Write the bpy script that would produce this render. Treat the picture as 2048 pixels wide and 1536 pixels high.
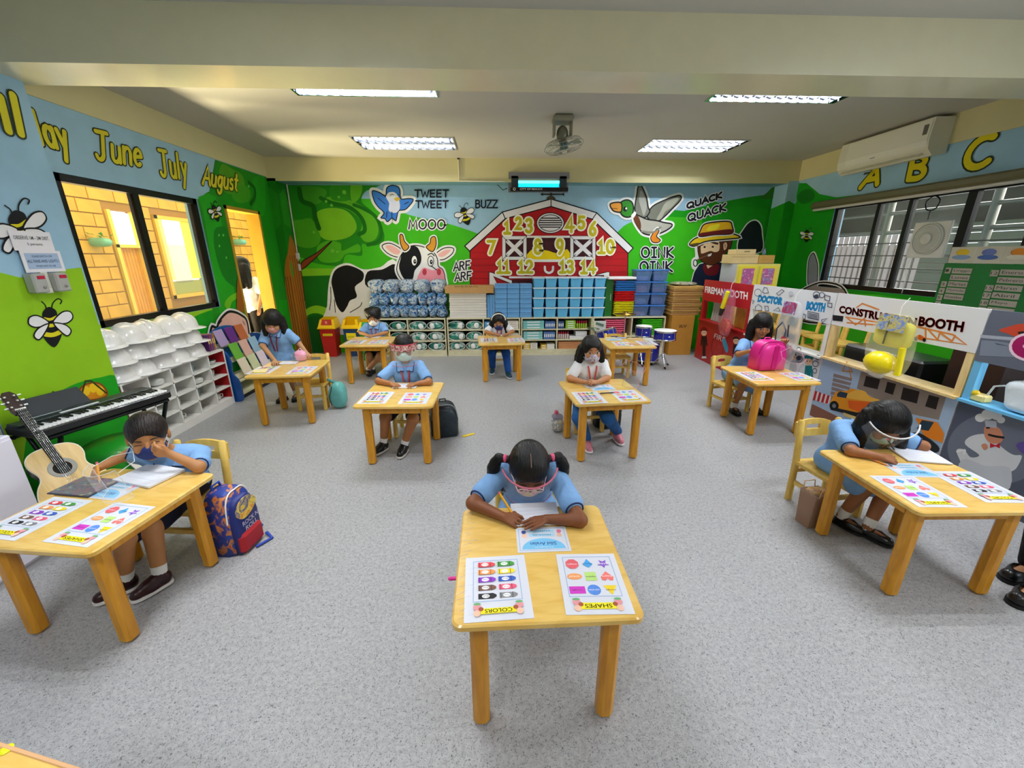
import bpy, math, random
import numpy as np
from mathutils import Vector, Matrix
random.seed(7)
scn = bpy.context.scene
for _o in list(bpy.data.objects):
    bpy.data.objects.remove(_o)
COL = scn.collection
PI = math.pi

# ------------------------------------------------------------------ camera
F, CH = 806.8, 1.55
_p, _yaw, _roll = math.radians(17.651), math.radians(-2.3525), math.radians(-0.11)
_f = Vector((-math.sin(_yaw) * math.cos(_p), math.cos(_yaw) * math.cos(_p), -math.sin(_p)))
_r0 = Vector((math.cos(_yaw), math.sin(_yaw), 0)); _u0 = _r0.cross(_f)
_r = _r0 * math.cos(_roll) + _u0 * math.sin(_roll); _u = _u0 * math.cos(_roll) - _r0 * math.sin(_roll)
cam = bpy.data.cameras.new('camera'); cam.sensor_width = 36; cam.lens = F / 2048 * 36; cam.clip_start = .02
camo = bpy.data.objects.new('camera', cam); COL.objects.link(camo)
camo.matrix_world = Matrix(((_r.x, _u.x, -_f.x, 0), (_r.y, _u.y, -_f.y, 0), (_r.z, _u.z, -_f.z, CH), (0, 0, 0, 1)))
scn.camera = camo

# ------------------------------------------------------------------ world and light
w = bpy.data.worlds.new('world'); scn.world = w; w.use_nodes = True
w.node_tree.nodes['Background'].inputs[0].default_value = (.80, .90, 1, 1)
w.node_tree.nodes['Background'].inputs[1].default_value = 2.2
vs = scn.view_settings
vs.view_transform = 'Standard'; vs.look = 'None'; vs.gamma = 1; vs.use_curve_mapping = False
vs.exposure = 0.08
scn.render.film_transparent = False

def area(name, loc, rot, sx, sy, power, color=(1, 1, 1), spread=PI):
    l = bpy.data.lights.new(name, 'AREA'); l.shape = 'RECTANGLE'; l.size = sx; l.size_y = sy
    l.energy = power; l.color = color; l.spread = spread
    o = bpy.data.objects.new(name, l); COL.objects.link(o); o.location = loc; o.rotation_euler = rot
    return o

# ------------------------------------------------------------------ picking helpers: a photo point on a known plane
def _ray(x, y): return _f + _r * ((x - 1024) / F) + _u * ((768 - y) / F)
def at(x, y, ax, val):
    d = _ray(x, y); o = Vector((0, 0, CH)); return o + d * ((val - o[ax]) / d[ax])
def pz(x, y, z=0.): return at(x, y, 2, z)

# ------------------------------------------------------------------ materials
def lin(hx):
    hx = hx.lstrip('#'); c = [int(hx[i:i + 2], 16) / 255 for i in (0, 2, 4)]
    return tuple(((v + .055) / 1.055) ** 2.4 if v > .04045 else v / 12.92 for v in c) + (1,)
MATS = {}
def mat(hx, rough=.5, metal=0., spec=.4, coat=0., emit=0., alpha=1., var=0., vscale=8., bump=0., bscale=60., trans=0.):
    key = (hx, rough, metal, spec, coat, emit, alpha, var, vscale, bump, bscale, trans)
    if key in MATS: return MATS[key]
    m = bpy.data.materials.new('paint_' + hx.lstrip('#')); m.use_nodes = True
    nt = m.node_tree; b = nt.nodes['Principled BSDF']; I = b.inputs
    c = lin(hx); I['Base Color'].default_value = c; I['Roughness'].default_value = rough
    I['Metallic'].default_value = metal; I['Specular IOR Level'].default_value = spec
    if coat: I['Coat Weight'].default_value = coat; I['Coat Roughness'].default_value = .08
    if emit: I['Emission Color'].default_value = c; I['Emission Strength'].default_value = emit
    if trans: I['Transmission Weight'].default_value = trans
    if alpha < 1: I['Alpha'].default_value = alpha
    if var or bump:
        tc = nt.nodes.new('ShaderNodeTexCoord')
        if var:
            n = nt.nodes.new('ShaderNodeTexNoise'); n.inputs['Scale'].default_value = vscale; n.inputs['Detail'].default_value = 4
            nt.links.new(tc.outputs['Object'], n.inputs['Vector'])
            r = nt.nodes.new('ShaderNodeValToRGB')
            r.color_ramp.elements[0].color = tuple(v * (1 - var) for v in c[:3]) + (1,)
            r.color_ramp.elements[1].color = tuple(min(1, v * (1 + var)) for v in c[:3]) + (1,)
            r.color_ramp.elements[0].position = .3; r.color_ramp.elements[1].position = .7
            nt.links.new(n.outputs[0], r.inputs[0]); nt.links.new(r.outputs[0], I['Base Color'])
        if bump:
            n = nt.nodes.new('ShaderNodeTexNoise'); n.inputs['Scale'].default_value = bscale; n.inputs['Detail'].default_value = 3
            nt.links.new(tc.outputs['Object'], n.inputs['Vector'])
            bp = nt.nodes.new('ShaderNodeBump'); bp.inputs['Strength'].default_value = bump; bp.inputs['Distance'].default_value = .01
            nt.links.new(n.outputs[0], bp.inputs['Height']); nt.links.new(bp.outputs[0], I['Normal'])
    MATS[key] = m
    return m
def paint(hx): return mat(hx, .55, spec=.25, var=.05, vscale=5)
def wood(hx, hx2, scale=(3, 30, 3), rough=.35, coat=.3):
    key = ('wood', hx, hx2, scale, rough, coat)
    if key in MATS: return MATS[key]
    m = bpy.data.materials.new('wood_' + hx.lstrip('#')); m.use_nodes = True; nt = m.node_tree; b = nt.nodes['Principled BSDF']
    tc = nt.nodes.new('ShaderNodeTexCoord'); mp = nt.nodes.new('ShaderNodeMapping'); mp.inputs['Scale'].default_value = scale
    n = nt.nodes.new('ShaderNodeTexNoise'); n.inputs['Scale'].default_value = 2.2; n.inputs['Detail'].default_value = 6; n.inputs['Distortion'].default_value = .8
    r = nt.nodes.new('ShaderNodeValToRGB'); r.color_ramp.elements[0].color = lin(hx2); r.color_ramp.elements[1].color = lin(hx)
    r.color_ramp.elements[0].position = .32; r.color_ramp.elements[1].position = .6
    nt.links.new(tc.outputs['Object'], mp.inputs[0]); nt.links.new(mp.outputs[0], n.inputs['Vector'])
    nt.links.new(n.outputs[0], r.inputs[0]); nt.links.new(r.outputs[0], b.inputs['Base Color'])
    b.inputs['Roughness'].default_value = rough; b.inputs['Specular IOR Level'].default_value = .35
    b.inputs['Coat Weight'].default_value = coat; b.inputs['Coat Roughness'].default_value = .1
    MATS[key] = m
    return m
def film(hx='#ffffff', tint=.12, rough=.08):
    """thin clear plastic: mostly see-through with a glossy skin"""
    key = ('film', hx, tint, rough)
    if key in MATS: return MATS[key]
    m = bpy.data.materials.new('clear_plastic_' + hx.lstrip('#')); m.use_nodes = True; nt = m.node_tree
    b = nt.nodes['Principled BSDF']; b.inputs['Base Color'].default_value = lin(hx); b.inputs['Roughness'].default_value = rough
    b.inputs['Alpha'].default_value = tint; b.inputs['Specular IOR Level'].default_value = .6
    MATS[key] = m
    return m
def strand_mat(hx):
    key = ('strand', hx)
    if key in MATS: return MATS[key]
    m = bpy.data.materials.new('hair_' + hx.lstrip('#')); m.use_nodes = True; nt = m.node_tree; b = nt.nodes['Principled BSDF']
    b.inputs['Base Color'].default_value = lin(hx); b.inputs['Roughness'].default_value = .38; b.inputs['Specular IOR Level'].default_value = .3
    tc = nt.nodes.new('ShaderNodeTexCoord'); mp = nt.nodes.new('ShaderNodeMapping'); mp.inputs['Scale'].default_value = (150, 40, 14)
    n = nt.nodes.new('ShaderNodeTexNoise'); n.inputs['Scale'].default_value = 1.; n.inputs['Detail'].default_value = 4
    bp = nt.nodes.new('ShaderNodeBump'); bp.inputs['Strength'].default_value = 1.; bp.inputs['Distance'].default_value = .006
    nt.links.new(tc.outputs['Object'], mp.inputs[0]); nt.links.new(mp.outputs[0], n.inputs['Vector']); nt.links.new(n.outputs[0], bp.inputs['Height']); nt.links.new(bp.outputs[0], b.inputs['Normal'])
    MATS[key] = m
    return m
def cloth(hx, var=.05):
    key = ('cloth', hx, var)
    if key in MATS: return MATS[key]
    m = mat(hx, .78, spec=.2, var=var, vscale=11.37, bump=.9, bscale=17.3); n = [q for q in m.node_tree.nodes if q.type == 'BUMP'][0]; n.inputs['Distance'].default_value = .012
    MATS[key] = m
    return m
def floor_mat():
    m = bpy.data.materials.new('speckled_vinyl'); m.use_nodes = True; nt = m.node_tree; b = nt.nodes['Principled BSDF']
    tc = nt.nodes.new('ShaderNodeTexCoord')
    def noise(sc, det=2, dist=0):
        n = nt.nodes.new('ShaderNodeTexNoise'); n.inputs['Scale'].default_value = sc; n.inputs['Detail'].default_value = det; n.inputs['Distortion'].default_value = dist
        nt.links.new(tc.outputs['Object'], n.inputs['Vector']); return n
    def ramp(src, a, ca, b_, cb):
        r = nt.nodes.new('ShaderNodeValToRGB'); r.color_ramp.elements[0].position = a; r.color_ramp.elements[0].color = ca
        r.color_ramp.elements[1].position = b_; r.color_ramp.elements[1].color = cb; nt.links.new(src.outputs[0], r.inputs[0]); return r
    base = ramp(noise(60, 3), .35, lin('#9c9c9d'), .65, lin('#adadae'))
    fine = ramp(noise(190, 2, .6), .57, (1, 1, 1, 1), .66, (.3, .31, .33, 1))
    vor = noise(120, 1, 1.5)
    dots = ramp(vor, .63, (1, 1, 1, 1), .68, (.2, .2, .22, 1))
    m1 = nt.nodes.new('ShaderNodeMixRGB'); m1.blend_type = 'MULTIPLY'; m1.inputs[0].default_value = .6
    nt.links.new(base.outputs[0], m1.inputs[1]); nt.links.new(fine.outputs[0], m1.inputs[2])
    m2 = nt.nodes.new('ShaderNodeMixRGB'); m2.blend_type = 'MULTIPLY'; m2.inputs[0].default_value = .75
    nt.links.new(m1.outputs[0], m2.inputs[1]); nt.links.new(dots.outputs[0], m2.inputs[2])
    nt.links.new(m2.outputs[0], b.inputs['Base Color']); b.inputs['Roughness'].default_value = .42; b.inputs['Specular IOR Level'].default_value = .35
    return m

# ------------------------------------------------------------------ mesh building
def rotm(rx=0, ry=0, rz=0):
    return (Matrix.Rotation(rz, 3, 'Z') @ Matrix.Rotation(ry, 3, 'Y') @ Matrix.Rotation(rx, 3, 'X'))
class MB:
    def __init__(s): s.v = []; s.f = []; s.m = []; s.sm = []; s.X = None
    def add(s, vs, fs, mi=0, smooth=False):
        o = len(s.v)
        if s.X is not None: vs = [tuple(s.X @ Vector(p)) for p in vs]
        s.v += [tuple(p) for p in vs]
        for f in fs: s.f.append([i + o for i in f]); s.m.append(mi); s.sm.append(smooth)
        return s
    def box(s, c, d, mi=0, R=None, bev=0.):
        x, y, z = d[0] / 2, d[1] / 2, d[2] / 2
        if bev <= 0:
            vs = [Vector((i, j, k)) for i in (-x, x) for j in (-y, y) for k in (-z, z)]
            fs = [(0, 1, 3, 2), (4, 6, 7, 5), (0, 4, 5, 1), (2, 3, 7, 6), (0, 2, 6, 4), (1, 5, 7, 3)]
        else:
            b = min(bev, x * .95, y * .95, z * .95); vs = []; idx = {}
            for i in (-1, 1):
                for j in (-1, 1):
                    for k in (-1, 1):
                        for a in range(3):
                            q = [i * (x - b), j * (y - b), k * (z - b)]; q[a] += (i, j, k)[a] * b
                            idx[i, j, k, a] = len(vs); vs.append(Vector(q))
            fs = []
            for a in range(3):
                b1, b2 = [(1, 2), (2, 0), (0, 1)][a]
                for sg in (-1, 1):
                    ring = []
                    for (p, q) in ((-1, -1), (1, -1), (1, 1), (-1, 1)):
                        t = [0, 0, 0]; t[a] = sg; t[b1] = p; t[b2] = q; ring.append(idx[t[0], t[1], t[2], a])
                    fs.append(ring if sg > 0 else ring[::-1])
            for a in range(3):
                b1, b2 = [(1, 2), (2, 0), (0, 1)][a]
                for p in (-1, 1):
                    for q in (-1, 1):
                        t0 = [0, 0, 0]; t1 = [0, 0, 0]; t0[a] = -1; t1[a] = 1
                        for t in (t0, t1): t[b1] = p; t[b2] = q
                        ring = [idx[(*t0, b1)], idx[(*t1, b1)], idx[(*t1, b2)], idx[(*t0, b2)]]
                        fs.append(ring if p * q < 0 else ring[::-1])
            for i in (-1, 1):
                for j in (-1, 1):
                    for k in (-1, 1):
                        t = [idx[i, j, k, a] for a in range(3)]; fs.append(t if i * j * k > 0 else t[::-1])
        c = Vector(c)
        if R is not None: vs = [R @ p for p in vs]
        return s.add([p + c for p in vs], fs, mi)
    def span(s, lo, hi, mi=0, bev=0.):
        return s.box([(a + b) / 2 for a, b in zip(lo, hi)], [abs(b - a) for a, b in zip(lo, hi)], mi, None, bev)
    def tube(s, pts, rad, n=8, mi=0, cap=True, smooth=True, flat=1.):
        pts = [Vector(p) for p in pts]
        if not isinstance(rad, (list, tuple)): rad = [rad] * len(pts)
        vs = []; fs = []; ref = None
        for i, p in enumerate(pts):
            t = (pts[min(i + 1, len(pts) - 1)] - pts[max(i - 1, 0)]).normalized()
            if ref is None: ref = Vector((0, 0, 1)) if abs(t.z) < .9 else Vector((1, 0, 0))
            a = (ref - t * ref.dot(t)).normalized(); b = t.cross(a); ref = a
            for k in range(n):
                an = 2 * PI * k / n; vs.append(p + a * (math.cos(an) * rad[i] * flat) + b * (math.sin(an) * rad[i]))
        for i in range(len(pts) - 1):
            for k in range(n):
                fs.append((i * n + k, i * n + (k + 1) % n, (i + 1) * n + (k + 1) % n, (i + 1) * n + k))
        s.add(vs, fs, mi, smooth)
        if cap: s.add(vs[:n], [list(range(n))[::-1]], mi); s.add(vs[-n:], [list(range(n))], mi)
        return s
    def lathe(s, prof, n=20, c=(0, 0, 0), R=None, mi=0, smooth=True, arc=None, sx=1., sy=1.):
        vs = []; fs = []; c = Vector(c); m = len(prof); a0, a1 = arc or (0, 2 * PI); full = arc is None; cnt = n if full else n + 1
        for k in range(cnt):
            an = a0 + (a1 - a0) * k / n
            for (r, z) in prof:
                p = Vector((r * math.cos(an) * sx, r * math.sin(an) * sy, z)); vs.append((R @ p if R is not None else p) + c)
        for k in range(n):
            k2 = (k + 1) % cnt
            for i in range(m - 1): fs.append((k * m + i, k2 * m + i, k2 * m + i + 1, k * m + i + 1))
        return s.add(vs, fs, mi, smooth)
    def prism(s, poly, z0, z1, M=None, mi=0, side_smooth=False):
        n = len(poly); A = sum(poly[i][0] * poly[(i + 1) % n][1] - poly[(i + 1) % n][0] * poly[i][1] for i in range(n))
        if A < 0: poly = poly[::-1]
        vs = [Vector((x, y, z0)) for x, y in poly] + [Vector((x, y, z1)) for x, y in poly]
        if M is not None: vs = [M @ p for p in vs]
        s.add(vs, [list(range(n))[::-1], list(range(n, 2 * n))], mi)
        s.add(vs, [(i, (i + 1) % n, n + (i + 1) % n, n + i) for i in range(n)], mi, side_smooth)
        return s
    def sphere(s, c, r, mi=0, n=14, m=8, R=None):
        if not isinstance(r, (list, tuple)): r = (r, r, r)
        vs = []; fs = []; c = Vector(c)
        for j in range(m + 1):
            t = PI * j / m
            for k in range(n):
                a = 2 * PI * k / n; p = Vector((r[0] * math.sin(t) * math.cos(a), r[1] * math.sin(t) * math.sin(a), r[2] * math.cos(t)))
                vs.append((R @ p if R is not None else p) + c)
        for j in range(m):
            for k in range(n): fs.append((j * n + k, (j + 1) * n + k, (j + 1) * n + (k + 1) % n, j * n + (k + 1) % n))
        return s.add(vs, fs, mi, True)
    def mesh(s, name, mats):
        me = bpy.data.meshes.new(name); me.from_pydata(s.v, [], s.f)
        for m in (mats if isinstance(mats, (list, tuple)) else [mats]): me.materials.append(m)
        me.polygons.foreach_set('material_index', s.m); me.polygons.foreach_set('use_smooth', s.sm); me.update()
        return me
    def build(s, name, mats, parent=None, loc=(0, 0, 0), rot=(0, 0, 0)):
        return obj(name, s.mesh(name, mats), parent, loc, rot)
def obj(name, me, parent=None, loc=(0, 0, 0), rot=(0, 0, 0)):
    o = bpy.data.objects.new(name, me); COL.objects.link(o); o.location = loc; o.rotation_euler = rot
    if parent is not None: o.parent = parent
    return o
def tag(o, label, cat, group=None, kind=None):
    o['label'] = label; o['category'] = cat
    if group: o['group'] = group
    if kind: o['kind'] = kind
    return o
def thing(name, label, cat, loc=(0, 0, 0), rz=0., group=None):
    o = bpy.data.objects.new(name, None); COL.objects.link(o); o.location = loc; o.rotation_euler = (0, 0, rz); o.empty_display_size = .05
    return tag(o, label, cat, group)
def struct(o, label=None, cat=None):
    o['kind'] = 'structure'
    if label: o['label'] = label
    if cat: o['category'] = cat
    return o
def dup(o, loc, rz=0., label=None, group=None, name=None):
    c = o.copy(); COL.objects.link(c); c.location = loc; c.rotation_euler = (0, 0, rz)
    if label: c['label'] = label
    if group: c['group'] = group
    def kids(a, b):
        for ch in list(a.children):
            d = ch.copy(); COL.objects.link(d); d.parent = b; kids(ch, d)
    kids(o, c)
    return c
_TX = {}
def text_geo(t, bold=0., shear=0.):
    """outline text of cap height about .7, returned as (verts, faces, width)"""
    key = (t, bold, shear)
    if key not in _TX:
        cu = bpy.data.curves.new('t', 'FONT'); cu.body = t; cu.size = 1; cu.offset = bold; cu.shear = shear; cu.resolution_u = 3
        o = bpy.data.objects.new('t', cu); COL.objects.link(o)
        dg = bpy.context.evaluated_depsgraph_get(); me = o.evaluated_get(dg).to_mesh()
        vs = [tuple(v.co) for v in me.vertices]; fs = [tuple(p.vertices) for p in me.polygons]
        o.evaluated_get(dg).to_mesh_clear(); bpy.data.objects.remove(o)
        xs = [v[0] for v in vs] or [0]; ys = [v[1] for v in vs] or [0]
        x0, x1, y0, y1 = min(xs), max(xs), min(ys), max(ys)
        _TX[key] = ([((v[0] - x0) / (x1 - x0), (v[1] - y0) / (y1 - y0)) for v in vs], fs)
    return _TX[key]

# ------------------------------------------------------------------ flat painted shapes on a plane
def arc(cx, cy, rx, ry, a0, a1, n=10):
    return [(cx + rx * math.cos(math.radians(a0 + (a1 - a0) * i / n)), cy + ry * math.sin(math.radians(a0 + (a1 - a0) * i / n))) for i in range(n + 1)]
def smooth(pts, closed=True, k=4):
    out = []; n = len(pts)
    for i in range(n if closed else n - 1):
        p0, p1, p2, p3 = [pts[j % n] if closed else pts[max(0, min(n - 1, j))] for j in (i - 1, i, i + 1, i + 2)]
        for q in range(k):
            t = q / k; a = []
            for d in (0, 1):
                a.append(.5 * (2 * p1[d] + (p2[d] - p0[d]) * t + (2 * p0[d] - 5 * p1[d] + 4 * p2[d] - p3[d]) * t * t + (3 * p1[d] - p0[d] - 3 * p2[d] + p3[d]) * t ** 3))
            out.append(tuple(a))
    if not closed: out.append(pts[-1])
    return out
class Crop:
    """a photo window: points are written in the window's own units"""
    def __init__(s, ox, oy, sc): s.o = (ox, oy); s.s = sc
    def __call__(s, pts): return [(s.o[0] + s.s * x, s.o[1] + s.s * y) for x, y in pts]
_A = arc
GLY = {  # stroke letters in a unit box
 'T': [[(0, 1), (.7, 1)], [(.35, 1), (.35, 0)]], 'W': [[(0, 1), (.22, 0), (.48, .75), (.74, 0), (.98, 1)]],
 'E': [[(.6, 1), (.05, 1), (.05, 0), (.6, 0)], [(.05, .52), (.52, .52)]], 'Z': [[(0, 1), (.62, 1), (0, 0), (.66, 0)]],
 'B': [[(.05, 0), (.05, 1)], [(.05, 1)] + _A(.3, .77, .27, .23, 90, -90) + [(.05, .53)], [(.05, .53)] + _A(.32, .27, .3, .27, 90, -90) + [(.05, 0)]],
 'U': [[(.03, 1), (.03, .35)] + _A(.33, .33, .3, .33, 180, 360) + [(.63, .35), (.63, 1)]], 'M': [[(0, 0), (.12, 1), (.42, .25), (.74, 1), (.86, 0)]],
 'O': [_A(.4, .5, .38, .5, 0, 360, 18)], 'A': [[(0, 0), (.36, 1), (.72, 0)], [(.14, .36), (.58, .36)]],
 'R': [[(.05, 0), (.05, 1)], [(.05, 1)] + _A(.3, .76, .28, .24, 90, -90) + [(.05, .5)], [(.28, .52), (.62, 0)]],
 'F': [[(.05, 0), (.05, 1), (.58, 1)], [(.05, .52), (.5, .52)]], 'Q': [_A(.4, .52, .38, .48, 0, 360, 18), [(.45, .25), (.85, -.1)]],
 'C': [_A(.42, .5, .4, .5, 55, 305, 14)], 'K': [[(.05, 0), (.05, 1)], [(.62, 1), (.05, .45), (.66, 0)]],
 'I': [[(.08, 1), (.5, 1)], [(.29, 1), (.29, 0)], [(.08, 0), (.5, 0)]], 'N': [[(.03, 0), (.03, 1), (.62, 0), (.62, 1)]],
 'J': [[(.0, 1), (.6, 1)], [(.36, 1), (.36, .25)] + _A(.18, .22, .19, .22, 0, -160)],
 'u': [[(.03, .62), (.03, .25)] + _A(.23, .22, .2, .22, 180, 350) + [(.43, .62), (.45, 0)]], 'n': [[(.03, .62), (.03, 0)], [(.03, .35)] + _A(.23, .38, .2, .24, 170, 0) + [(.43, 0)]],
 'e': [[(.05, .33), (.46, .36)] + _A(.26, .32, .22, .31, 10, 310, 12)], 'l': [[(.08, 1), (.08, 0)]], 'i': [[(.08, .62), (.08, 0)]],
 'y': [[(.03, .62), (.24, .08)], [(.46, .62), (.1, -.38)]], 'a': [_A(.24, .31, .22, .31, 40, 360, 12), [(.46, .62), (.47, 0)]],
 'g': [_A(.23, .33, .2, .28, 20, 360, 12), [(.44, .62), (.44, -.1)] + _A(.24, -.12, .2, .24, 0, -160)],
 's': [_A(.2, .47, .16, .15, 50, 270, 8) + _A(.2, .16, .17, .16, 90, -140, 8)], 't': [[(.16, .95), (.16, .1), (.3, 0)], [(0, .64), (.34, .64)]],
 '1': [[(.08, .78), (.28, 1), (.28, 0)], [(.02, 0), (.54, 0)]], '2': [_A(.3, .7, .26, .3, 160, -30, 10) + [(.04, 0), (.6, 0)]],
 '3': [_A(.27, .76, .24, .24, 150, -90, 10), _A(.27, .27, .28, .27, 90, -150, 10)], '4': [[(.46, 0), (.46, 1), (.02, .3), (.66, .3)]],
 '5': [[(.56, 1), (.12, 1), (.08, .55)] + _A(.28, .32, .28, .32, 120, -140, 10)], '6': [[(.5, 1), (.2, .7), (.06, .4)] + _A(.31, .28, .26, .28, 160, 520, 14)],
 '7': [[(.02, 1), (.58, 1), (.2, 0)]], '8': [_A(.3, .75, .22, .24, 0, 360, 14), _A(.3, .27, .28, .27, 0, 360, 14)],
 '9': [_A(.3, .7, .26, .29, 0, 360, 14), [(.56, .66), (.5, .3), (.26, 0)]], '0': [_A(.32, .5, .28, .5, 0, 360, 16)], ' ': []}
GW = {'I': .58, 'l': .2, 'i': .2, 'W': 1., 'M': .88, 'O': .82, 'Q': .86, 't': .36, 's': .4, '1': .58, ' ': .5, 'e': .5, 'n': .48, 'u': .5, 'a': .54, 'y': .5, 'g': .5}
def _half(P, k, v, keep_low):
    out = []; n = len(P)
    for i in range(n):
        p, q = P[i], P[(i + 1) % n]; a, b = (v - p[k], v - q[k]) if keep_low else (p[k] - v, q[k] - v)
        if a >= 0: out.append(p)
        if (a > 0 > b) or (a < 0 < b): t = a / (a - b); out.append((p[0] + (q[0] - p[0]) * t, p[1] + (q[1] - p[1]) * t))
    return out
class Mural:
    """stack of flat shapes lying on a wall plane; ax/val give the plane, out is the side facing the room"""
    def __init__(s, ax, val, out, base=0, bounds=None, holes=()):
        s.ax, s.val, s.out = ax, val, out; s.mb = MB(); s.cols = []; s.L = 0; s._l = 0; s.depth = .0004 + base * .00012; s.bounds = bounds; s.holes = holes
    def ab(s, x, y):
        p = at(x, y, s.ax, s.val)
        return (p.y, p.z) if s.ax == 0 else ((p.x, p.z) if s.ax == 1 else (p.x, p.y))
    def to3(s, a, b):
        d = s.val + s.out * s.depth
        return (d, a, b) if s.ax == 0 else ((a, d, b) if s.ax == 1 else (a, b, d))
    def mi(s, c):
        if c not in s.cols: s.cols.append(c)
        return s.cols.index(c)
    def bump(s):
        s.depth += .00002 + .0001 * (s.L - s._l); s._l = s.L
    def emit(s, pts, c):
        n = len(pts)
        if n < 3: return
        A = sum(pts[i][0] * pts[(i + 1) % n][1] - pts[(i + 1) % n][0] * pts[i][1] for i in range(n))
        if abs(A) < 1e-8: return
        want = {0: s.out, 1: -s.out, 2: s.out}[s.ax]
        if A * want < 0: pts = pts[::-1]
        s.mb.add([s.to3(*p) for p in pts], [list(range(n))], s.mi(c))
    def poly(s, pts, c, clip=True):
        s.bump()
        if clip and s.bounds:
            a0, a1, b0, b1 = s.bounds
            for k, v, lo in ((0, a0, False), (0, a1, True), (1, b0, False), (1, b1, True)): pts = _half(pts, k, v, lo)
        parts = [pts]
        for (a0, a1, b0, b1) in (s.holes if clip else ()):
            nw = []
            for p in parts:
                if not p: continue
                if max(q[0] for q in p) <= a0 or min(q[0] for q in p) >= a1 or max(q[1] for q in p) <= b0 or min(q[1] for q in p) >= b1: nw.append(p); continue
                nw += [_half(p, 0, a0, True), _half(p, 0, a1, False)]
                m = _half(_half(p, 0, a0, False), 0, a1, True)
                nw += [_half(m, 1, b0, True), _half(m, 1, b1, False)]
            parts = nw
        for p in parts: s.emit(p, c)
    def ribbon(s, P, wd, c, closed=False):
        h = wd / 2; Q = [P[0]]
        for p in P[1:]:
            if math.dist(p, Q[-1]) > 1e-6: Q.append(p)
        if closed and math.dist(Q[0], Q[-1]) < 1e-6: Q.pop()
        P = Q; n = len(P)
        if n < 2: return
        s.bump(); L = []; R = []
        for i in range(n):
            d = []
            for a, b in ((i - 1, i), (i, i + 1)):
                if not closed and (a < 0 or b >= n): continue
                p, q = P[a % n], P[b % n]; l = math.dist(p, q); d.append(((q[0] - p[0]) / l, (q[1] - p[1]) / l))
            if len(d) == 1: d = d * 2
            mx, my = -(d[0][1] + d[1][1]), d[0][0] + d[1][0]; l = math.hypot(mx, my)
            if l < .25: mx, my, k = -d[1][1], d[1][0], 1.
            else: mx /= l; my /= l; k = min(1.8, 1 / max(.3, -d[1][1] * mx + d[1][0] * my))
            L.append((P[i][0] + mx * h * k, P[i][1] + my * h * k)); R.append((P[i][0] - mx * h * k, P[i][1] - my * h * k))
        for i in range(n if closed else n - 1):
            j = (i + 1) % n; q = [L[i], R[i], R[j], L[j]]
            if s.bounds and not (s.bounds[0] <= min(p[0] for p in q) and max(p[0] for p in q) <= s.bounds[1]): continue
            s.depth += .000012; s.emit(q, c)
        if not closed:
            for e, o in ((0, 1), (n - 1, n - 2)):
                an = math.atan2(P[e][1] - P[o][1], P[e][0] - P[o][0])
                s.emit([(P[e][0] + h * math.cos(an + k * PI / 6), P[e][1] + h * math.sin(an + k * PI / 6)) for k in range(-3, 4)], c)
    def fill(s, pts, c, sm=True, edge=None, ew=.012, halo=None, hw=.05):
        if sm: pts = smooth(pts)
        P = [s.ab(*p) for p in pts]
        if halo: s.ribbon(P, hw, halo, True); s.L += 1
        s.poly(P, c); s.L += 1
        if edge: s.ribbon(P, ew, edge, True); s.L += 1
        return s
    def line(s, pts, wd, c, sm=True, closed=False):
        if sm and len(pts) > 2: pts = smooth(pts, closed)
        s.ribbon([s.ab(*p) for p in pts], wd, c, closed); s.L += 1
        return s
    def letters(s, t, p0, p1, pt, layers, jit=0.):
        """p0,p1: baseline ends, pt: top of the first capital (photo points); layers: (width, colour) from the lowest up"""
        a0, a1, at_ = s.ab(*p0), s.ab(*p1), s.ab(*pt); W = 0; xs = []
        for ch in t: xs.append(W); W += GW.get(ch, .68) + .16
        W -= .16; ex = ((a1[0] - a0[0]) / W, (a1[1] - a0[1]) / W); ey = (at_[0] - a0[0], at_[1] - a0[1])
        for wd, c in layers:
            for ch, x0 in zip(t, xs):
                for st in GLY[ch]:
                    s.ribbon([(a0[0] + ex[0] * (x0 + x) + ey[0] * y, a0[1] + ex[1] * (x0 + x) + ey[1] * y) for x, y in st], wd, c)
            s.L += 1
        return s
    def type(s, t, p0, p1, pt, c, bold=0.):
        a0, a1, at_ = s.ab(*p0), s.ab(*p1), s.ab(*pt); vs, fs = text_geo(t, bold)
        v3 = [s.to3(a0[0] + (a1[0] - a0[0]) * x + (at_[0] - a0[0]) * y, a0[1] + (a1[1] - a0[1]) * x + (at_[1] - a0[1]) * y) for x, y in vs]
        s.mb.add(v3, fs, s.mi(c)); s.L += 1
        return s
    def build(s, name, parent=None):
        return s.mb.build(name, [paint(c) for c in s.cols], parent)
# ------------------------------------------------------------------ room shell
XL, XR, YB, YF, ZC, WT = -3.2, 4.55, 6.75, -2.6, 2.87, .15
CREAM, SKY, TEAL = '#d9d2a6', '#9cc4dc', '#6f9da6'
cream = mat('#d4cc9c', .6, spec=.2, var=.03, vscale=2); skyp = paint(SKY)
fl = MB().span((XL - .15, YF - .15, -.1), (XR + .15, YB + .15, 0)).build('floor', floor_mat())
struct(fl, 'grey speckled vinyl floor of the classroom', 'floor')

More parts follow.
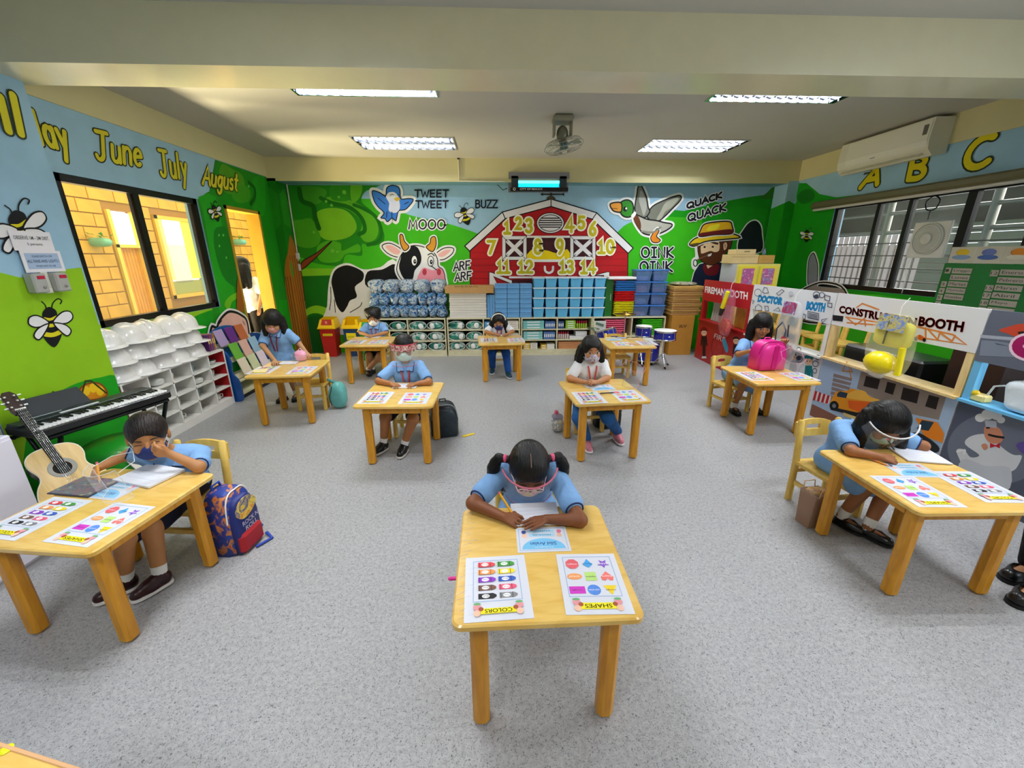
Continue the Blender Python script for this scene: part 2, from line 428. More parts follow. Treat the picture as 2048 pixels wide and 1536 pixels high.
def wall_x(x0, x1, holes, name, label, mt, y0=YF, y1=YB, z1=ZC):
    ys = sorted({y0, y1} | {h[0] for h in holes} | {h[1] for h in holes}); mb = MB()
    for a, b in zip(ys[:-1], ys[1:]):
        hh = [h for h in holes if h[0] <= a and b <= h[1]]
        if not hh: mb.span((x0, a, 0), (x1, b, z1))
        else:
            if hh[0][2] > 0: mb.span((x0, a, 0), (x1, b, hh[0][2]))
            mb.span((x0, a, hh[0][3]), (x1, b, z1))
    return struct(mb.build(name, mt), label, 'wall')
WLW = (3.40, 4.90, .99, 2.14); WLD = (5.33, 6.09, 0, 2.13); WRW = (3.46, 5.66, 1.13, 2.18); WRN = (-.4, 1.9, 1.0, 2.2)
wl = wall_x(XL - WT, XL, [WLW, WLD], 'wall_left', 'left wall painted with sky, hills and months', skyp)
wr = wall_x(XR, XR + WT, [WRW, WRN], 'wall_right', 'right wall painted with sky and green hill', skyp)
wb = struct(MB().span((XL - WT, YB, 0), (XR + WT, YB + .15, ZC)).build('wall_back', skyp), 'back wall with painted farm mural', 'wall')
struct(MB().span((XL - WT, YF - .15, 0), (XR + WT, YF, ZC)).build('wall_front', cream), 'plain cream wall behind the camera', 'wall')

FIX = [(-1.06, 3.82, 1.), (-1.06, 5.66, .35), (2.5, 3.84, 1.), (2.5, 5.67, .8), (-1.06, 1.75, 1.), (2.5, 1.75, 1.), (-1.06, -.5, 1.), (2.5, -.5, 1.)]
xs = sorted({XL - WT, XR + WT} | {f[0] + s * .6 for f in FIX for s in (-1, 1)}); ys = sorted({YF, YB} | {round(f[1] + s * .3, 4) for f in FIX for s in (-1, 1)})
mb = MB()
for a, b in zip(xs[:-1], xs[1:]):
    for c, d in zip(ys[:-1], ys[1:]):
        mx, my = (a + b) / 2, (c + d) / 2
        if any(abs(mx - f[0]) < .6 and abs(my - f[1]) < .3 for f in FIX): continue
        mb.span((a, c, ZC), (b, d, ZC + .02))
struct(mb.build('ceiling', mat('#bdbab0', .7, spec=.2, var=.02, vscale=2)), 'off-white painted ceiling with recessed lights', 'ceiling')

# columns and beams
struct(MB().span((XL, 2.3, 0), (-2.9, 3.07, 2.6)).build('trim_1', skyp), 'wall column painted with bees beside the window', 'column')
struct(MB().span((XL, 2.79, 2.58), (XR, 3.12, ZC), 0).build('trim_2', mat('#d8d2b0', .3, spec=.5, coat=.3, var=.02)), 'wide cream ceiling beam crossing the room', 'beam')
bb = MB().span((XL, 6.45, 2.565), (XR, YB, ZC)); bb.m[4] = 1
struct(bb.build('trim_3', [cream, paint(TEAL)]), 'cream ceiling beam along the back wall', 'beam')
struct(MB().span((XL, 6.45, 0), (-3.08, YB, 2.6)).build('trim_4', paint('#137a10')), 'narrow green corner column beside the door', 'column')
struct(MB().span((4.39, 6.45, 0), (XR, YB, 2.6)).build('trim_5', paint('#159212')), 'narrow green corner column beside right window', 'column')
struct(MB().span((XL, 3.07, 2.615), (XL + .012, 6.45, ZC)).build('trim_6', cream), 'cream band above the painted months', 'trim')
struct(MB().span((XR - .012, 3.12, 2.6), (XR, 6.45, ZC)).build('trim_7', cream), 'cream band above the alphabet letters', 'trim')

# ------------------------------------------------------------------ murals on the back wall
L3, L4, L5, L6 = Crop(380, 320, .19531), Crop(700, 330, .19531), Crop(1000, 330, .19531), Crop(1300, 330, .19531)
M4, L1, L2 = Crop(480, 600, .15625), Crop(0, 130, .25391), Crop(0, 400, .19531)
BLK, WHT = '#0b0d10', '#f1f1ec'
bk = Mural(1, YB, -1, 0, (XL + .125, 4.385, 0, 2.56))
bk.poly([(-3.07, 0), (4.38, 0), (4.38, 1.5), (-3.07, 1.5)], '#2aa012')
bk.fill(L6([(60, 530), (350, 470), (780, 370), (1150, 310), (1430, 300), (1500, 340), (1500, 1700), (60, 1700)]), '#0d9308')
bk.fill(L6([(1130, 340), (1190, 290), (1260, 220), (1340, 175), (1420, 230), (1460, 300), (1450, 360), (1300, 350)]), '#2d7a12')
bk.fill(L4([(-700, 420), (120, 345), (310, 400), (620, 515), (1000, 600), (1300, 700), (1500, 800), (1500, 2000), (-700, 2000)]), '#42b914')
bk.fill(L5([(1200, 690), (1300, 605), (1450, 560), (1700, 532), (1990, 545), (2300, 600), (2600, 640), (2900, 700), (2900, 2000), (1000, 2000), (1000, 900)]), '#38b510')
bk.fill(L6([(550, 470), (800, 420), (1100, 440), (1300, 480), (1440, 470), (1440, 1700), (550, 1700)]), '#12990a')
bk.fill(L6([(1000, 1010), (1240, 1050), (1440, 1120), (1440, 1180), (1200, 1120), (1000, 1080)]), '#52b81c')
bk.build('mural_hills', wb)
tr = Mural(1, YB, -1, 10, (XL + .125, 4.385, 0, 2.56))
tr.fill(L3([(1000, 200), (1960, 215), (1900, 280), (1790, 330), (1760, 430), (1880, 540), (1940, 660), (1990, 760), (1970, 850), (1860, 880), (1760, 860), (1760, 980), (1600, 970), (1540, 1080), (1300, 1060), (1150, 1000), (1000, 900)]), '#1e8a10')
for pts, c in ([[(1150, 270), (1330, 280), (1400, 330), (1330, 440), (1230, 450), (1140, 380)], '#3f9a1c'], [[(1320, 520), (1460, 490), (1600, 520), (1690, 620), (1700, 720), (1600, 800), (1400, 820), (1290, 720), (1270, 600)], '#7cc41f'],
               [[(1400, 380), (1600, 400), (1780, 480), (1880, 560), (1930, 700), (1900, 810), (1800, 840), (1740, 760), (1760, 640), (1640, 520), (1480, 460)], '#5db51b'],
               [[(1040, 640), (1150, 610), (1240, 600), (1300, 700), (1340, 800), (1300, 880), (1180, 900), (1060, 840)], '#49a81a'], [[(1300, 900), (1400, 830), (1540, 850), (1560, 930), (1720, 860), (1740, 940), (1600, 960), (1520, 1040), (1340, 1040)], '#4fb31a'],
               [[(1450, 260), (1680, 250), (1700, 350), (1600, 420), (1450, 400)], '#2f9414'], [[(1650, 250), (1760, 260), (1740, 380), (1660, 440)], '#62b81c']):
    tr.fill(L3(pts), c)
tr.line(L3([(1340, 390), (1450, 440), (1640, 490), (1760, 600), (1790, 720), (1730, 760)]), .06, '#14700c')
tr.line(L3([(1680, 460), (1780, 500), (1900, 580), (1960, 720), (1930, 830), (1820, 870)]), .05, '#14700c')
tr.line(L3([(1120, 300), (1150, 420), (1260, 470), (1280, 580), (1320, 700)]), .07, '#0f650b')
for (x, y, r) in ((1580, 330, .03), (1525, 380, .02), (1450, 465, .022), (1395, 425, .02), (1460, 930, .03), (1510, 940, .02), (1270, 740, .02)):
    p = tr.ab(*L3([(x, y)])[0]); tr.poly([(p[0] + r * math.cos(a), p[1] + r * math.sin(a)) for a in [k * PI / 5 for k in range(10)]], '#6cc43a')
tr.L += 1
tr.fill(L3([(1140, 1110), (1480, 1110), (1470, 1190), (1140, 1190)]), '#7cc41f', False)
tr.fill(L3([(1140, 1190), (1460, 1180), (1420, 1700), (1100, 1900)]), '#0a6f10', False)
tr.fill(L3([(1150, 1040), (1300, 950), (1450, 830), (1400, 890), (1300, 990), (1150, 1120)]), '#8a3f1c', True, BLK, .012)
tr.fill(L3([(1090, 860), (1110, 1000), (1150, 1200), (1190, 1536), (1260, 1950), (1000, 1950), (1000, 820)]), '#b06a1e', True, '#3a200a', .012)
tr.fill(M4([(780, 190), (860, 110), (980, 70), (1130, 110), (1220, 180), (1230, 260), (1100, 210), (1000, 170), (900, 180), (800, 240)]), '#86c81e')
tr.fill(M4([(760, 250), (1000, 190), (1230, 260), (1230, 1000), (760, 1000)]), '#0b5d14', False)
tr.fill(M4([(740, 430), (800, 370), (835, 450), (820, 560), (750, 640)]), '#6bb41c')
tr.fill(M4([(1250, 160), (1320, 110), (1460, 170), (1440, 260), (1260, 260)]), '#78bf1e')
tr.build('mural_tree', wb)
# cow
cw = Mural(1, YB, -1, 40, (XL + .125, 4.385, 0, 2.56))
cw.fill(L3([(1410, 1750), (1425, 1500), (1440, 1280), (1480, 1140), (1560, 1085), (1640, 1080), (1780, 1140), (1960, 1115), (2100, 1075), (2150, 1700)]), WHT, True, WHT, .06)
cw.fill(L4([(-150, 1080), (30, 1050), (130, 1090), (330, 1055), (480, 1000), (520, 1600), (-150, 1600)]), WHT, True)
cw.fill(L3([(1450, 1240), (1480, 1140), (1550, 1090), (1640, 1082), (1770, 1145), (1770, 1230), (1690, 1300), (1710, 1400), (1640, 1440), (1610, 1500), (1560, 1560), (1500, 1480), (1465, 1330)]), BLK)
cw.fill(L4([(180, 1095), (330, 1070), (460, 1015), (500, 1140), (480, 1250), (180, 1250)]), BLK)
cw.line(L3([(1440, 1300), (1445, 1420), (1430, 1536)]), .012, BLK).line(L3([(1480, 1430), (1490, 1560)]), .012, BLK).line(L3([(1640, 1560), (1740, 1500), (1760, 1460)]), .012, BLK)
head = L4([(540, 900), (620, 832), (730, 832), (850, 890), (895, 960), (905, 1035), (950, 1070), (972, 1150), (960, 1260), (680, 1260), (560, 1200), (500, 1130), (480, 1060), (505, 970)])
for e in ([(330, 825), (420, 803), (548, 880), (535, 940), (450, 935), (370, 890)], [(865, 925), (960, 852), (1058, 852), (1045, 910), (960, 968), (885, 962)]):
    cw.fill(L4(e), '#f3ede6', True, BLK, .014, WHT, .07)
for e in ([(365, 835), (430, 825), (520, 885), (510, 915), (440, 905)], [(890, 925), (965, 875), (1030, 868), (1010, 900), (950, 940)]): cw.fill(L4(e), '#f2b8b0')
cw.fill(head, WHT, True, BLK, .014, WHT, .07)
cw.fill(L4([(540, 905), (620, 835), (690, 842), (730, 930), (722, 1010), (665, 1080), (640, 1170), (560, 1170), (505, 1060), (518, 965)]), BLK)
for e in ([(512, 722), (540, 716), (560, 780), (605, 838), (560, 878), (522, 815)], [(832, 745), (874, 738), (882, 820), (845, 888), (782, 842), (820, 800)]): cw.fill(L4(e), '#dd9a2c', True, BLK, .014, WHT, .05)
cw.fill(L4([(715, 1100), (760, 1050), (850, 1078), (905, 1052), (950, 1078), (970, 1160), (960, 1250), (690, 1250), (690, 1160)]), '#f49aa6')
for c, rx, ry in (((765, 1095), 22, 34), ((912, 1095), 22, 34)): cw.fill(L4(arc(*c, rx, ry, 0, 350, 10)), '#c2404e')
for c in ((660, 980), (828, 985)):
    cw.fill(L4(arc(*c, 30, 52, 0, 350, 12)), '#f6f6f2', True, BLK, .01).fill(L4(arc(c[0] + 6, c[1] + 8, 15, 24, 0, 350, 10)), BLK)
    cw.fill(L4(arc(c[0] + 8, c[1] + 4, 5, 7, 0, 350, 8)), WHT)
cw.line(L4([(800, 920), (835, 905), (865, 930)]), .014, BLK).line(L4([(830, 1030), (890, 1075)]), .012, BLK)
cw.build('mural_cow', wb)
# words
wd = Mural(1, YB, -1, 60)
def word(t, x0, y0, x1, y1, C, dy=0, halo=True, wt=.021):
    wd.letters(t, C([(x0, y1)])[0], C([(x1, y1 + dy)])[0], C([(x0, y0)])[0], ([(.055, WHT)] if halo else []) + [(wt, '#10131f')])
word('TWEET', 665, 258, 1005, 328, L4, halo=False); word('TWEET', 675, 368, 1003, 438, L4, halo=False); word('BUZZ', 1285, 362, 1510, 438, L4, halo=False)
word('MOOO', 605, 562, 975, 655, L4); word('ARF', 1062, 1000, 1235, 1085, L4, -20); word('ARF', 1075, 1110, 1248, 1190, L4, -22)
word('QUACK', 375, 395, 730, 450, L6, -115, wt=.03); word('QUACK', 385, 510, 770, 580, L6, -115, wt=.03)
word('OINK', 1445, 845, 1770, 945, L5, wt=.03); word('OINK', 1430, 990, 1760, 1090, L5, wt=.03)
wd.build('mural_words', wb)
# barn
bn = Mural(1, YB, -1, 30)
RED = '#b5141a'
body = [(942, 640), (940, 500)] + L4([(1570, 545)]) + [(1102, 412)] + L5([(955, 550), (1310, 900)]) + [(1254, 640)]
bn.fill(body, RED, False, BLK, .014)
for y in range(505, 610, 13): bn.line([(944, y), (1252, y)], .006, '#7d0c10', False)
roof = [L4([(1175, 830)])[0], L4([(1560, 482)])[0], (1102, 398), L5([(990, 490)])[0], L5([(1362, 850)])[0], L5([(1312, 905)])[0], L5([(945, 555)])[0], (1102, 413), L4([(1590, 550)])[0], L4([(1225, 882)])[0]]
bn.fill(roof, '#eceaec', False, BLK, .016)
bn.line([roof[1], roof[8]], .014, BLK, False).line([roof[2], roof[7]], .014, BLK, False).line([roof[3], roof[6]], .014, BLK, False)
bn.fill(L5(arc(515, 595, 140, 105, 0, 350, 20)), '#eceaec', True, BLK, .012).fill(L5(arc(515, 595, 118, 84, 0, 350, 20)), '#eceaec', True, BLK, .01)
for y, h in ((545, 90), (568, 105), (591, 112), (614, 108), (637, 95)): bn.line(L5([(515 - h, y), (515 + h, y)]), .016, BLK, False)
bn.fill(L5([(262, 735), (725, 735), (725, 975), (262, 975)]), '#3c1018', False, WHT, .03)
bn.fill(L5([(285, 960), (300, 890), (350, 860), (440, 870), (500, 880), (560, 900), (620, 900), (660, 870), (695, 870), (695, 960)]), '#f0d400')
bn.line(L5([(265, 980), (725, 980)]), .04, WHT, False)
for x0, x1 in ((40, 255), (735, 960)):
    q = L5([(x0, 745), (x1, 745), (x1, 955), (x0, 955)]); bn.fill(q, '#3c1018', False, BLK, .062).line(q, .048, '#ededee', False, True)
    i = L5([(x0 + 40, 785), (x1 - 40, 785), (x1 - 40, 915), (x0 + 40, 915)])
    for a, b in ((0, 2), (1, 3)): bn.line([i[a], i[b]], .06, '#ededee', False)
    o = L5([(x0 - 15, 730), (x1 + 15, 730), (x1 + 15, 970), (x0 - 15, 970)])
    for a, b in zip(i, o): bn.line([a, b], .008, BLK, False)
bn.line(L5([(458, 1042), (464, 1085), (500, 1105), (536, 1085), (542, 1042)]), .035, WHT)
bn.line(L5([(100, 1150), (900, 1150)]), .03, WHT, False)
bn.fill(L4([(1425, 1095), (1450, 1100), (1680, 1190), (1650, 1215), (1470, 1140), (1600, 1400), (1425, 1400)]), WHT, False, BLK, .01)
bn.fill(L5([(960, 1130), (1095, 1095), (1120, 1095), (1120, 1300), (1060, 1300), (1060, 1130)]), WHT, False, BLK, .01)
bn.fill(L5([(120, 1170), (900, 1170), (900, 1300), (120, 1300)]), '#4a1018', False)
NUM = [('1', 35, 570, 115, 712, L5), ('2', 150, 530, 230, 665, L5), ('3', 255, 545, 345, 700, L5), ('4', 665, 522, 765, 695, L5), ('5', 790, 522, 880, 660, L5), ('6', 905, 575, 995, 730, L5),
       ('7', 1400, 770, 1500, 918, L4), ('8', 345, 752, 435, 920, L5), ('9', 570, 752, 660, 920, L5), ('10', 995, 762, 1175, 912, L5), ('11', 1500, 970, 1645, 1115, L4), ('12', 182, 970, 345, 1112, L5), ('13', 602, 970, 765, 1112, L5), ('14', 818, 970, 985, 1118, L5)]
for t, x0, y0, x1, y1, C in NUM: bn.letters(t, C([(x0 + 10, y1 - 12)])[0], C([(x1 - 10, y1 - 12)])[0], C([(x0 + 10, y0 + 12)])[0], [(.092, '#fffbe4'), (.046, '#c8bb1c')])
bn.line(L5([(520, 345), (520, 260)]), .03, '#4a2a1c', False).line(L5([(420, 302), (650, 302)]), .02, '#2d2a22', False)
bn.fill(L5([(410, 302), (440, 285), (440, 320)]), '#2d2a22', False).fill(L5([(620, 302), (660, 282), (650, 302), (660, 322)]), '#2d2a22', False).fill(L5([(475, 350), (500, 320), (540, 320), (565, 350)]), '#4f4a3a')
bn.build('mural_barn', wb)
# bird
bd = Mural(1, YB, -1, 40)
bd.fill(L4([(375, 245), (400, 218), (440, 210), (490, 222), (512, 260), (522, 345), (590, 345), (645, 350), (635, 385), (570, 455), (500, 470), (480, 540), (468, 572), (430, 545), (385, 582), (360, 550), (318, 540), (350, 490), (290, 430), (250, 370), (228, 290), (240, 263), (310, 285), (365, 320)]), '#3d80d6', True, '#12172a', .014, WHT, .09)
bd.fill(L4([(395, 290), (440, 275), (480, 300), (500, 340), (512, 440), (470, 490), (400, 470), (402, 390), (372, 335)]), '#e3e6f6')
bd.fill(L4([(370, 330), (395, 285), (430, 280), (470, 300), (460, 340), (420, 350)]), '#f4f4fa').fill(L4([(455, 345), (490, 330), (515, 350), (480, 372)]), '#e5b93c')
bd.line(L4([(412, 312), (432, 300), (450, 308)]), .008, '#12172a').line(L4([(488, 300), (500, 310)]), .008, '#12172a')
for a in ([(380, 480), (375, 540)], [(430, 480), (430, 540)], [(290, 340), (360, 400)], [(560, 400), (600, 380)]): bd.line(L4(a), .01, '#12172a', False)
bd.build('mural_bird', wb)
# duck
dk = Mural(1, YB, -1, 40)
OUT = '#14161a'
wing1 = [(1378, 440), (1400, 300), (1412, 225), (1440, 210), (1468, 255), (1500, 340), (1515, 430), (1530, 480), (1480, 540), (1400, 510)]
wing2 = [(1505, 515), (1560, 425), (1680, 362), (1800, 318), (1848, 318), (1845, 360), (1760, 450), (1680, 530), (1600, 590), (1530, 560)]
duckb = [(1370, 540), (1405, 515), (1500, 555), (1600, 570), (1680, 590), (1755, 605), (1745, 640), (1660, 690), (1560, 718), (1470, 702), (1425, 655), (1390, 600)]
hd = [(1238, 380), (1300, 358), (1350, 385), (1365, 450), (1345, 520), (1295, 535), (1245, 510), (1218, 440)]
bill = [(1125, 405), (1175, 385), (1240, 392), (1240, 475), (1195, 482), (1150, 462)]
for p in (wing1, wing2, duckb, hd, bill): dk.line(L5(p), .08, WHT, True, True)
dk.L += 1
dk.fill(L5(wing2), '#74776a', True, OUT, .02).fill(L5(wing1), '#7b7e72', True, OUT, .02).fill(L5(duckb), '#b4b3a6', True, OUT, .02)
dk.fill(L5([(1700, 380), (1830, 335), (1760, 430), (1690, 480), (1650, 550), (1600, 560), (1640, 480)]), '#a9a998').fill(L5([(1420, 350), (1440, 260), (1480, 330), (1500, 430), (1470, 520), (1440, 440)]), '#a9aaa0')
dk.fill(L5([(1366, 545), (1405, 515), (1440, 600), (1432, 665), (1390, 605)]), '#6b3a1c').fill(L5(hd), '#2e8a1f', True, OUT, .02).fill(L5(bill), '#e39a35', True, OUT, .02)
dk.line(L5([(1150, 445), (1200, 450)]), .012, '#8a5a14').fill(L5([(1340, 520), (1378, 478), (1392, 500), (1362, 545)]), WHT).fill(L5(arc(1280, 452, 20, 26, 0, 350, 10)), BLK).fill(L5(arc(1290, 446, 9, 12, 0, 350, 8)), WHT)
dk.fill(L5([(1610, 650), (1625, 680), (1600, 730), (1640, 770), (1610, 795), (1560, 790), (1540, 745), (1570, 690)]), '#e58a24', True, OUT, .014, WHT, .05)
dk.line(L5([(1450, 680), (1560, 690), (1640, 640)]), .03, '#8c8b7c')
dk.build('mural_duck', wb)
# farmer
L9 = Crop(1380, 420, .11719)
fm = Mural(1, YB, -1, 40)
fm.fill(L9([(845, 470), (900, 360), (1000, 230), (1110, 190), (1190, 260), (1215, 400), (1205, 700), (845, 700)]), '#06161a', True, BLK, .012, WHT, .05)
fm.line(L9([(110, 600), (120, 800), (60, 860), (60, 960), (110, 1000)]), .07, WHT)
fm.fill(L9([(60, 1120), (130, 980), (200, 920), (500, 900), (600, 980), (600, 1400), (60, 1400)]), '#16203a', True, BLK, .012, WHT, .04)
fm.fill(L9([(230, 930), (480, 920), (470, 1080), (350, 1120), (250, 1080)]), '#6b141c').fill(L9([(275, 940), (430, 915), (300, 1000)]), '#edc6a0', False)
fm.fill(L9([(130, 600), (200, 500), (500, 470), (700, 500), (690, 640), (640, 700), (580, 800), (480, 900), (360, 940), (230, 900), (150, 800)]), '#5a2c12', True, BLK, .012)
fm.fill(L9([(180, 620), (220, 560), (300, 540), (460, 530), (500, 580), (490, 690), (420, 720), (340, 700), (200, 745), (180, 700)]), '#f4d2a4')
fm.fill(L9([(560, 580), (610, 545), (635, 590), (620, 660), (570, 690)]), '#f0c392', True, BLK, .01).line(L9([(590, 580), (595, 640)]), .01, '#7a4a22')
for c in ((245, 632), (383, 628)): fm.fill(L9(arc(*c, 20, 17, 0, 350, 8)), BLK)
fm.line(L9([(195, 600), (250, 560), (290, 555)]), .022, '#4a2410').line(L9([(350, 540), (420, 565), (465, 575)]), .03, '#4a2410')
fm.fill(L9([(280, 765), (330, 745), (370, 735), (350, 785), (300, 795)]), WHT, True, BLK, .006).line(L9([(300, 770), (180, 820), (100, 860)]), .016, '#7a5a3a').fill(L9(arc(85, 905, 32, 55, 0, 350, 10)), WHT, True, BLK, .014)
fm.fill(L9([(-15, 585), (60, 500), (160, 460), (420, 420), (700, 405), (850, 470), (600, 500), (300, 530), (150, 580), (60, 620)]), '#f2cf1c', True, BLK, .02, WHT, .05)
fm.fill(L9([(-10, 590), (150, 560), (110, 620)]), '#5a4a22')
fm.fill(L9([(155, 450), (180, 330), (230, 250), (350, 215), (560, 195), (680, 205), (710, 270), (710, 400), (420, 420)]), '#efb81c', True, BLK, .02, WHT, .05)
fm.fill(L9([(160, 450), (170, 395), (300, 375), (500, 345), (705, 330), (712, 400), (420, 418)]), '#6b1a16').fill(L9([(330, 270), (500, 240), (450, 330), (280, 350)]), '#f7e52e')
fm.build('mural_farmer', wb)

# ------------------------------------------------------------------ bees
def bee(mu, cx, cy, s, ang, squash=1.):
    ca, sa = math.cos(math.radians(ang)), math.sin(math.radians(ang))
    def T(pts): return [(cx + s * (ca * x * squash - sa * y), cy + s * (sa * x * squash + ca * y)) for x, y in pts]
    lw = s * .0011 * 2.6
    P = lambda a, b: math.dist(mu.ab(*a), mu.ab(*b))
    k = P((cx, cy), (cx + s, cy)) ; lw = k * .055
    mu.line(T([(-.1, -.62), (-.12, -.8), (-.25, -.98)]), lw * .8, BLK).line(T([(.12, -.62), (.2, -.85), (.42, -1.0), (.58, -.9), (.5, -.78)]), lw * .8, BLK)
    mu.fill(T([(-.26, -.55), (0, -.72), (.27, -.55), (.3, -.3), (.12, -.12), (-.12, -.12), (-.3, -.3)]), BLK)
    mu.fill(T([(-.26, -.32), (0, -.25), (.27, -.32), (.2, -.2), (0, -.14), (-.2, -.2)]), '#d9cf1e')
    mu.fill(T([(-.1, -.1), (.1, -.1), (.4, .25), (.34, .6), (0, .98), (-.34, .6), (-.4, .25)]), BLK)
    mu.fill(T([(-.4, .27), (0, .37), (.4, .27), (.39, .45), (0, .55), (-.39, .45)]), '#d9cf1e').fill(T([(-.16, .0), (.16, .0), (.22, .08), (0, .14), (-.22, .08)]), '#d9cf1e')
    for sg in (-1, 1):
        mu.fill(T([(.08 * sg, -.06), (.5 * sg, -.42), (.85 * sg, -.4), (.92 * sg, -.12), (.6 * sg, .06)]), '#e9e9ea', True, BLK, lw)
        mu.fill(T([(.1 * sg, -.02), (.55 * sg, .1), (.78 * sg, .38), (.6 * sg, .58), (.34 * sg, .36)]), '#e9e9ea', True, BLK, lw)
b0 = Mural(1, YB, -1, 60); bee(b0, 930, 430, 22, -18); b0.build('mural_bee', wb)

# ------------------------------------------------------------------ left wall murals
colm = Mural(0, -2.9, 1, 0, (2.3, 3.07, 0, 2.58))
colm.fill([(-160, 570), (0, 545), (40, 555), (70, 552), (110, 546), (135, 538), (162, 535), (200, 620), (262, 800), (330, 1100), (-160, 1100)], '#8fc21c', False)
colm.fill(M4([]) or [(60, 830), (100, 795), (150, 768), (200, 755), (236, 758), (262, 850), (330, 1100), (60, 1100)], '#149a18')
for pts, c in ([[(152, 800), (165, 772), (195, 766), (212, 780), (212, 792), (185, 800)], '#d88a14'], [[(88, 822), (100, 800), (125, 796), (142, 812), (130, 826), (100, 832)], '#d88a14']): colm.fill(pts, c, True, '#8a3f10', .012)
for x, y, r in ((172, 782, 8), (186, 776, 8), (200, 782, 8), (105, 812, 8), (118, 806, 8)): colm.fill(arc(x, y, r, r * 1.2, 0, 340, 9), '#f0c21c')
for q in ([(160, 800), (170, 762), (182, 762)], [(182, 762), (212, 786)], [(105, 784), (122, 826)], [(105, 784), (140, 800)]): colm.line(q, .012, '#2b3a10', False)
bee(colm, 101, 648, 48, -8); bee(colm, 40, 462, 60, -18)
colm.fill([(10, 560), (75, 552), (85, 600), (70, 604)], '#7fb41c') if False else None
_c1 = next(o for o in bpy.data.objects if o.name == 'trim_1')
colm.letters('l', (37, 268), (43, 268), (20, 190), [(.062, '#23301a'), (.042, '#d8cf2a')]); colm.letters('i', (12, 262), (18, 262), (-16, 150), [(.062, '#23301a'), (.042, '#d8cf2a')])
colm.build('mural_bees', _c1)
lm = Mural(0, XL, 1, 0, (3.07, 6.45, 0, 2.61), [WLW, WLD])
YG = '#93c81f'
lm.poly([(5.0, 0), (6.45, 0), (6.45, 2.61), (5.35, 2.61), (5.1, 2.2)], '#17861a')
lm.fill([(150, 660), (470, 590), (560, 600), (600, 760), (600, 900), (150, 900)], YG, False)
lm.fill([(375, 640), (400, 628), (440, 614), (520, 600), (600, 600), (640, 900), (330, 900)], '#0f9a16', False)
lm.fill(L1([(1555, 1060), (1620, 1010), (1680, 980), (1710, 750), (1760, 760), (2048, 860), (2200, 930), (2200, 2600), (1700, 2300), (1640, 1500)]), '#1a8c14', False)
lm.fill(L1([(1560, 1040), (1640, 1010), (1700, 1040), (1800, 1500), (1900, 2100), (1740, 2000), (1600, 1150)]), '#22a31a', False)
lm.fill(L3([(320, 45), (430, 90), (530, 150), (560, 260), (520, 330), (400, 350), (300, 250)]), '#4f9a1c').fill(L3([(440, 290), (560, 260), (620, 330), (600, 420), (500, 440), (430, 380)]), '#3f9a1c').fill(L3([(660, 180), (760, 180), (760, 560), (640, 500), (680, 400), (640, 250)]), '#239a1a')
lm.fill(L3([(250, 720), (330, 680), (380, 720), (470, 1060), (520, 1290), (440, 1290), (330, 1180), (250, 900)]), '#127a18').line(L3([(600, 230), (660, 290), (660, 380), (620, 450)]), .05, '#0f5f0d')
for x, y in ((340, 770), (300, 880), (295, 770), (370, 1000), (600, 270)): lm.fill(L3(arc(x, y, 9, 14, 0, 340, 8)), '#62c04a')
lm.fill(L3([(350, 1480), (400, 1400), (500, 1350), (520, 1400), (430, 1450), (400, 1536)]), '#6fbe1e')
for t, p0, p1, pt in (('lay', (80, 287), (140, 302), (60, 220)), ('June', (193, 318), (283, 332), (190, 262)), ('July', (322, 352), (374, 358), (316, 300)), ('August', (404, 368), (473, 381), (407, 332))):
    lm.letters(t, p0, p1, pt, [(.052, '#2a2f12'), (.032, '#d6cc2e')])
bee(lm, 429, 424, 21, -18, .7)
lm.fill(L3([(480, 1200), (520, 1290), (560, 1400), (540, 1536), (520, 1750), (480, 1750), (470, 1500)]), '#9a5a1a', True)
PK = Crop(420, 640, .11715)
pig = [(0, 140), (95, 130), (130, 40), (200, -60), (300, -140), (420, -130), (520, -80), (600, -10), (640, 150), (650, 330), (600, 600), (0, 600)]
lm.fill(PK(pig), '#f3bfae', True, BLK, .03, WHT, .075).fill(PK([(265, 190), (340, 160), (430, 190), (490, 280), (490, 370), (300, 370), (260, 280)]), '#f29a8c', True, BLK, .012).fill(PK([(360, 225), (395, 220), (415, 270), (405, 305), (375, 280)]), '#c0483e')
lm.line(PK([(485, 185), (520, 172), (555, 195), (580, 240)]), .018, BLK).line(PK([(545, 285), (580, 320), (545, 365)]), .018, BLK).line(PK([(130, 70), (180, 10)]), .01, BLK, False).line(PK([(540, 20), (575, 80)]), .01, BLK, False)
lm.line([(276, 664), (279, 658), (283, 658), (283, 663)], .012, BLK)
lm.build('mural_months', wl)
_c4 = next(o for o in bpy.data.objects if o.name == 'trim_4')
tcol = Mural(0, -3.08, 1)
tcol.poly([(6.45, 0), (6.75, 0), (6.75, 1.62), (6.7, 1.78), (6.62, 1.86), (6.55, 1.75), (6.5, 1.65), (6.45, 1.58)], '#b06a1e'); tcol.L += 1
for a in (6.5, 6.57, 6.64, 6.71): tcol.ribbon([(a, 0), (a + .01, .6), (a - .01, 1.2), (a + .01, 1.55)], .018, '#6b3a10')
tcol.L += 1
tcol.poly([(6.47, 1.32), (6.5, 1.5), (6.54, 1.42), (6.54, 1.3), (6.5, 1.22)], '#3a9a2c')
tcol.poly([(6.5, 2.0), (6.7, 1.95), (6.75, 2.3), (6.65, 2.5), (6.5, 2.4)], '#2a921a')
tcol.build('mural_trunk', _c4)
tc2 = Mural(1, 6.45, -1)
tc2.poly([(-3.2, 0), (-3.08, 0), (-3.08, 1.58), (-3.12, 1.5), (-3.16, 1.35), (-3.19, 1.1)], '#b06a1e'); tc2.L += 1
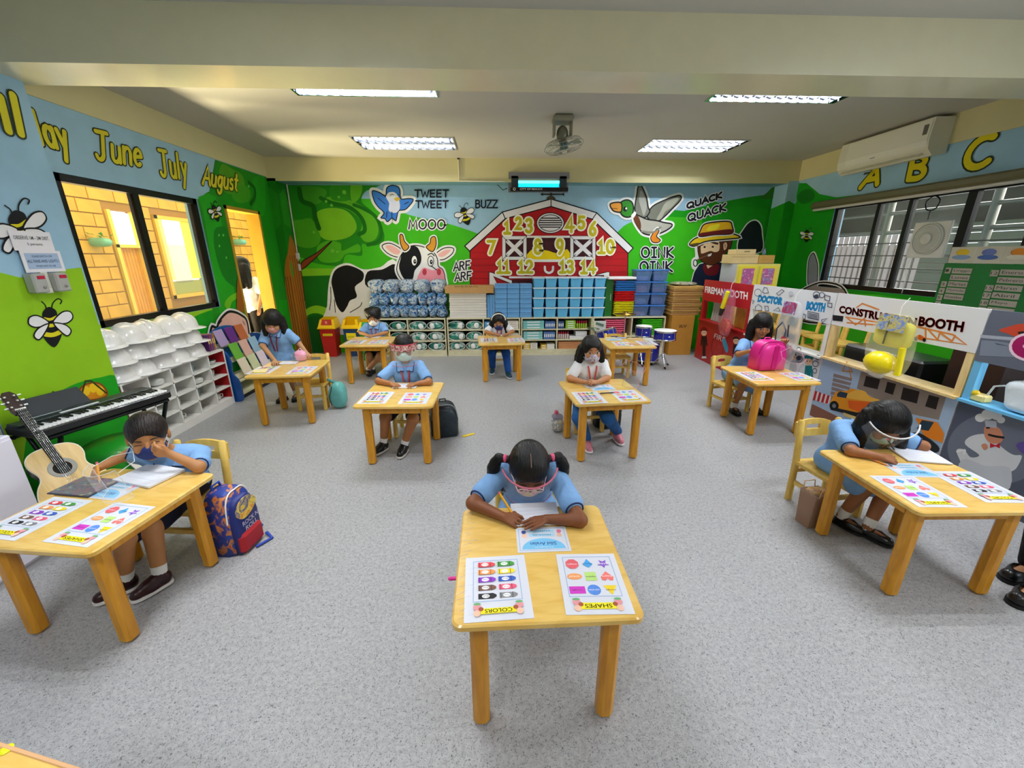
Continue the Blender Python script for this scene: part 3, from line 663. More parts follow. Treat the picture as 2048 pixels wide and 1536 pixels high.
for _a in (-3.17, -3.14, -3.1): tc2.ribbon([(_a, 0), (_a + .006, .5), (_a, 1.0), (_a + .004, 1.25)], .012, '#6b3a10')
tc2.poly([(-3.2, 1.9), (-3.1, 2.0), (-3.08, 2.4), (-3.2, 2.5)], '#1f8a16')
tc2.build('mural_bark', _c4)

_c5 = next(o for o in bpy.data.objects if o.name == 'trim_5')
for _m, _q in ((Mural(1, 6.45, -1), [(4.39, 2.3), (4.45, 2.33), (4.55, 2.28), (4.55, 2.6), (4.39, 2.6)]), (Mural(0, 4.39, -1), [(6.45, 2.3), (6.75, 2.25), (6.75, 2.6), (6.45, 2.6)])): _m.poly(_q, SKY); _m.build('mural_sky', _c5)
# ------------------------------------------------------------------ right wall murals
rm = Mural(0, XR, -1, 0, (-2.5, 6.45, 0, 2.595), [WRW, WRN])
L7 = Crop(1600, 200, .21875)
rm.poly([(5.9, 0), (6.45, 0), (6.45, 2.3), (6.3, 2.34), (5.9, 2.2)], '#12950f')
rm.fill(L7([(-30, 760), (60, 760), (180, 860), (330, 890), (700, 850), (2400, 700), (2400, 2000), (-60, 2000)]), '#12950f', False)
rm.fill(L7([(-20, 880), (20, 830), (90, 815), (130, 850), (130, 900), (60, 945), (0, 940)]), '#0c6e0e')
rm.fill([(1590, 600), (1680, 585), (1760, 590), (1950, 620), (2200, 660), (2200, 900), (1590, 900)], '#3cb81c', False)
rm.fill([(2020, 520), (2100, 500), (2200, 520), (2200, 700), (2000, 700)], '#86c81e')
bee(rm, *L7([(63, 1235)])[0], 15, 4)
rm.fill(L7([(75, 1536), (90, 1440), (125, 1400), (150, 1450), (165, 1536), (150, 1700), (80, 1700)]), '#8d9096', True, BLK, .014, WHT, .05)
rm.fill([(1598, 590), (1625, 570), (1655, 565), (1690, 580), (1700, 640), (1598, 640)], '#9a8f86', True, BLK, .02, WHT, .05)
for t, p0, p1, pt in (('A', (556, 800), (700, 770), (630, 635)), ('B', (985, 725), (1140, 715), (1030, 520)), ('C', (1500, 650), (1730, 580), (1560, 390))):
    q = L7([p0, p1, pt]); rm.letters(t, *q, [(.09, '#23301a'), (.06, '#dccb14')])
rm.build('mural_letters', wr)

# ------------------------------------------------------------------ windows and door
BF = mat('#0d0d0c', .35, metal=.3, spec=.4)
glass = film('#dfe8e4', .07, .04)
def window(name, label, x, y0, y1, z0, z1, mull, fw=.055, dep=.07, hbars=()):
    w_ = struct(bpy.data.objects.new(name, None), label, 'window'); COL.objects.link(w_)
    fr = MB()
    for a, b, c, d in ((y0, y1, z0, z0 + fw), (y0, y1, z1 - fw, z1), (y0, y0 + fw, z0, z1), (y1 - fw, y1, z0, z1)): fr.span((x - dep / 2, a, c), (x + dep / 2, b, d))
    fr.build('window_frame', BF, w_)
    for m_, t in mull: MB().span((x - dep * .4, m_ - t / 2, z0 + fw), (x + dep * .4, m_ + t / 2, z1 - fw)).build('mullion', BF, w_)
    e = [y0 + fw] + [m_ for m_, _ in mull] + [y1 - fw]
    for a, b in zip(e[:-1], e[1:]): MB().span((x - .003, a, z0 + fw), (x + .003, b, z1 - fw)).build('pane', glass, w_)
    for zz in hbars: MB().span((x + .05, y0, zz - .006), (x + .062, y1, zz + .006)).build('grille_bar', BF, w_)
    return w_
window('window_1', 'black framed sliding window onto the yellow corridor', XL - .05, *WLW, [(4.12, .06)])
w2 = window('window_2', 'black framed window beside the pocket chart', XR + .05, *WRW, [(5.02, .045), (4.63, .045), (4.03, .08)], hbars=(1.26, 1.4, 1.54, 1.68))
window('window_added', 'black framed window added out of view for fill light', XR + .05, *WRN, [(.35, .05), (1.1, .05)])  # invented unseen opening, lets fill light onto the beam
dj = struct(MB().span((XL - WT - .01, 5.33, 0), (XL + .01, 5.37, 2.13)).span((XL - WT - .01, 6.05, 0), (XL + .01, 6.09, 2.13)).span((XL - WT - .01, 5.33, 2.09), (XL + .01, 6.09, 2.13)).build('door_1', paint('#b8922e')), 'yellow brown frame of the open doorway', 'door frame')

# ------------------------------------------------------------------ corridor beyond the left wall
CX = -4.9
YEL = mat('#e6b844', .55, spec=.25, var=.08, vscale=3)
struct(MB().span((CX - .1, 1.2, -.1), (XL - .15, 10.2, -.001)).build('floor_corridor', mat('#b89a5a', .4, var=.08)), 'tiled floor of the corridor outside', 'floor')
struct(MB().span((CX - .1, 1.2, 2.95), (XL - .15, 10.2, 3.05)).build('ceiling_corridor', mat('#efe3b8', .6)), 'pale ceiling of the corridor outside', 'ceiling')
cwl = struct(MB().span((CX - .12, 1.2, 0), (CX - .012, 5.72, 2.95)).span((CX - .12, 6.16, 0), (CX - .012, 6.46, 2.95)).span((CX - .12, 5.72, 2.12), (CX - .012, 6.16, 2.95)).span((CX - .12, 7.3, 0), (CX - .012, 10.2, 2.95)).span((CX - .12, 6.46, 0), (CX - .012, 7.3, .95)).span((CX - .12, 6.46, 2.1), (CX - .012, 7.3, 2.95)).build('wall_corridor', mat('#a3742a', .7)), 'yellow concrete block wall across the corridor', 'wall')
struct(MB().span((CX - .1, 10.2, 0), (XL - .15, 10.3, 2.95)).build('wall_corridor_end', YEL), 'yellow end wall of the corridor', 'wall')
struct(MB().span((CX - .1, 1.1, 0), (XL - .15, 1.2, 2.95)).build('wall_corridor_near', YEL), 'yellow near wall of the corridor', 'wall')
blk = {}
rh, bw = .158, .36
for r_ in range(18):
    z = r_ * rh; y = 4.1 - (r_ % 2) * bw / 2
    while y < 8.9:
        y0, y1 = y, y + bw; y += bw
        for a, b in ((5.68, 6.2), (6.42, 7.34)):
            zz0, zz1 = (0, 2.12) if a < 6 else (.92, 2.12)
            if z + rh > zz0 + .02 and z < zz1 - .02:
                if a <= y0 and y1 <= b: y0 = y1
                elif y0 < a < y1: y1 = a
                elif y0 < b < y1: y0 = b
        if y1 - y0 < .04: continue
        k = round(y1 - y0, 2)
        if k not in blk: blk[k] = MB().box((0, 0, 0), (.02, k - .012, rh - .012), 0, None, .004).mesh('block', mat('#d8a23a', .55, spec=.25, var=.12, vscale=4))
        obj('block', blk[k], cwl, (CX - .004, (y0 + y1) / 2, z + rh / 2))
# slatted door with transom, window with greenery; glare outside put into glowing panes
t = struct(bpy.data.objects.new('door_2', None), 'slatted orange door across the corridor', 'door'); COL.objects.link(t)
MB().span((CX - .05, 5.72, 0), (CX + .02, 5.77, 2.12)).span((CX - .05, 6.11, 0), (CX + .02, 6.16, 2.12)).span((CX - .05, 5.72, 1.66), (CX + .02, 6.16, 1.7)).build('door_frame', mat('#f4cf52', .5), t)
for k in range(7): MB().span((CX - .06, 5.775 + k * .048, .02), (CX - .035, 5.775 + k * .048 + .04, 1.66)).build('slat', mat('#e39a1e', .5, var=.1), t)
MB().span((CX - .05, 5.77, 1.7), (CX - .04, 6.11, 2.1)).build('transom_pane', mat('#fff6dc', .3, emit=1.5), t)
t = struct(bpy.data.objects.new('window_3', None), 'bright window across the corridor', 'window'); COL.objects.link(t)
MB().span((CX - .05, 6.46, .93), (CX + .02, 6.52, 2.12)).span((CX - .05, 7.26, .93), (CX + .02, 7.32, 2.12)).span((CX - .05, 6.46, .93), (CX + .02, 7.3, .98)).span((CX - .05, 6.46, 2.07), (CX + .02, 7.3, 2.12)).build('window_frame', mat('#e8b93a', .5), t)
for a, b, c, d, hx, e in ((6.52, 6.66, 1.2, 2.07, '#f0dc6a', 1.), (6.66, 7.02, 1.72, 2.07, '#fff7d8', 1.5), (6.66, 7.02, 1.15, 1.72, '#cfc9b0', .5), (7.02, 7.26, 1.2, 2.07, '#c8cc3a', .8), (6.52, 7.26, .98, 1.18, '#8a8a3a', .6)):
    MB().span((CX - .045, a, c), (CX - .035, b, d)).build('pane', mat(hx, .4, emit=e), t)

# ------------------------------------------------------------------ yard beyond the right window
struct(MB().span((XR + .15, -1, .0), (10.5, 12, .05)).build('floor_yard', mat('#6d6d66', .7, var=.1)), 'grey paved yard outside the right window', 'ground')
yw = struct(MB().span((8.6, -1, 0), (8.7, 12.5, 1.75)).build('wall_yard', mat('#9a9782', .7, var=.15, vscale=2)), 'low pale wall across the yard', 'wall')
struct(MB().span((8.6, -1, 2.05), (8.7, 12.5, 3.9)).span((8.6, -1, 1.75), (8.7, 5.2, 2.05)).span((4.7, 12.4, 0), (8.7, 12.5, 3.9)).build('wall_yard_upper', mat('#3f3f30', .7, var=.3, vscale=1.5)), 'dark upper wall across the yard', 'wall')
rf = struct(MB().span((4.71, -1, 3.3), (8.8, 12.5, 3.38)).build('ceiling_yard', mat('#55553f', .6)), 'dark metal roof over the yard', 'roof')
st = mat('#55564a', .45, metal=.4)
for i in range(6):
    MB().tube([(6.6, 2.5 + i * 1.5, .05), (6.6, 2.5 + i * 1.5, 3.0)], .05, 8, 0).build('roof_post', st, rf)
    MB().tube([(5.4, 2.5 + i * 1.5, 2.95), (8.7, 2.5 + i * 1.5, 2.95)], .04, 6).build('roof_joist', st, rf)
    MB().tube([(6.6, 2.5 + i * 1.5, 2.2), (7.2, 3.1 + i * 1.5, 2.95)], .025, 6).build('roof_brace', st, rf)
for z_ in (1.9, 2.2, 2.5): MB().tube([(6.6, 1, z_), (6.6, 12, z_)], .03, 6).build('roof_rail', st, rf)
bd_ = thing('roller_shutter', 'dim green roller shutter beyond the right window', 'shutter', (8.2, 6.2, .05))
for k in range(12): MB().span((-.02, -1.6, k * .17), (.02, 1.6, k * .17 + .16)).build('shutter_slat', mat('#5d6650', .5, metal=.3), bd_)
gp = thing('grille_gate', 'pale barred gate in the yard wall', 'gate', (8.3, 8.9, .05))
for k in range(14): MB().span((-.015, -1.0 + k * .15, 0), (.015, -.9 + k * .15, 1.9)).build('gate_bar', mat('#e6d2c6', .5), gp)
# ------------------------------------------------------------------ recessed ceiling lights
alu = mat('#d8dce2', .08, metal=1.); tubem = mat('#f4f6ff', .3, emit=9.); tubed = mat('#f4f6ff', .3, emit=3.)
LAB = ['louvred ceiling light nearest the painted months, before the beam', 'dim louvred ceiling light by the back wall, left of fan', 'bright louvred ceiling light nearest the air conditioner', 'louvred ceiling light by the back wall, right of fan',
       'louvred ceiling light behind the wide beam, left bay', 'louvred ceiling light behind the wide beam, right bay', 'louvred ceiling light at the front of the room, left', 'louvred ceiling light at the front of the room, right']
blade = MB().box((0, 0, 0), (.005, .26, .06), 0, rotm(0, .12, 0)).mesh('louver_blade', mat('#d8dce2', .08, metal=1.))
for i, (fx, fy, pw) in enumerate(FIX):
    t = thing('ceiling_light', LAB[i], 'ceiling light', (fx, fy, ZC - .006), 0, 'recessed ceiling lights')
    m = MB()
    for a, b, c, d in ((-.6, .6, -.3, -.285), (-.6, .6, .285, .3), (-.6, -.585, -.285, .285), (.585, .6, -.285, .285), (-.585, .585, -.012, .012)): m.span((a, c, -.004), (b, d, .056))
    m.build('frame', alu, t)
    MB().span((-.6, -.3, .1), (.6, .3, .11)).span((-.6, -.3, .05), (-.59, .3, .1)).span((.59, -.3, .05), (.6, .3, .1)).span((-.6, -.3, .05), (.6, -.29, .1)).span((-.6, .29, .05), (.6, .3, .1)).build('reflector', mat('#c8ccd2', .1, metal=1.), t)
    for s in (-1, 1):
        MB().tube([(-.57, s * .145, .075), (.57, s * .145, .075)], .014, 10).build('tube', tubem if pw > .5 else tubed, t)
        for k in range(12): obj('louver_blade', blade, t, (-.545 + k * .099, s * .148, .026))
    for s in (-1, 1): area('lamp_light', (fx, fy + s * .145, ZC + .05), (0, 0, 0), 1.12, .03, 24 * pw, (.93, .96, 1.))
# daylight in the corridor and its bounce from the sunlit floor
area('corridor_daylight', (-4.0, 6.0, 2.9), (0, 0, 0), 1.2, 6., 70, (1, .88, .6))
for y_ in (4.1, 5.5): area('corridor_sunlight', (-4.6, y_, .3), (0, math.radians(-132), 0), .35, .5, 70, (1, .86, .52), math.radians(100))
area('yard_daylight', (7.2, 5.0, 2.6), (0, math.radians(75), 0), 1.5, 5., 300, (.97, .97, .95))
area('added_window_fill', (XR + .9, .75, 1.75), (0, math.radians(90), 0), 1.2, 2.3, 150, (.96, .98, 1))  # fill lamp added outside the invented opening to brighten the near bay
# ------------------------------------------------------------------ tables and chairs
TOPW = wood('#e9c26c', '#dbad50', (3, 12, 3), .3, .5); LEGW = wood('#d89822', '#be7e14', (10, 10, 2), .4, .25); CHW = wood('#e8c464', '#d6ac48', (8, 8, 3), .4, .3)
TH, TW = .506, .588
def rrect(w, h, r, n=4):
    out = []
    for cx, cy, a in ((w / 2 - r, h / 2 - r, 0), (-w / 2 + r, h / 2 - r, 90), (-w / 2 + r, -h / 2 + r, 180), (w / 2 - r, -h / 2 + r, 270)): out += arc(cx, cy, r, r, a, a + 90, n)
    return out
def make_table():
    t = thing('study_table', 'x', 'table')
    mb = MB(); o = rrect(TW, TW, .03, 5); i = rrect(TW - .012, TW - .012, .027, 5); n = len(o)
    vs = [(x, y, TH - .024) for x, y in i] + [(x, y, TH - .02) for x, y in o] + [(x, y, TH - .005) for x, y in o] + [(x, y, TH) for x, y in i]
    fs = [list(range(n))[::-1], list(range(3 * n, 4 * n))]
    for k in range(3): fs += [(k * n + j, k * n + (j + 1) % n, (k + 1) * n + (j + 1) % n, (k + 1) * n + j) for j in range(n)]
    mb.add(vs, fs).build('tabletop', TOPW, t)
    leg = MB().box((0, 0, .241), (.058, .058, .482), 0, None, .014).mesh('leg', LEGW)
    for x in (-1, 1):
        for y in (-1, 1): obj('leg', leg, t, (x * .216, y * .216, 0))
    ap = MB().box((0, 0, 0), (.376, .02, .058), 0, None, .003).mesh('apron', LEGW)
    for k in range(4): obj('apron', ap, t, (.226 * math.sin(k * PI / 2), -.226 * math.cos(k * PI / 2), TH - .053), (0, 0, k * PI / 2))
    return t
def make_chair():
    t = thing('wooden_chair', 'x', 'chair')
    MB().prism(rrect(.30, .28, .03), .262, .284).build('seat', CHW, t)
    fl_ = MB().box((0, 0, .131), (.036, .036, .262), 0, None, .008).mesh('leg', CHW)
    rl_ = MB().tube([(0, 0, 0), (0, .005, .28), (0, .03, .545), (0, .031, .553)], [.021, .021, .019, .012], 10).mesh('leg', CHW)
    for x in (-1, 1): obj('leg', fl_, t, (x * .125, -.115, 0)); obj('leg', rl_, t, (x * .135, .125, 0))
    M = Matrix.Translation((0, .146, 0)) @ Matrix.Rotation(math.radians(84), 4, 'X')
    ou = [(-.125, .425), (.125, .425), (.125, .52)] + [(x, .52 + .022 * (1 - (x / .125) ** 2)) for x in (.09, .045, 0, -.045, -.09)] + [(-.125, .52)]
    m = MB(); h0, h1, hw = .472, .505, .05
    m.prism([(-.125, .425), (.125, .425), (.125, h0), (-.125, h0)], -.008, .008, M)
    m.prism([(-.125, h0), (-hw, h0), (-hw, h1), (-.125, h1)], -.008, .008, M).prism([(hw, h0), (.125, h0), (.125, h1), (hw, h1)], -.008, .008, M)
    m.prism([(-.125, h1), (.125, h1)] + ou[2:], -.008, .008, M).build('backrest', CHW, t)
    for x in (-1, 1): MB().span((x * .13 - .009, -.1, .12), (x * .13 + .009, .115, .145)).build('stretcher', CHW, t)
    MB().span((-.12, -.125, .14), (.12, -.105, .165)).build('stretcher', CHW, t); MB().span((-.12, .12, .2), (.12, .138, .225)).build('stretcher', CHW, t)
    return t
TAB = {'T1': (.147, 1.219, .5), 'T2': (-1.755, 1.618, -7.6), 'T3': (-2.021, 3.91, 4.), 'T4': (-.752, 3.078, -1.7), 'T5': (.856, 3.073, 4.7), 'T6': (-1.62, 5.2, 0.), 'T7': (.067, 5.214, 3.2), 'T8': (1.643, 4.948, -.4), 'T9': (2.504, 3.474, .4), 'T10': (2.092, 1.68, -1.6)}
TLAB = {'T1': 'wooden study table in front with colors and shapes sheets', 'T2': 'wooden study table of the boy in navy mask', 'T3': 'wooden study table beside the blue book rack', 'T4': 'wooden study table of boy wearing a face shield', 'T5': 'wooden study table of girl in floral mask',
        'T6': 'wooden study table beside the rubbish bins', 'T7': 'wooden study table of girl with white headband', 'T8': 'wooden study table without a child beside the drums', 'T9': 'wooden study table carrying the pink backpack', 'T10': 'wooden study table nearest the chef booth'}
# chairs: offset from the table centre in the table frame (x, y, turn)
CHP = {'T1': (0, .40, 0), 'T2': (-.005, .39, 2), 'T3': (.1, .25, 2), 'T4': (-.03, .37, 0), 'T5': (.0, .40, 4), 'T6': (-.03, .40, 0), 'T7': (-.02, .42, 0), 'T8': (-.03, .22, 0), 'T9': (-.06, .41, 12), 'T10': (-.02, .47, 8)}
CLAB = {'T1': 'wooden chair under the girl with pigtails', 'T2': 'wooden chair under the boy in navy mask', 'T3': 'empty wooden chair tucked under table by book rack', 'T4': 'wooden chair under boy wearing a face shield', 'T5': 'wooden chair under girl in floral mask',
        'T6': 'wooden chair under boy in white mask by bins', 'T7': 'wooden chair under girl with white headband', 'T8': 'empty wooden chair at the table beside the drums', 'T9': 'wooden chair under girl behind the pink backpack', 'T10': 'wooden chair under long-haired girl near chef booth'}
CHAIR = {}
_t0 = make_table(); _c0 = make_chair()
for i, (k, (x, y, a)) in enumerate(TAB.items()):
    a = math.radians(a)
    if i == 0: _t0.location = (x, y, 0); _t0.rotation_euler = (0, 0, a); _t0['label'] = TLAB[k]; _t0['group'] = 'square study tables'
    else: dup(_t0, (x, y, 0), a, TLAB[k], 'square study tables')
    cx, cy, ca = CHP[k]; X_, Y_ = x + cx * math.cos(a) - cy * math.sin(a), y + cx * math.sin(a) + cy * math.cos(a); ca = a + math.radians(ca)
    CHAIR[k] = (X_, Y_, ca)
    if i == 0: _c0.location = (X_, Y_, 0); _c0.rotation_euler = (0, 0, ca); _c0['label'] = CLAB[k]; _c0['group'] = 'small wooden chairs'
    else: dup(_c0, (X_, Y_, 0), ca, CLAB[k], 'small wooden chairs')

# ------------------------------------------------------------------ sheets on the tables
def pg(M, t, x, y, h, c, bold=.0, w=None):
    vs, fs = text_geo(t, bold); w = w or h * len(t) * .78
    M.bump(); M.mb.add([M.to3(x - w / 2 + w * a, y + h * b) for a, b in vs], fs, M.mi(c))
def ell(x, y, rx, ry, n=14): return arc(x, y, rx, ry, 0, 360 - 360 / n, n - 1)
def page_colors():
    M = Mural(2, .0008, 1); M.ribbon([(-.078, -.115), (.078, -.115), (.078, .062), (-.078, .062)], .0022, '#8fb0d8', True)
    rows = [('#8a8a8c', '#2a2a2e'), ('#e8607e', '#7d5a4c'), ('#3f63c0', '#8f3fc0'), ('#f0da3a', '#ee9a52'), ('#4a9a44', '#de4a50')]; nm = [('Gray', 'Black'), ('Pink', 'Brown'), ('Blue', 'Violet'), ('Yellow', 'Orange'), ('Green', 'Red')]
    for r, (a, b) in enumerate(rows):
        for s, c, t in ((-1, a, nm[r][0]), (1, b, nm[r][1])):
            cx, cy = s * .034, .042 - r * .034
            M.poly([(cx + .028, cy - .011), (cx + .028, cy + .011), (cx - .02, cy + .011), (cx - .031, cy + .004), (cx - .031, cy - .004), (cx - .02, cy - .011)], c); M.L += 1
            M.ribbon([(cx - .015, cy - .011), (cx - .015, cy + .011)], .0016, '#2a2a2e'); M.ribbon([(cx + .023, cy - .011), (cx + .023, cy + .011)], .0016, '#2a2a2e')
            M.poly(ell(cx + .004, cy, .0125, .008), '#f4f4f4'); M.L += 1; pg(M, t, cx + .004, cy - .003, .006, c, 0, .018)
    M.poly([(-.055, .092), (.055, .092), (.055, .112), (-.055, .112)], '#f2e420'); M.L += 1; pg(M, 'COLORS', 0, .095, .014, '#2c2a10', .01, .085); deco(M); return M.build('print')
def deco(M):
    for s in (-1, 1):
        M.poly(ell(s * .066, .108, .011, .012), '#f0c2a8'); M.poly(ell(s * .066, .086, .013, .012), '#e39aa0'); M.poly(ell(s * .066, .074, .012, .005), '#6fae74'); M.poly(ell(s * .054, .094, .008, .008), '#a8583c'); M.L += 1
def page_shapes():
    M = Mural(2, .0008, 1); M.ribbon([(-.085, -.115), (.085, -.115), (.085, .062), (-.085, .062)], .0022, '#8fb0d8', True)
    P = lambda f, x, y: [(x + a, y + b) for a, b in f]
    sh = [('triangle', '#f0d02a', [(-.022, -.018), (.022, -.018), (0, .022)]), ('circle', '#5a8ee0', ell(0, 0, .022, .022)), ('rectangle', '#d23fc0', [(-.026, -.015), (.026, -.015), (.026, .015), (-.026, .015)]),
          ('heart', '#ee7a72', [(0, -.022), (.022, .004), (.018, .018), (.008, .02), (0, .01), (-.008, .02), (-.018, .018), (-.022, .004)]), ('square', '#b9dc7a', [(-.019, -.019), (.019, -.019), (.019, .019), (-.019, .019)]), ('oval', '#f0a060', ell(0, 0, .026, .014)),
          ('star', '#8a58c8', [(.022 * (1 if k % 2 == 0 else .45) * math.sin(k * PI / 5), .022 * (1 if k % 2 == 0 else .45) * math.cos(k * PI / 5)) for k in range(10)]), ('diamond', '#4aa2e4', [(0, -.024), (.017, .004), (0, .018), (-.017, .004)]), ('octagon', '#e0646c', [(.024 * math.cos(PI / 8 + k * PI / 4), .024 * math.sin(PI / 8 + k * PI / 4)) for k in range(8)])]
    for i, (t, c, f) in enumerate(sh):
        x, y = -.055 + (i % 3) * .055, .036 - (i // 3) * .058; M.poly(P(f, x, y), c); M.L += 1; pg(M, t, x, y - .003, .0075, '#3c3c52' if t in ('square', 'diamond', 'rectangle', 'triangle') else '#f6f0f0', 0, .034)
    M.poly([(-.055, .088), (.055, .088), (.055, .112), (-.055, .112)], '#f2e420'); M.L += 1; pg(M, 'SHAPES', 0, .093, .015, '#2c2a10', .01, .085); deco(M); return M.build('print')
def page_silid():
    M = Mural(2, .0008, 1); M.ribbon([(-.09, -.062), (.09, -.062), (.09, .062), (-.09, .062)], .0022, '#9ab8da', True)
    M.poly([(.082, .056)] + arc(0, .056, .082, .06, 0, -180, 16), '#7cc2ea'); M.L += 1; pg(M, 'Silid Aralan', 0, .018, .018, '#1f3f8a', .01, .1); pg(M, 'Kindergarten', 0, .042, .008, '#e8f2fa', 0, .07)
    for k in range(2): M.poly([(-.05, -.03 - k * .024), (.05, -.03 - k * .024), (.05, -.014 - k * .024), (-.05, -.014 - k * .024)], '#a8d4ec'); M.L += 1; pg(M, 'PANGALAN' if k == 0 else 'BAITANG', 0, -.027 - k * .024, .008, '#2c4a7a', 0, .07)
    for s in (-1, 1): M.poly(ell(s * .068, -.02, .01, .011), '#efc0a8'); M.poly(ell(s * .07, -.042, .009, .011), '#e07a92' if s < 0 else '#3a4a8a')
    return M.build('print')
paperm = mat('#dcdee8', .35, coat=.25)
def page(kind, w, h, fn):
    t = thing('printed_sheet', 'x', 'sheet'); MB().box((0, 0, .0004), (w, h, .0008)).build('paper', paperm, t); p = fn(); p.parent = t
    return t
PGS = {'c': page('c', .212, .272, page_colors), 's': page('s', .212, .262, page_shapes), 'b': page('b', .2, .142, page_silid)}
PGN = {'c': 'COLORS crayon sheet', 's': 'SHAPES chart sheet', 'b': 'blue Silid Aralan card'}
_used = set()
def sheet(kind, px, py_, tk, rot, where):
    p = pz(px, py_, TH + .001); src = PGS[kind]; lab = 'laminated %s %s' % (PGN[kind], where); a = PI + math.radians(TAB[tk][2] + rot)
    if kind not in _used: _used.add(kind); o = src; o.location = (p.x, p.y, TH + .0006); o.rotation_euler = (0, 0, a); o['label'] = lab
    else: o = dup(src, (p.x, p.y, TH + .0006), a, lab)
    o['group'] = 'laminated sheets on tables'
    return o
sheet('c', 994, 1171, 'T1', 2, 'on the front table'); sheet('s', 1184, 1163, 'T1', -2, 'on the front table'); sheet('b', 1085, 1078, 'T1', 0, 'under the hand of the girl with pigtails')
sheet('c', 72, 1034, 'T2', -3, 'on table of boy in navy mask'); sheet('s', 205, 1046, 'T2', -4, 'on table of boy in navy mask'); sheet('b', 225, 980, 'T2', -4, 'on table of boy in navy mask')
sheet('c', 753, 795, 'T4', 0, 'on table of face shield boy'); sheet('s', 831, 796, 'T4', 0, 'on table of face shield boy')
sheet('c', 1178, 795, 'T5', 0, 'on table of girl in floral mask'); sheet('s', 1255, 791, 'T5', 0, 'on table of girl in floral mask'); sheet('b', 1203, 775, 'T5', 3, 'on table of girl in floral mask')
sheet('c', 1508, 752, 'T9', 0, 'before the pink backpack'); sheet('s', 1597, 753, 'T9', 0, 'right of the pink backpack')
sheet('s', 1831, 981, 'T10', -2, 'on table nearest chef booth'); sheet('c', 1955, 972, 'T10', -2, 'on table nearest chef booth'); sheet('b', 1823, 940, 'T10', -3, 'on table nearest chef booth')
sheet('c', 528, 740, 'T3', 0, 'on table by the book rack'); sheet('s', 605, 740, 'T3', 0, 'on table by the book rack')
sheet('c', 712, 684, 'T6', 0, 'on table beside the bins'); sheet('s', 757, 684, 'T6', 0, 'on table beside the bins')
sheet('c', 978, 680, 'T7', 0, 'on table of headband girl'); sheet('s', 1032, 680, 'T7', 0, 'on table of headband girl')
sheet('s', 1245, 688, 'T8', 0, 'on the table without a child'); sheet('c', 1293, 686, 'T8', 0, 'on the table without a child'); sheet('b', 1228, 679, 'T8', 0, 'on the table without a child')
# ------------------------------------------------------------------ low shelves along the back wall
SHW = wood('#ded9b8', '#cfc8a2', (3, 3, 10), .45, .1); SFY, SBY = 6.40, 6.72
SROW = (.095, .255, .428); STOP = .595
def low_shelf(x0, x1, label, div, rows=SROW, legs=False):
    cx = (x0 + x1) / 2; t = thing('low_shelf', label, 'shelf', (cx, SFY, 0), 0, 'low shelves along the back wall')
    MB().span((x0 - cx, 0, STOP - .002), (x1 - cx, SBY - SFY, STOP + .018)).build('top_board', SHW, t)
    for x in (x0, x1 - .018): MB().span((x - cx, 0, 0), (x - cx + .018, SBY - SFY, STOP - .002)).build('side_panel', SHW, t)
    for x in div: MB().span((x - cx - .009, .004, .08), (x - cx + .009, SBY - SFY, STOP - .002)).build('divider', SHW, t)
    for z in rows: MB().span((x0 - cx + .018, .002, z - .016), (x1 - cx - .018, SBY - SFY, z)).build('shelf_board', SHW, t)
    MB().span((x0 - cx + .018, .004, 0), (x1 - cx - .018, .02, .08)).build('plinth', SHW, t)
    MB().span((x0 - cx + .018, SBY - SFY - .012, .08), (x1 - cx - .018, SBY - SFY, STOP - .002)).build('back_panel', mat('#3a3a34', .7), t)
    return t
low_shelf(-1.975, -.787, 'low cream shelf holding blue wrapped packs on top', [-1.385]); low_shelf(-.765, .395, 'low cream shelf carrying the white boxes', [-.19]); low_shelf(.412, 1.56, 'low cream shelf carrying blue bins', [.99])
low_shelf(1.565, 2.745, 'low cream shelf carrying coloured trays and clear boxes', [2.2], rows=(.095, .3))

# crumpled plastic packs
def lump(w, d, h, seed, sq=.55, amp=.12, nu=16, nv=11):
    rs = np.random.RandomState(seed); ph = rs.rand(8) * 6.28; fr = rs.randint(2, 6, 8)
    vs = []; fs = []
    for j in range(nv + 1):
        v = -PI / 2 + PI * j / nv
        for k in range(nu):
            u = 2 * PI * k / nu
            def sp(c, e): return math.copysign(abs(c) ** e, c)
            n = 1 + amp * (math.sin(fr[0] * u + ph[0] + 2 * v) * .5 + math.sin(fr[1] * u - fr[2] * v + ph[1]) * .4 + math.sin(fr[3] * v + ph[2]) * .4)
            vs.append((w / 2 * sp(math.cos(v), sq) * sp(math.cos(u), sq) * n, d / 2 * sp(math.cos(v), sq) * sp(math.sin(u), sq) * n, h / 2 + h / 2 * sp(math.sin(v), sq * 1.2)))
    for j in range(nv):
        for k in range(nu): fs.append((j * nu + k, j * nu + (k + 1) % nu, (j + 1) * nu + (k + 1) % nu, (j + 1) * nu + k))
    return vs, fs
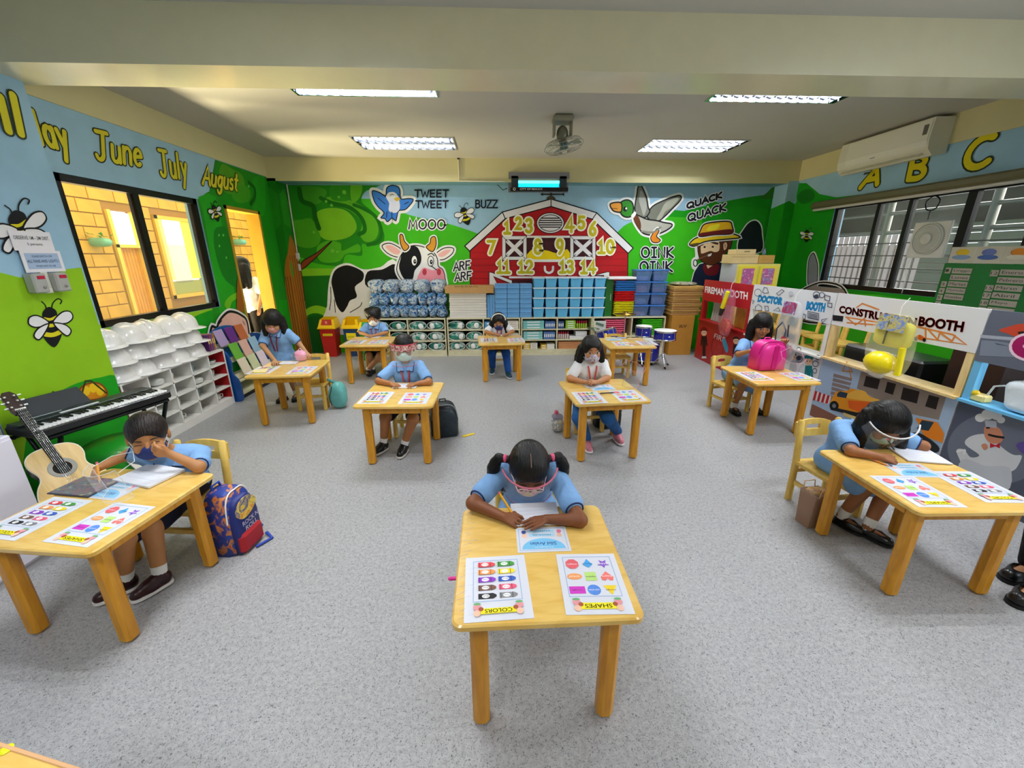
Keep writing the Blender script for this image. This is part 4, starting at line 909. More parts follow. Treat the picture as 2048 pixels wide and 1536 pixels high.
def patchy(name, cols, scale=9., rough=.2, coat=.6, bump=.5, alpha=1.):
    key = ('patchy', name, tuple(cols), alpha)
    if key in MATS: return MATS[key]
    m = bpy.data.materials.new(name); m.use_nodes = True; nt = m.node_tree; b = nt.nodes['Principled BSDF']
    tc = nt.nodes.new('ShaderNodeTexCoord'); n = nt.nodes.new('ShaderNodeTexNoise'); n.inputs['Scale'].default_value = scale; n.inputs['Detail'].default_value = 3; n.inputs['Distortion'].default_value = 1.2
    oi = nt.nodes.new('ShaderNodeObjectInfo'); ad = nt.nodes.new('ShaderNodeVectorMath'); ad.operation = 'ADD'; ml = nt.nodes.new('ShaderNodeVectorMath'); ml.operation = 'SCALE'; ml.inputs['Scale'].default_value = 37
    cb = nt.nodes.new('ShaderNodeCombineXYZ'); nt.links.new(oi.outputs['Random'], cb.inputs[0]); nt.links.new(oi.outputs['Random'], cb.inputs[2]); nt.links.new(cb.outputs[0], ml.inputs[0])
    nt.links.new(tc.outputs['Object'], ad.inputs[0]); nt.links.new(ml.outputs[0], ad.inputs[1]); nt.links.new(ad.outputs[0], n.inputs['Vector'])
    r = nt.nodes.new('ShaderNodeValToRGB'); r.color_ramp.interpolation = 'LINEAR'; e = r.color_ramp.elements
    for i, c in enumerate(cols):
        p = .3 + .4 * i / max(1, len(cols) - 1)
        if i < 2: e[i].position = p; e[i].color = lin(c)
        else: q = e.new(p); q.color = lin(c)
    nt.links.new(n.outputs[0], r.inputs[0]); nt.links.new(r.outputs[0], b.inputs['Base Color'])
    b.inputs['Roughness'].default_value = rough; b.inputs['Coat Weight'].default_value = coat; b.inputs['Coat Roughness'].default_value = .06; b.inputs['Alpha'].default_value = alpha
    if bump:
        n2 = nt.nodes.new('ShaderNodeTexNoise'); n2.inputs['Scale'].default_value = scale * 4; n2.inputs['Distortion'].default_value = 2; nt.links.new(ad.outputs[0], n2.inputs['Vector'])
        bp = nt.nodes.new('ShaderNodeBump'); bp.inputs['Strength'].default_value = bump; bp.inputs['Distance'].default_value = .02; nt.links.new(n2.outputs[0], bp.inputs['Height']); nt.links.new(bp.outputs[0], b.inputs['Normal'])
    MATS[key] = m
    return m
BLUEP = patchy('blue_wrap', ['#12296a', '#2f6ab4', '#7fb4dc', '#e6eef2', '#2a4f94'], 22, .2, .6, .9)
TOPP = patchy('blue_wrap_white', ['#23508e', '#6f9fc8', '#e4e6e4', '#5a8ab8', '#1c2f66'], 18, .2, .6, .9)
pk = [MB().add(*lump(.15, .26, .2, s, .6, .24), 0, True).mesh('pack', BLUEP) for s in (1, 2, 3)]; pk2 = [MB().add(*lump(.235, .27, .22, s, .6, .2), 0, True).mesh('pack', TOPP) for s in (4, 5)]
tie = MB()
for a in range(9): tie.tube([(0, 0, 0), (.03 * math.cos(a * .7), -.02 - .02 * (a % 2), .02 * math.sin(a * 1.9)), (.055 * math.cos(a * .7), -.035, .04 * math.sin(a * 1.9))], [.006, .012, .003], 5, 0)
tie = tie.mesh('tied_end', mat('#5a96cc', .25, coat=.5))
ORD = ['leftmost', 'second', 'third', 'fourth', 'fifth', 'sixth', 'seventh', 'eighth']
for r_, (n, z, pw, nm) in enumerate(((8, .614, .148, 'bottom'), (8, .8, .148, 'middle'), (5, .985, .236, 'top'))):
    for k in range(n):
        o = obj('wrapped_pack', (pk[(k + r_) % 3] if r_ < 2 else pk2[k % 2]), None, (-1.95 + pw * (k + .5), 6.545, z + .002), (0, 0, random.uniform(-.1, .1)))
        tag(o, 'blue plastic wrapped pack, %s in the %s row' % (ORD[k] + (' from left' if k else ''), nm), 'pack', 'blue wrapped packs')
        if r_ < 2: obj('tied_end', tie, o, (random.uniform(-.02, .02), -.12, .17))

# boxes
def carton(name, label, cat, lo, hi, mt, bev=.004, group=None, lid=None):
    c = [(lo[0] + hi[0]) / 2, (lo[1] + hi[1]) / 2, lo[2]]; d = [hi[i] - lo[i] for i in range(3)]
    o = MB().box((0, 0, d[2] / 2), d, 0, None, bev).build(name, mt, None, c); tag(o, label, cat, group)
    return o
def seam(o, pts, mt, name='flap_line', w=.003): return MB().span(*pts).build(name, mt, o)
wbx = mat('#e6e3dc', .5, var=.03); zz = .614
for k in range(9):
    h = .062 if k == 8 else .0405
    o = carton('flat_box', 'flat white box, %s in the stack under brown carton' % ('topmost' if k == 8 else 'lowest' if k == 0 else ORD[k] + ' from bottom'), 'box', (-.715 + .004 * (k % 3), 6.41, zz), (-.138 + .004 * (k % 2), 6.70, zz + h - .004), wbx, .003, 'white flat boxes'); zz += h
    seam(o, ((-.28, -.1465, h * .45), (.28, -.1445, h * .5)), mat('#98948a', .5), 'lid_edge')
CARD = mat('#b98f58', .7, var=.06, vscale=20); CARD2 = mat('#a87c40', .7, var=.06, vscale=20)
o = carton('brown_carton', 'long flat brown carton on the white boxes', 'carton', (-.76, 6.33, zz + .001), (-.02, 6.72, zz + .105), CARD)
m = Mural(1, 6.33, -1); vs_, fs_ = text_geo('WILKINS'); m.mb.add([(-.62 + .36 * a + .39, -.196, .093 + .02 * b) for a, b in vs_], fs_, m.mi('#4a3418')); m.build('lettering', o)
seam(o, ((-.37, -.196, .088), (.37, -.1945, .09)), CARD2)
bbx = mat('#6aa6dc', .45, var=.04)
for c, (xa, xb) in enumerate(((0.0, .19), (.192, .385), (.39, .578))):
    zz = .614
    for k in range(7):
        o = carton('blue_box', 'light blue box, %s from bottom of %s column beside white boxes' % (ORD[k].replace('leftmost', 'first'), ('left', 'middle', 'right')[c]), 'box', (xa + .002, 6.41 + .006 * (k % 2), zz), (xb - .002, 6.62, zz + .071), bbx, .003, 'light blue boxes'); zz += .0745
        seam(o, ((-.09, -.107, .05), (.09, -.105, .053)), mat('#3d74ac', .5), 'lid_edge')
for k in range(3):
    o = carton('blue_box', 'upright light blue box, %s between white boxes and stack' % ('left', 'middle', 'right')[k], 'box', (-.128 + .042 * k, 6.42, .614), (-.089 + .042 * k, 6.66, .97), bbx, .003, 'upright blue boxes'); seam(o, ((-.012, -.1215, .02), (-.009, -.1195, .34)), mat('#3d74ac', .5), 'lid_edge')
# blue bins with white rims
def frust(mb, w0, d0, w1, d1, z0, z1, mi=0, inner=.006):
    a = [(-w0 / 2, -d0 / 2, z0), (w0 / 2, -d0 / 2, z0), (w0 / 2, d0 / 2, z0), (-w0 / 2, d0 / 2, z0)]; b = [(-w1 / 2, -d1 / 2, z1), (w1 / 2, -d1 / 2, z1), (w1 / 2, d1 / 2, z1), (-w1 / 2, d1 / 2, z1)]
    i = [(x * (1 - 2 * inner / w1), y * (1 - 2 * inner / d1), z) for x, y, z in b]; j = [(x * .93, y * .93, z + inner) for x, y, z in a]
    mb.add(a + b + i + j, [(3, 2, 1, 0)] + [(k, (k + 1) % 4, 4 + (k + 1) % 4, 4 + k) for k in range(4)] + [(4 + k, 4 + (k + 1) % 4, 8 + (k + 1) % 4, 8 + k) for k in range(4)] + [(8 + k, 8 + (k + 1) % 4, 12 + (k + 1) % 4, 12 + k) for k in range(4)] + [(12, 13, 14, 15)], mi)
    return mb
binm = frust(MB(), .145, .24, .168, .27, 0, .142).mesh('bin_body', mat('#5fb4e2', .35, var=.03)); rimm = MB()
for a, b, c, d in ((-.093, .093, -.142, -.13), (-.093, .093, .13, .142), (-.093, -.081, -.13, .13), (.081, .093, -.13, .13)): rimm.span((a, c, .138), (b, d, .1525))
for s in (-1, 1): rimm.span((s * .093, -.02, .136), (s * .085, .02, .12))
rimm = rimm.mesh('rim', mat('#eef4f8', .3)); lipm = MB().box((0, -.128, .12), (.1, .012, .022), 0, None, .005).mesh('front_grip', mat('#4ea6d8', .35))
for r_ in range(4):
    for c in range(6):
        t = thing('storage_bin', 'light blue bin, %s column from left, %s row from shelf' % (ORD[c].replace('leftmost', 'first'), ORD[r_].replace('leftmost', 'first')), 'bin', (.688 + .1925 * c, 6.555, .614 + .154 * r_), 0, 'stacked light blue bins')
        obj('bin_body', binm, t); obj('rim', rimm, t); obj('front_grip', lipm, t)
# green folded board and white box on it
o = MB().box((0, 0, .29), (.125, .2, .58), 0, None, .006).build('green_board', mat('#1f6a24', .4, var=.12, vscale=6), None, (1.812, 6.56, .614)); tag(o, 'dark green folded board between bins and trays', 'board')
MB().span((.02, -.104, .25), (.028, -.1005, .36)).build('handle', mat('#b8c8b0', .3), o)
carton('white_case', 'flat white case on the coloured trays', 'case', (1.77, 6.38, 1.196), (2.2, 6.62, 1.232), mat('#eceaec', .4), .004)
# nested coloured trays
def tray_mesh(hx):
    mb = frust(MB(), .2, .15, .235, .185, 0, .05)
    for a, b, c, d in ((-.155, .155, -.13, -.09), (-.155, .155, .09, .13), (-.155, -.115, -.09, .09), (.115, .155, -.09, .09)): mb.span((a, c, .04), (b, d, .052))
    return mb.mesh('nesting_tray', mat(hx, .35, coat=.2))
zz = .614; k2 = 0
for hx, n, nm in (('#f2e60a', 8, 'yellow'), ('#dd1418', 6, 'red'), ('#2a78c8', 6, 'blue')):
    me = tray_mesh(hx)
    for k in range(n): o = obj('nesting_tray', me, None, (2.045, 6.53, zz)); tag(o, '%s nesting tray, %s of %d from bottom in the tray stack' % (nm, ORD[k].replace('leftmost', 'first'), n), 'tray', 'stacked coloured trays'); zz += .0265
# clear boxes with blue lids
clr = film('#6f92cc', .38, .12); lidb = mat('#3f7fd0', .3)
CONT = [['#d88a7a', '#e8c8b0', '#c8584a', '#e2a23c'], ['#b85a6a', '#d6b8a8', '#8a9ac0', '#e8e0d0'], ['#3f62b0', '#8ab0d8', '#e8eef4', '#3a4f92'], ['#c84a6a', '#d8d8e8', '#5a7ac0', '#e8b0b8']]
for c in range(2):
    for r_ in range(4):
        t = thing('clear_box', 'clear blue lidded box, %s column, %s from shelf' % (('left', 'right')[c], ORD[r_].replace('leftmost', 'first')), 'storage box', (2.335 + .268 * c, 6.55, .614 + .183 * r_), 0, 'clear boxes with blue lids')
        frust(MB(), .215, .2, .245, .24, 0, .16).build('tub', clr, t); MB().box((0, 0, .168), (.26, .255, .014), 0, None, .004).box((0, 0, .161), (.25, .245, .006)).build('lid', lidb, t)
        MB().add(*lump(.19, .17, .07 + .02 * ((c + r_) % 3), 11 + r_ + 4 * c, .5, .1), 0, True).build('contents', patchy('bits%d' % ((c + 2 * r_) % 4), CONT[(c + 2 * r_) % 4], 38, .4, .1, .6), t, (0, 0, .008))
# cardboard
o = carton('cardboard_box', 'tall brown cardboard box under the flattened cartons', 'carton', (2.80, 6.30, 0), (3.17, 6.70, .64), mat('#b8822e', .7, var=.05, vscale=15))
vs_, fs_ = text_geo('2LV', .02); MB().add([(-.06 + .13 * a, -.2005, .45 + .045 * b) for a, b in vs_], fs_).build('lettering', mat('#2a1c0c', .6), o); seam(o, ((-.18, -.2015, .25), (.18, -.2, .252)), CARD2)
zz = .643
for k in range(15):
    h = .028 if k not in (14,) else .06
    o = carton('flattened_carton', 'flattened cardboard carton, layer %s from bottom beside the fireman booth' % ['one', 'two', 'three', 'four', 'five', 'six', 'seven', 'eight', 'nine', 'ten', 'eleven', 'twelve', 'thirteen', 'fourteen', 'fifteen'][k], 'cardboard', (2.775 + random.uniform(0, .02), 6.32, zz), (3.24 + random.uniform(-.02, .03), 6.7, zz + h - .003), (CARD, CARD2, mat('#c39a52', .7, var=.06))[k % 3], .005, 'flattened cartons')
    seam(o, ((-.2, -.1915, h * .3), (.2, -.189, h * .3 + .003)), mat('#7d5a2a', .7), 'fold_line'); zz += h
o = MB().add(*lump(.36, .3, .06, 33, .6, .2), 0, True).build('plastic_bundle', patchy('bundle', ['#5a5f66', '#a8a898', '#c8b890', '#3f5a86'], 14), None, (3.0, 6.52, zz)); tag(o, 'crumpled plastic bundle on top of the cardboard', 'bundle')
# things on shelves: pouches with green mats
pm = MB().add(*lump(.235, .19, .125, 41, .5, .05), 0, True).mesh('pouch_body', patchy('teal_pouch', ['#0f5a52', '#1f8072', '#2a9a86', '#e8f0ee', '#1a6a60'], 8, .12, .7, .3))
pz_ = MB().tube([(.13 * math.cos(a), -.098, .064 + .066 * math.sin(a)) for a in [k * PI / 10 for k in range(21)]], .007, 6).mesh('piping', film('#e8f0f0', .55, .1))
pw = [MB().add(*lump(.07, .03, .09, s, .6, .2), 0, True).mesh('white_item', mat('#eef0ee', .3)) for s in (51, 52)]
BAY = [(-1.68, 'far left bay'), (-1.09, 'bay beside boy in white mask'), (-.48, 'bay under the white boxes')]
for bx_, bn_ in BAY:
    for r_, z in enumerate(SROW):
        for s in (-1, 1):
            t = thing('clear_pouch', 'clear green pouch, %s of %s row, %s' % (('left', 'right')[s > 0], ('bottom', 'middle', 'top')[r_], bn_), 'pouch', (bx_ + s * .142, 6.525, z + .001), random.uniform(-.06, .06), 'clear pouches on the low shelves')
            obj('pouch_body', pm, t); obj('piping', pz_, t); obj('white_item', pw[(r_ + (s > 0)) % 2], t, (random.uniform(-.07, .07), -.1, .018), (0, random.uniform(-.6, .6), 0))
# boxes and books in the other bays
def packs(items):
    for nm, lab, cat, x0, x1, z0, h, hx, n, vert in items:
        for k in range(n):
            if vert: a, b, c, d = x0 + (x1 - x0) * k / n, x0 + (x1 - x0) * (k + 1) / n - .002, z0, z0 + h - .003 * (k % 2)
            else: a, b, c, d = x0, x1 - .002 * (k % 2), z0 + h * k / n, z0 + h * (k + 1) / n - .0015
            o = carton(nm, lab if n == 1 else lab + ', %s from %s' % (ORD[k].replace('leftmost', 'first'), 'left' if vert else 'bottom'), cat, (a, 6.42, c), (b, 6.62, d), mat(hx, .45, var=.04), .003, lab if n > 1 else None)
            if h / n > .03 or vert: MB().box(((0), -.1012, (d - c) * .5), ((b - a) * .6, .002, (d - c) * .4)).build('label_patch', mat('#e8ecec', .5) if hx != '#e9e7e2' else mat('#c9b8a8', .5), o)
packs([('teal_box', 'teal box in top row beside headband girl', 'box', .44, .78, .429, .13, '#7cc4c4', 3, False), ('teal_box', 'teal box in middle row beside headband girl', 'box', .45, .76, .256, .13, '#8acaca', 3, False),
       ('blue_book', 'blue patterned book in top row of bin shelf', 'book', .80, .96, .429, .12, '#4a6fae', 6, True), ('blue_book', 'blue patterned book in middle row of bin shelf', 'book', .78, .96, .256, .125, '#5578b4', 6, True),
       ('navy_book', 'navy book right of the divider under bins', 'book', 1.01, 1.1, .429, .12, '#3f5a92', 3, True), ('green_box', 'lime green box under the blue bins', 'box', 1.13, 1.29, .429, .13, '#93c23a', 4, False),
       ('yellow_box', 'small yellow box in bottom row by headband table', 'box', .45, .56, .096, .1, '#e8b93a', 3, False), ('white_box', 'white paper stack in bottom row beside yellow boxes', 'paper', .565, .68, .096, .1, '#e9e7e2', 3, False),
       ('yellow_box', 'second yellow box pile in bottom row of bin shelf', 'box', .74, .83, .096, .07, '#e6c04a', 2, False), ('white_box', 'white paper pile left of the divider, bottom row', 'paper', .835, .96, .096, .08, '#e9e7e2', 3, False),
       ('copper_folder', 'copper coloured folder in bottom row under bins', 'folder', 1.02, 1.42, .096, .12, '#c98a5a', 5, False), ('white_tray', 'wide white paper pile in middle row under bins', 'paper', 1.2, 1.53, .256, .045, '#e9e9ea', 2, False), ('white_box', 'white carton on paper pile in middle row', 'box', 1.3, 1.48, .303, .08, '#dfdfe2', 1, False),
       ('blue_box', 'light blue box in top row behind the headband girl', 'box', -.17, .0, .429, .12, '#5f9ed4', 2, False), ('white_box', 'white box pile right of headband girl in top row', 'box', .2, .37, .429, .13, '#e9e7e2', 4, False), ('white_box', 'white box pile right of headband girl in middle row', 'box', .2, .37, .256, .1, '#e9e7e2', 3, False)])
bot = MB().lathe([(0, 0), (.014, 0), (.015, .07), (.007, .085)], 10).mesh('bottle', mat('#a6c63a', .3)); bot2 = MB().lathe([(0, 0), (.014, 0), (.015, .075), (.008, .09)], 10).mesh('bottle', mat('#ecd8dc', .3))
capm = MB().lathe([(.008, .08), (.012, .082), (.011, .118), (0, .122)], 10).mesh('cap', mat('#b81a3a', .35))
for k in range(10):
    up = k < 5; o = obj('glue_bottle', bot if up else bot2, None, (1.32 + .036 * k if up else 1.03 + .036 * (k - 5), 6.45, .4285 if up else .256)); tag(o, '%s bottle with red cap, %s in the row under the bins' % ('green' if up else 'white', ORD[k % 5] + ('' if k % 5 == 0 else ' from left')), 'bottle', 'glue bottles'); obj('cap', capm, o)
# pink and green baskets in the last shelf
def basket_mesh(hx):
    mb = frust(MB(), .24, .18, .275, .22, 0, .09)
    for a, b, c, d in ((-.165, .165, -.145, -.105), (-.165, .165, .105, .145), (-.165, -.13, -.105, .105), (.13, .165, -.105, .105)): mb.span((a, c, .08), (b, d, .094))
    return mb.mesh('basket', mat(hx, .35, coat=.2))
for me, x, z0, n, nm in ((basket_mesh('#ee6a8c'), 1.93, .302, 6, 'pink upper'), (basket_mesh('#d8486c'), 1.95, .097, 4, 'dark pink lower'), (basket_mesh('#4fd21e'), 2.53, .302, 6, 'bright green')):
    for k in range(n): tag(obj('plastic_basket', me, None, (x, 6.55, z0 + .034 * k)), '%s basket, %s from bottom beside the drums' % (nm, ORD[k].replace('leftmost', 'first')), 'basket', nm + ' baskets')
# ------------------------------------------------------------------ rubbish bins
for k, (x, hx, fl_, lab, mk) in enumerate(((-2.655, '#b21c1c', '#b8281c', 'red rubbish bin with yellow lid', 'RESIDUAL'), (-2.29, '#24406e', None, 'blue rubbish bin with open yellow lid', 'RECYCLABLE'), (-1.945, '#1f8a2c', '#1f9a4a', 'green rubbish bin with yellow lid', 'BIODEGRADABLE'))):
    t = thing('rubbish_bin', lab + ' beside the painted cow', 'bin', (x, 6.55 if k < 2 else 6.26, 0), 0, 'swing lid rubbish bins')
    frust(MB(), .19, .19, .235, .23, 0, .47).build('bin_body', mat(hx, .35, var=.03), t)
    yl = mat('#f2c80e', .35); m = MB(); a = [(-.135, -.13, .47), (.135, -.13, .47), (.135, .13, .47), (-.135, .13, .47)]; b = [(-.105, -.075, .6), (.105, -.075, .6), (.105, .1, .62), (-.105, .1, .62)]
    def L_(p, q, s): return tuple(p[i] + (q[i] - p[i]) * s for i in range(3))
    m.span((-.14, -.135, .455), (.14, .135, .475)); m.add(a + b, [(1, 2, 6, 5), (2, 3, 7, 6), (3, 0, 4, 7)])
    i0, i1, j0, j1 = L_(a[0], b[0], .32), L_(a[1], b[1], .32), L_(a[0], b[0], .97), L_(a[1], b[1], .97)
    li, ri, lj, rj = L_(i0, i1, .16), L_(i0, i1, .84), L_(j0, j1, .16), L_(j0, j1, .84)
    m.add([a[0], a[1], i1, i0, li, ri, lj, rj, j0, j1], [(0, 1, 2, 3), (3, 4, 6, 8), (5, 2, 9, 7)]); m.build('lid', yl, t)
    if fl_: fp = MB().add([li, ri, rj, lj], [(0, 1, 2, 3)]).build('flap', mat(fl_, .4), t); vs_, fs_ = text_geo('R'); c_ = [sum(q[i] for q in (li, ri, rj, lj)) / 4 for i in range(3)]; MB().add([(c_[0] - .016 + .032 * u, c_[1] - .004 - .012 * (.5 - v), c_[2] - .02 + .036 * v) for u, v in vs_], fs_).build('emblem', mat('#f2d8c8', .5), fp)
    st_ = MB().box((0, -.112, .36 if k != 1 else .33), (.15, .004, .035 if k != 1 else .11), 0, rotm(.04, 0, 0)).build('sticker', mat('#f4e21a', .4), t); vs_, fs_ = text_geo(mk)
    MB().add([(-.065 + .13 * u, -.1148, (.352 if k != 1 else .355) + .016 * v) for u, v in vs_], fs_).build('lettering', mat('#4a3a10', .5), st_)
    if k == 1: vs_, fs_ = text_geo('PAPER'); MB().add([(-.05 + .1 * u, -.1142, .315 + .018 * v) for u, v in vs_], fs_).build('lettering', mat('#4a3a10', .5), st_)
# ------------------------------------------------------------------ drums
DB = mat('#12229a', .25, coat=.6); CHR = mat('#d2d4d8', .15, metal=1.); SKIN_ = mat('#eceae4', .5)
def drum(t, c, r, h, R, lugs=6):
    m = MB().lathe([(r, -h / 2), (r, h / 2)], 22, (0, 0, 0)); o = m.build('drum_shell', DB, t); o.location = c; o.rotation_euler = R
    MB().lathe([(0, h / 2 + .006), (r * .96, h / 2 + .006), (r * 1.04, h / 2 - .004), (r * 1.04, h / 2 - .018)], 22).build('drum_head', SKIN_, o)
    hp = MB().lathe([(r * 1.05, h / 2 + .004), (r * 1.06, h / 2 - .02), (r * 1.02, h / 2 - .02)], 22).lathe([(r * 1.02, -h / 2 + .02), (r * 1.06, -h / 2 + .02), (r * 1.05, -h / 2)], 22)
    hp.build('hoop', CHR, o)
    for k in range(lugs): a = k * 2 * PI / lugs; MB().tube([(r * 1.05 * math.cos(a), r * 1.05 * math.sin(a), -h / 2 + .01), (r * 1.05 * math.cos(a), r * 1.05 * math.sin(a), h / 2 - .01)], .005, 6).build('lug', CHR, o)
    MB().box((0, -r - .001, 0), (.02, .003, .014)).build('badge', mat('#e8ecf4', .3), o)
t = thing('drum_kit', 'small blue drum kit behind the table without a child', 'drum kit', (2.15, 5.62, 0))
drum(t, (-.55, .05, .46), .135, .16, (math.radians(-16), math.radians(-14), 0)); drum(t, (-.02, .06, .51), .11, .15, (0, 0, 0)); drum(t, (.26, -.03, .47), .15, .13, (0, 0, 0)); drum(t, (.12, .2, .2), .17, .3, (0, 0, 0), 8)
for c, z in (((.26, -.03), .4), ((-.55, .05), .37), ((-.02, .1), .43)):
    MB().tube([(c[0], c[1], .12), (c[0], c[1], z)], .01, 8).build('stand_pole', CHR, t)
    for k in range(3): a = k * 2.09 + .5; MB().tube([(c[0], c[1], .2), (c[0] + .14 * math.cos(a), c[1] + .14 * math.sin(a), .012)], .007, 6).build('stand_leg', CHR, t); MB().tube([(c[0] + .12 * math.cos(a), c[1] + .12 * math.sin(a), .03), (c[0] + .15 * math.cos(a), c[1] + .15 * math.sin(a), .01)], .012, 6).build('rubber_foot', mat('#141414', .6), t)
t = thing('cymbal_stand', 'brown cymbal on a thin stand beside the drums', 'cymbal', (1.86, 5.72, 0))
MB().lathe([(0, .79), (.03, .785), (.04, .77), (.15, .755), (.15, .752), (.04, .765), (0, .775)], 24).build('cymbal', mat('#8a6a2a', .3, metal=.8), t); MB().tube([(0, 0, .15), (0, 0, .78)], .008, 8).build('stand_pole', mat('#e6a6b8', .3, metal=.5), t)
for k in range(3): a = k * 2.09; MB().tube([(0, 0, .22), (.14 * math.cos(a), .14 * math.sin(a), .01)], .007, 6).build('stand_leg', CHR, t)
t = thing('cymbal_stand', 'wooden post stand holding grey cymbals beside glue bottles', 'cymbal', (1.47, 5.95, 0))
MB().tube([(0, 0, 0), (0, 0, .62)], .022, 8).build('stand_pole', SHW, t); MB().lathe([(0, .53), (.09, .505), (.09, .502), (0, .52)], 20).build('cymbal', mat('#6f7a62', .35, metal=.6), t); MB().box((0, 0, .01), (.2, .2, .02), 0, None, .004).build('foot', SHW, t)
t = thing('puppet_toy', 'white spread toy with grey wings beside the drums', 'toy', (1.62, 6.2, 0)); MB().box((0, 0, .5), (.2, .02, .16), 0, None, .004).build('card', mat('#d8dcd6', .5), t); MB().tube([(0, .01, 0), (0, .01, .45)], .012, 6).build('stick', SHW, t); MB().box((0, -.012, .53), (.13, .004, .04), 0, rotm(0, .3, 0)).build('wing', mat('#5f7a6a', .5), t)
# ------------------------------------------------------------------ lamp, conduits and fan
t = thing('ultraviolet_lamp', 'glowing cyan lamp box above the painted barn', 'lamp', (.66, 6.41, 2.44))
MB().span((-.44, .0, .17), (.44, .14, .25)).span((-.44, .1, .0), (.44, .14, .25)).build('housing', mat('#8a8c96', .35, metal=.6), t)
MB().span((-.3, .085, .06), (.3, .1, .2)).build('glow_panel', mat('#12b8e8', .3, emit=1.6), t); MB().tube([(-.3, .05, .13), (.3, .05, .13)], .02, 10).build('tube', mat('#5fe0ff', .3, emit=2.5), t)
for s in (-1, 1): MB().span((s * .3, .0, .03), (s * .4, .1, .2)).build('socket', mat('#23363e', .4), t)
bar = MB().box((0, -.03, .02), (.84, .05, .055), 0, None, .01).build('front_bar', mat('#0c0c0e', .4), t); vs_, fs_ = text_geo('CITY OF MAKATI', .01)
MB().add([(-.28 + .32 * u, -.0565, .008 + .026 * v) for u, v in vs_], fs_).build('lettering', mat('#e8e8e8', .4), bar); MB().lathe([(.012, 0), (.019, 0), (.019, .002), (.012, .002)], 14, (-.36, -.0565, .02), rotm(PI / 2)).build('emblem', mat('#e8e8e8', .4), bar)
MB().tube([(-.46, .08, .05), (-.52, .05, .02), (-.6, .12, .1)], .006, 6).build('cable', mat('#222222', .5), t)
cd = mat('#d6d2c0', .4)
o = tag(MB().tube([(-.49, 6.44, ZC), (-.49, 6.44, 2.575), (.16, 6.44, 2.572)], .009, 8).build('wire_conduit', cd), 'thin cream conduit running to the cyan lamp', 'conduit'); MB().box((-.49, 6.44, ZC - .01), (.03, .02, .02)).build('clip', mat('#222222', .5), o)
o = tag(MB().tube([(-3.066, 6.74, 2.85), (-3.066, 6.735, 1.48)], .011, 8).build('wire_conduit', cd), 'cream conduit down the painted tree corner', 'conduit'); MB().box((-3.06, 6.725, 1.55), (.05, .03, .09), 0, None, .004).box((-3.06, 6.725, 1.38), (.035, .025, .1), 0, None, .004).build('switch_box', mat('#d8d8d0', .4), o)
t = thing('ceiling_fan', 'small orbit ceiling fan with wire cage', 'fan', (.70, 4.6, ZC)); gm = mat('#8a8874', .4, metal=.3); gd = mat('#6f6e5e', .35, metal=.3)
MB().box((0, 0, -.03), (.2, .2, .06), 0, None, .02).build('ceiling_mount', gm, t)
for s in (-1, 1): MB().box((s * .085, 0, -.11), (.02, .1, .14), 0, None, .005).build('bracket', gm, t)
MB().sphere((0, 0, -.16), (.06, .06, .08)).tube([(0, 0, -.19), (.02, -.02, -.25)], .03, 10).build('motor', gd, t)
cg = bpy.data.objects.new('cage', None); Rm = (math.radians(24), math.radians(-16), 0); m = MB()
for r_, z in ((.2, 0), (.17, -.035), (.17, .035), (.1, -.055), (.1, .055)): m.tube([(r_ * math.cos(k * PI / 14), r_ * math.sin(k * PI / 14), z) for k in range(29)], .0022, 5)
for k in range(28):
    a = k * PI / 14; m.tube([(.03 * math.cos(a), .03 * math.sin(a), -.06), (.1 * math.cos(a), .1 * math.sin(a), -.055), (.17 * math.cos(a), .17 * math.sin(a), -.035), (.2 * math.cos(a), .2 * math.sin(a), 0), (.17 * math.cos(a), .17 * math.sin(a), .035), (.1 * math.cos(a), .1 * math.sin(a), .055), (.03 * math.cos(a), .03 * math.sin(a), .06)], .0016, 4)
g = m.build('cage', mat('#c8c8be', .25, metal=.8), t, (.01, -.05, -.27), Rm)
MB().lathe([(0, -.03), (.04, -.03), (.04, .03), (0, .03)], 14).build('hub', mat('#4a6a6a', .4), g)
for k in range(3):
    a = k * 2.094; MB().add([(.03 * math.cos(a + d) + r_ * math.cos(a + d * s_), .03 * math.sin(a + d) + r_ * math.sin(a + d * s_), .012 * d * 2 + zz_) for zz_ in (0, .003) for r_, d, s_ in ((0, -.4, 1), (.15, -.35, 1), (.155, .35, 1), (0, .4, 1))], [(0, 1, 2, 3), (7, 6, 5, 4), (0, 4, 5, 1), (1, 5, 6, 2), (2, 6, 7, 3)]).build('blade', film('#9ab0a8', .5), g)
bpy.data.objects.remove(cg)
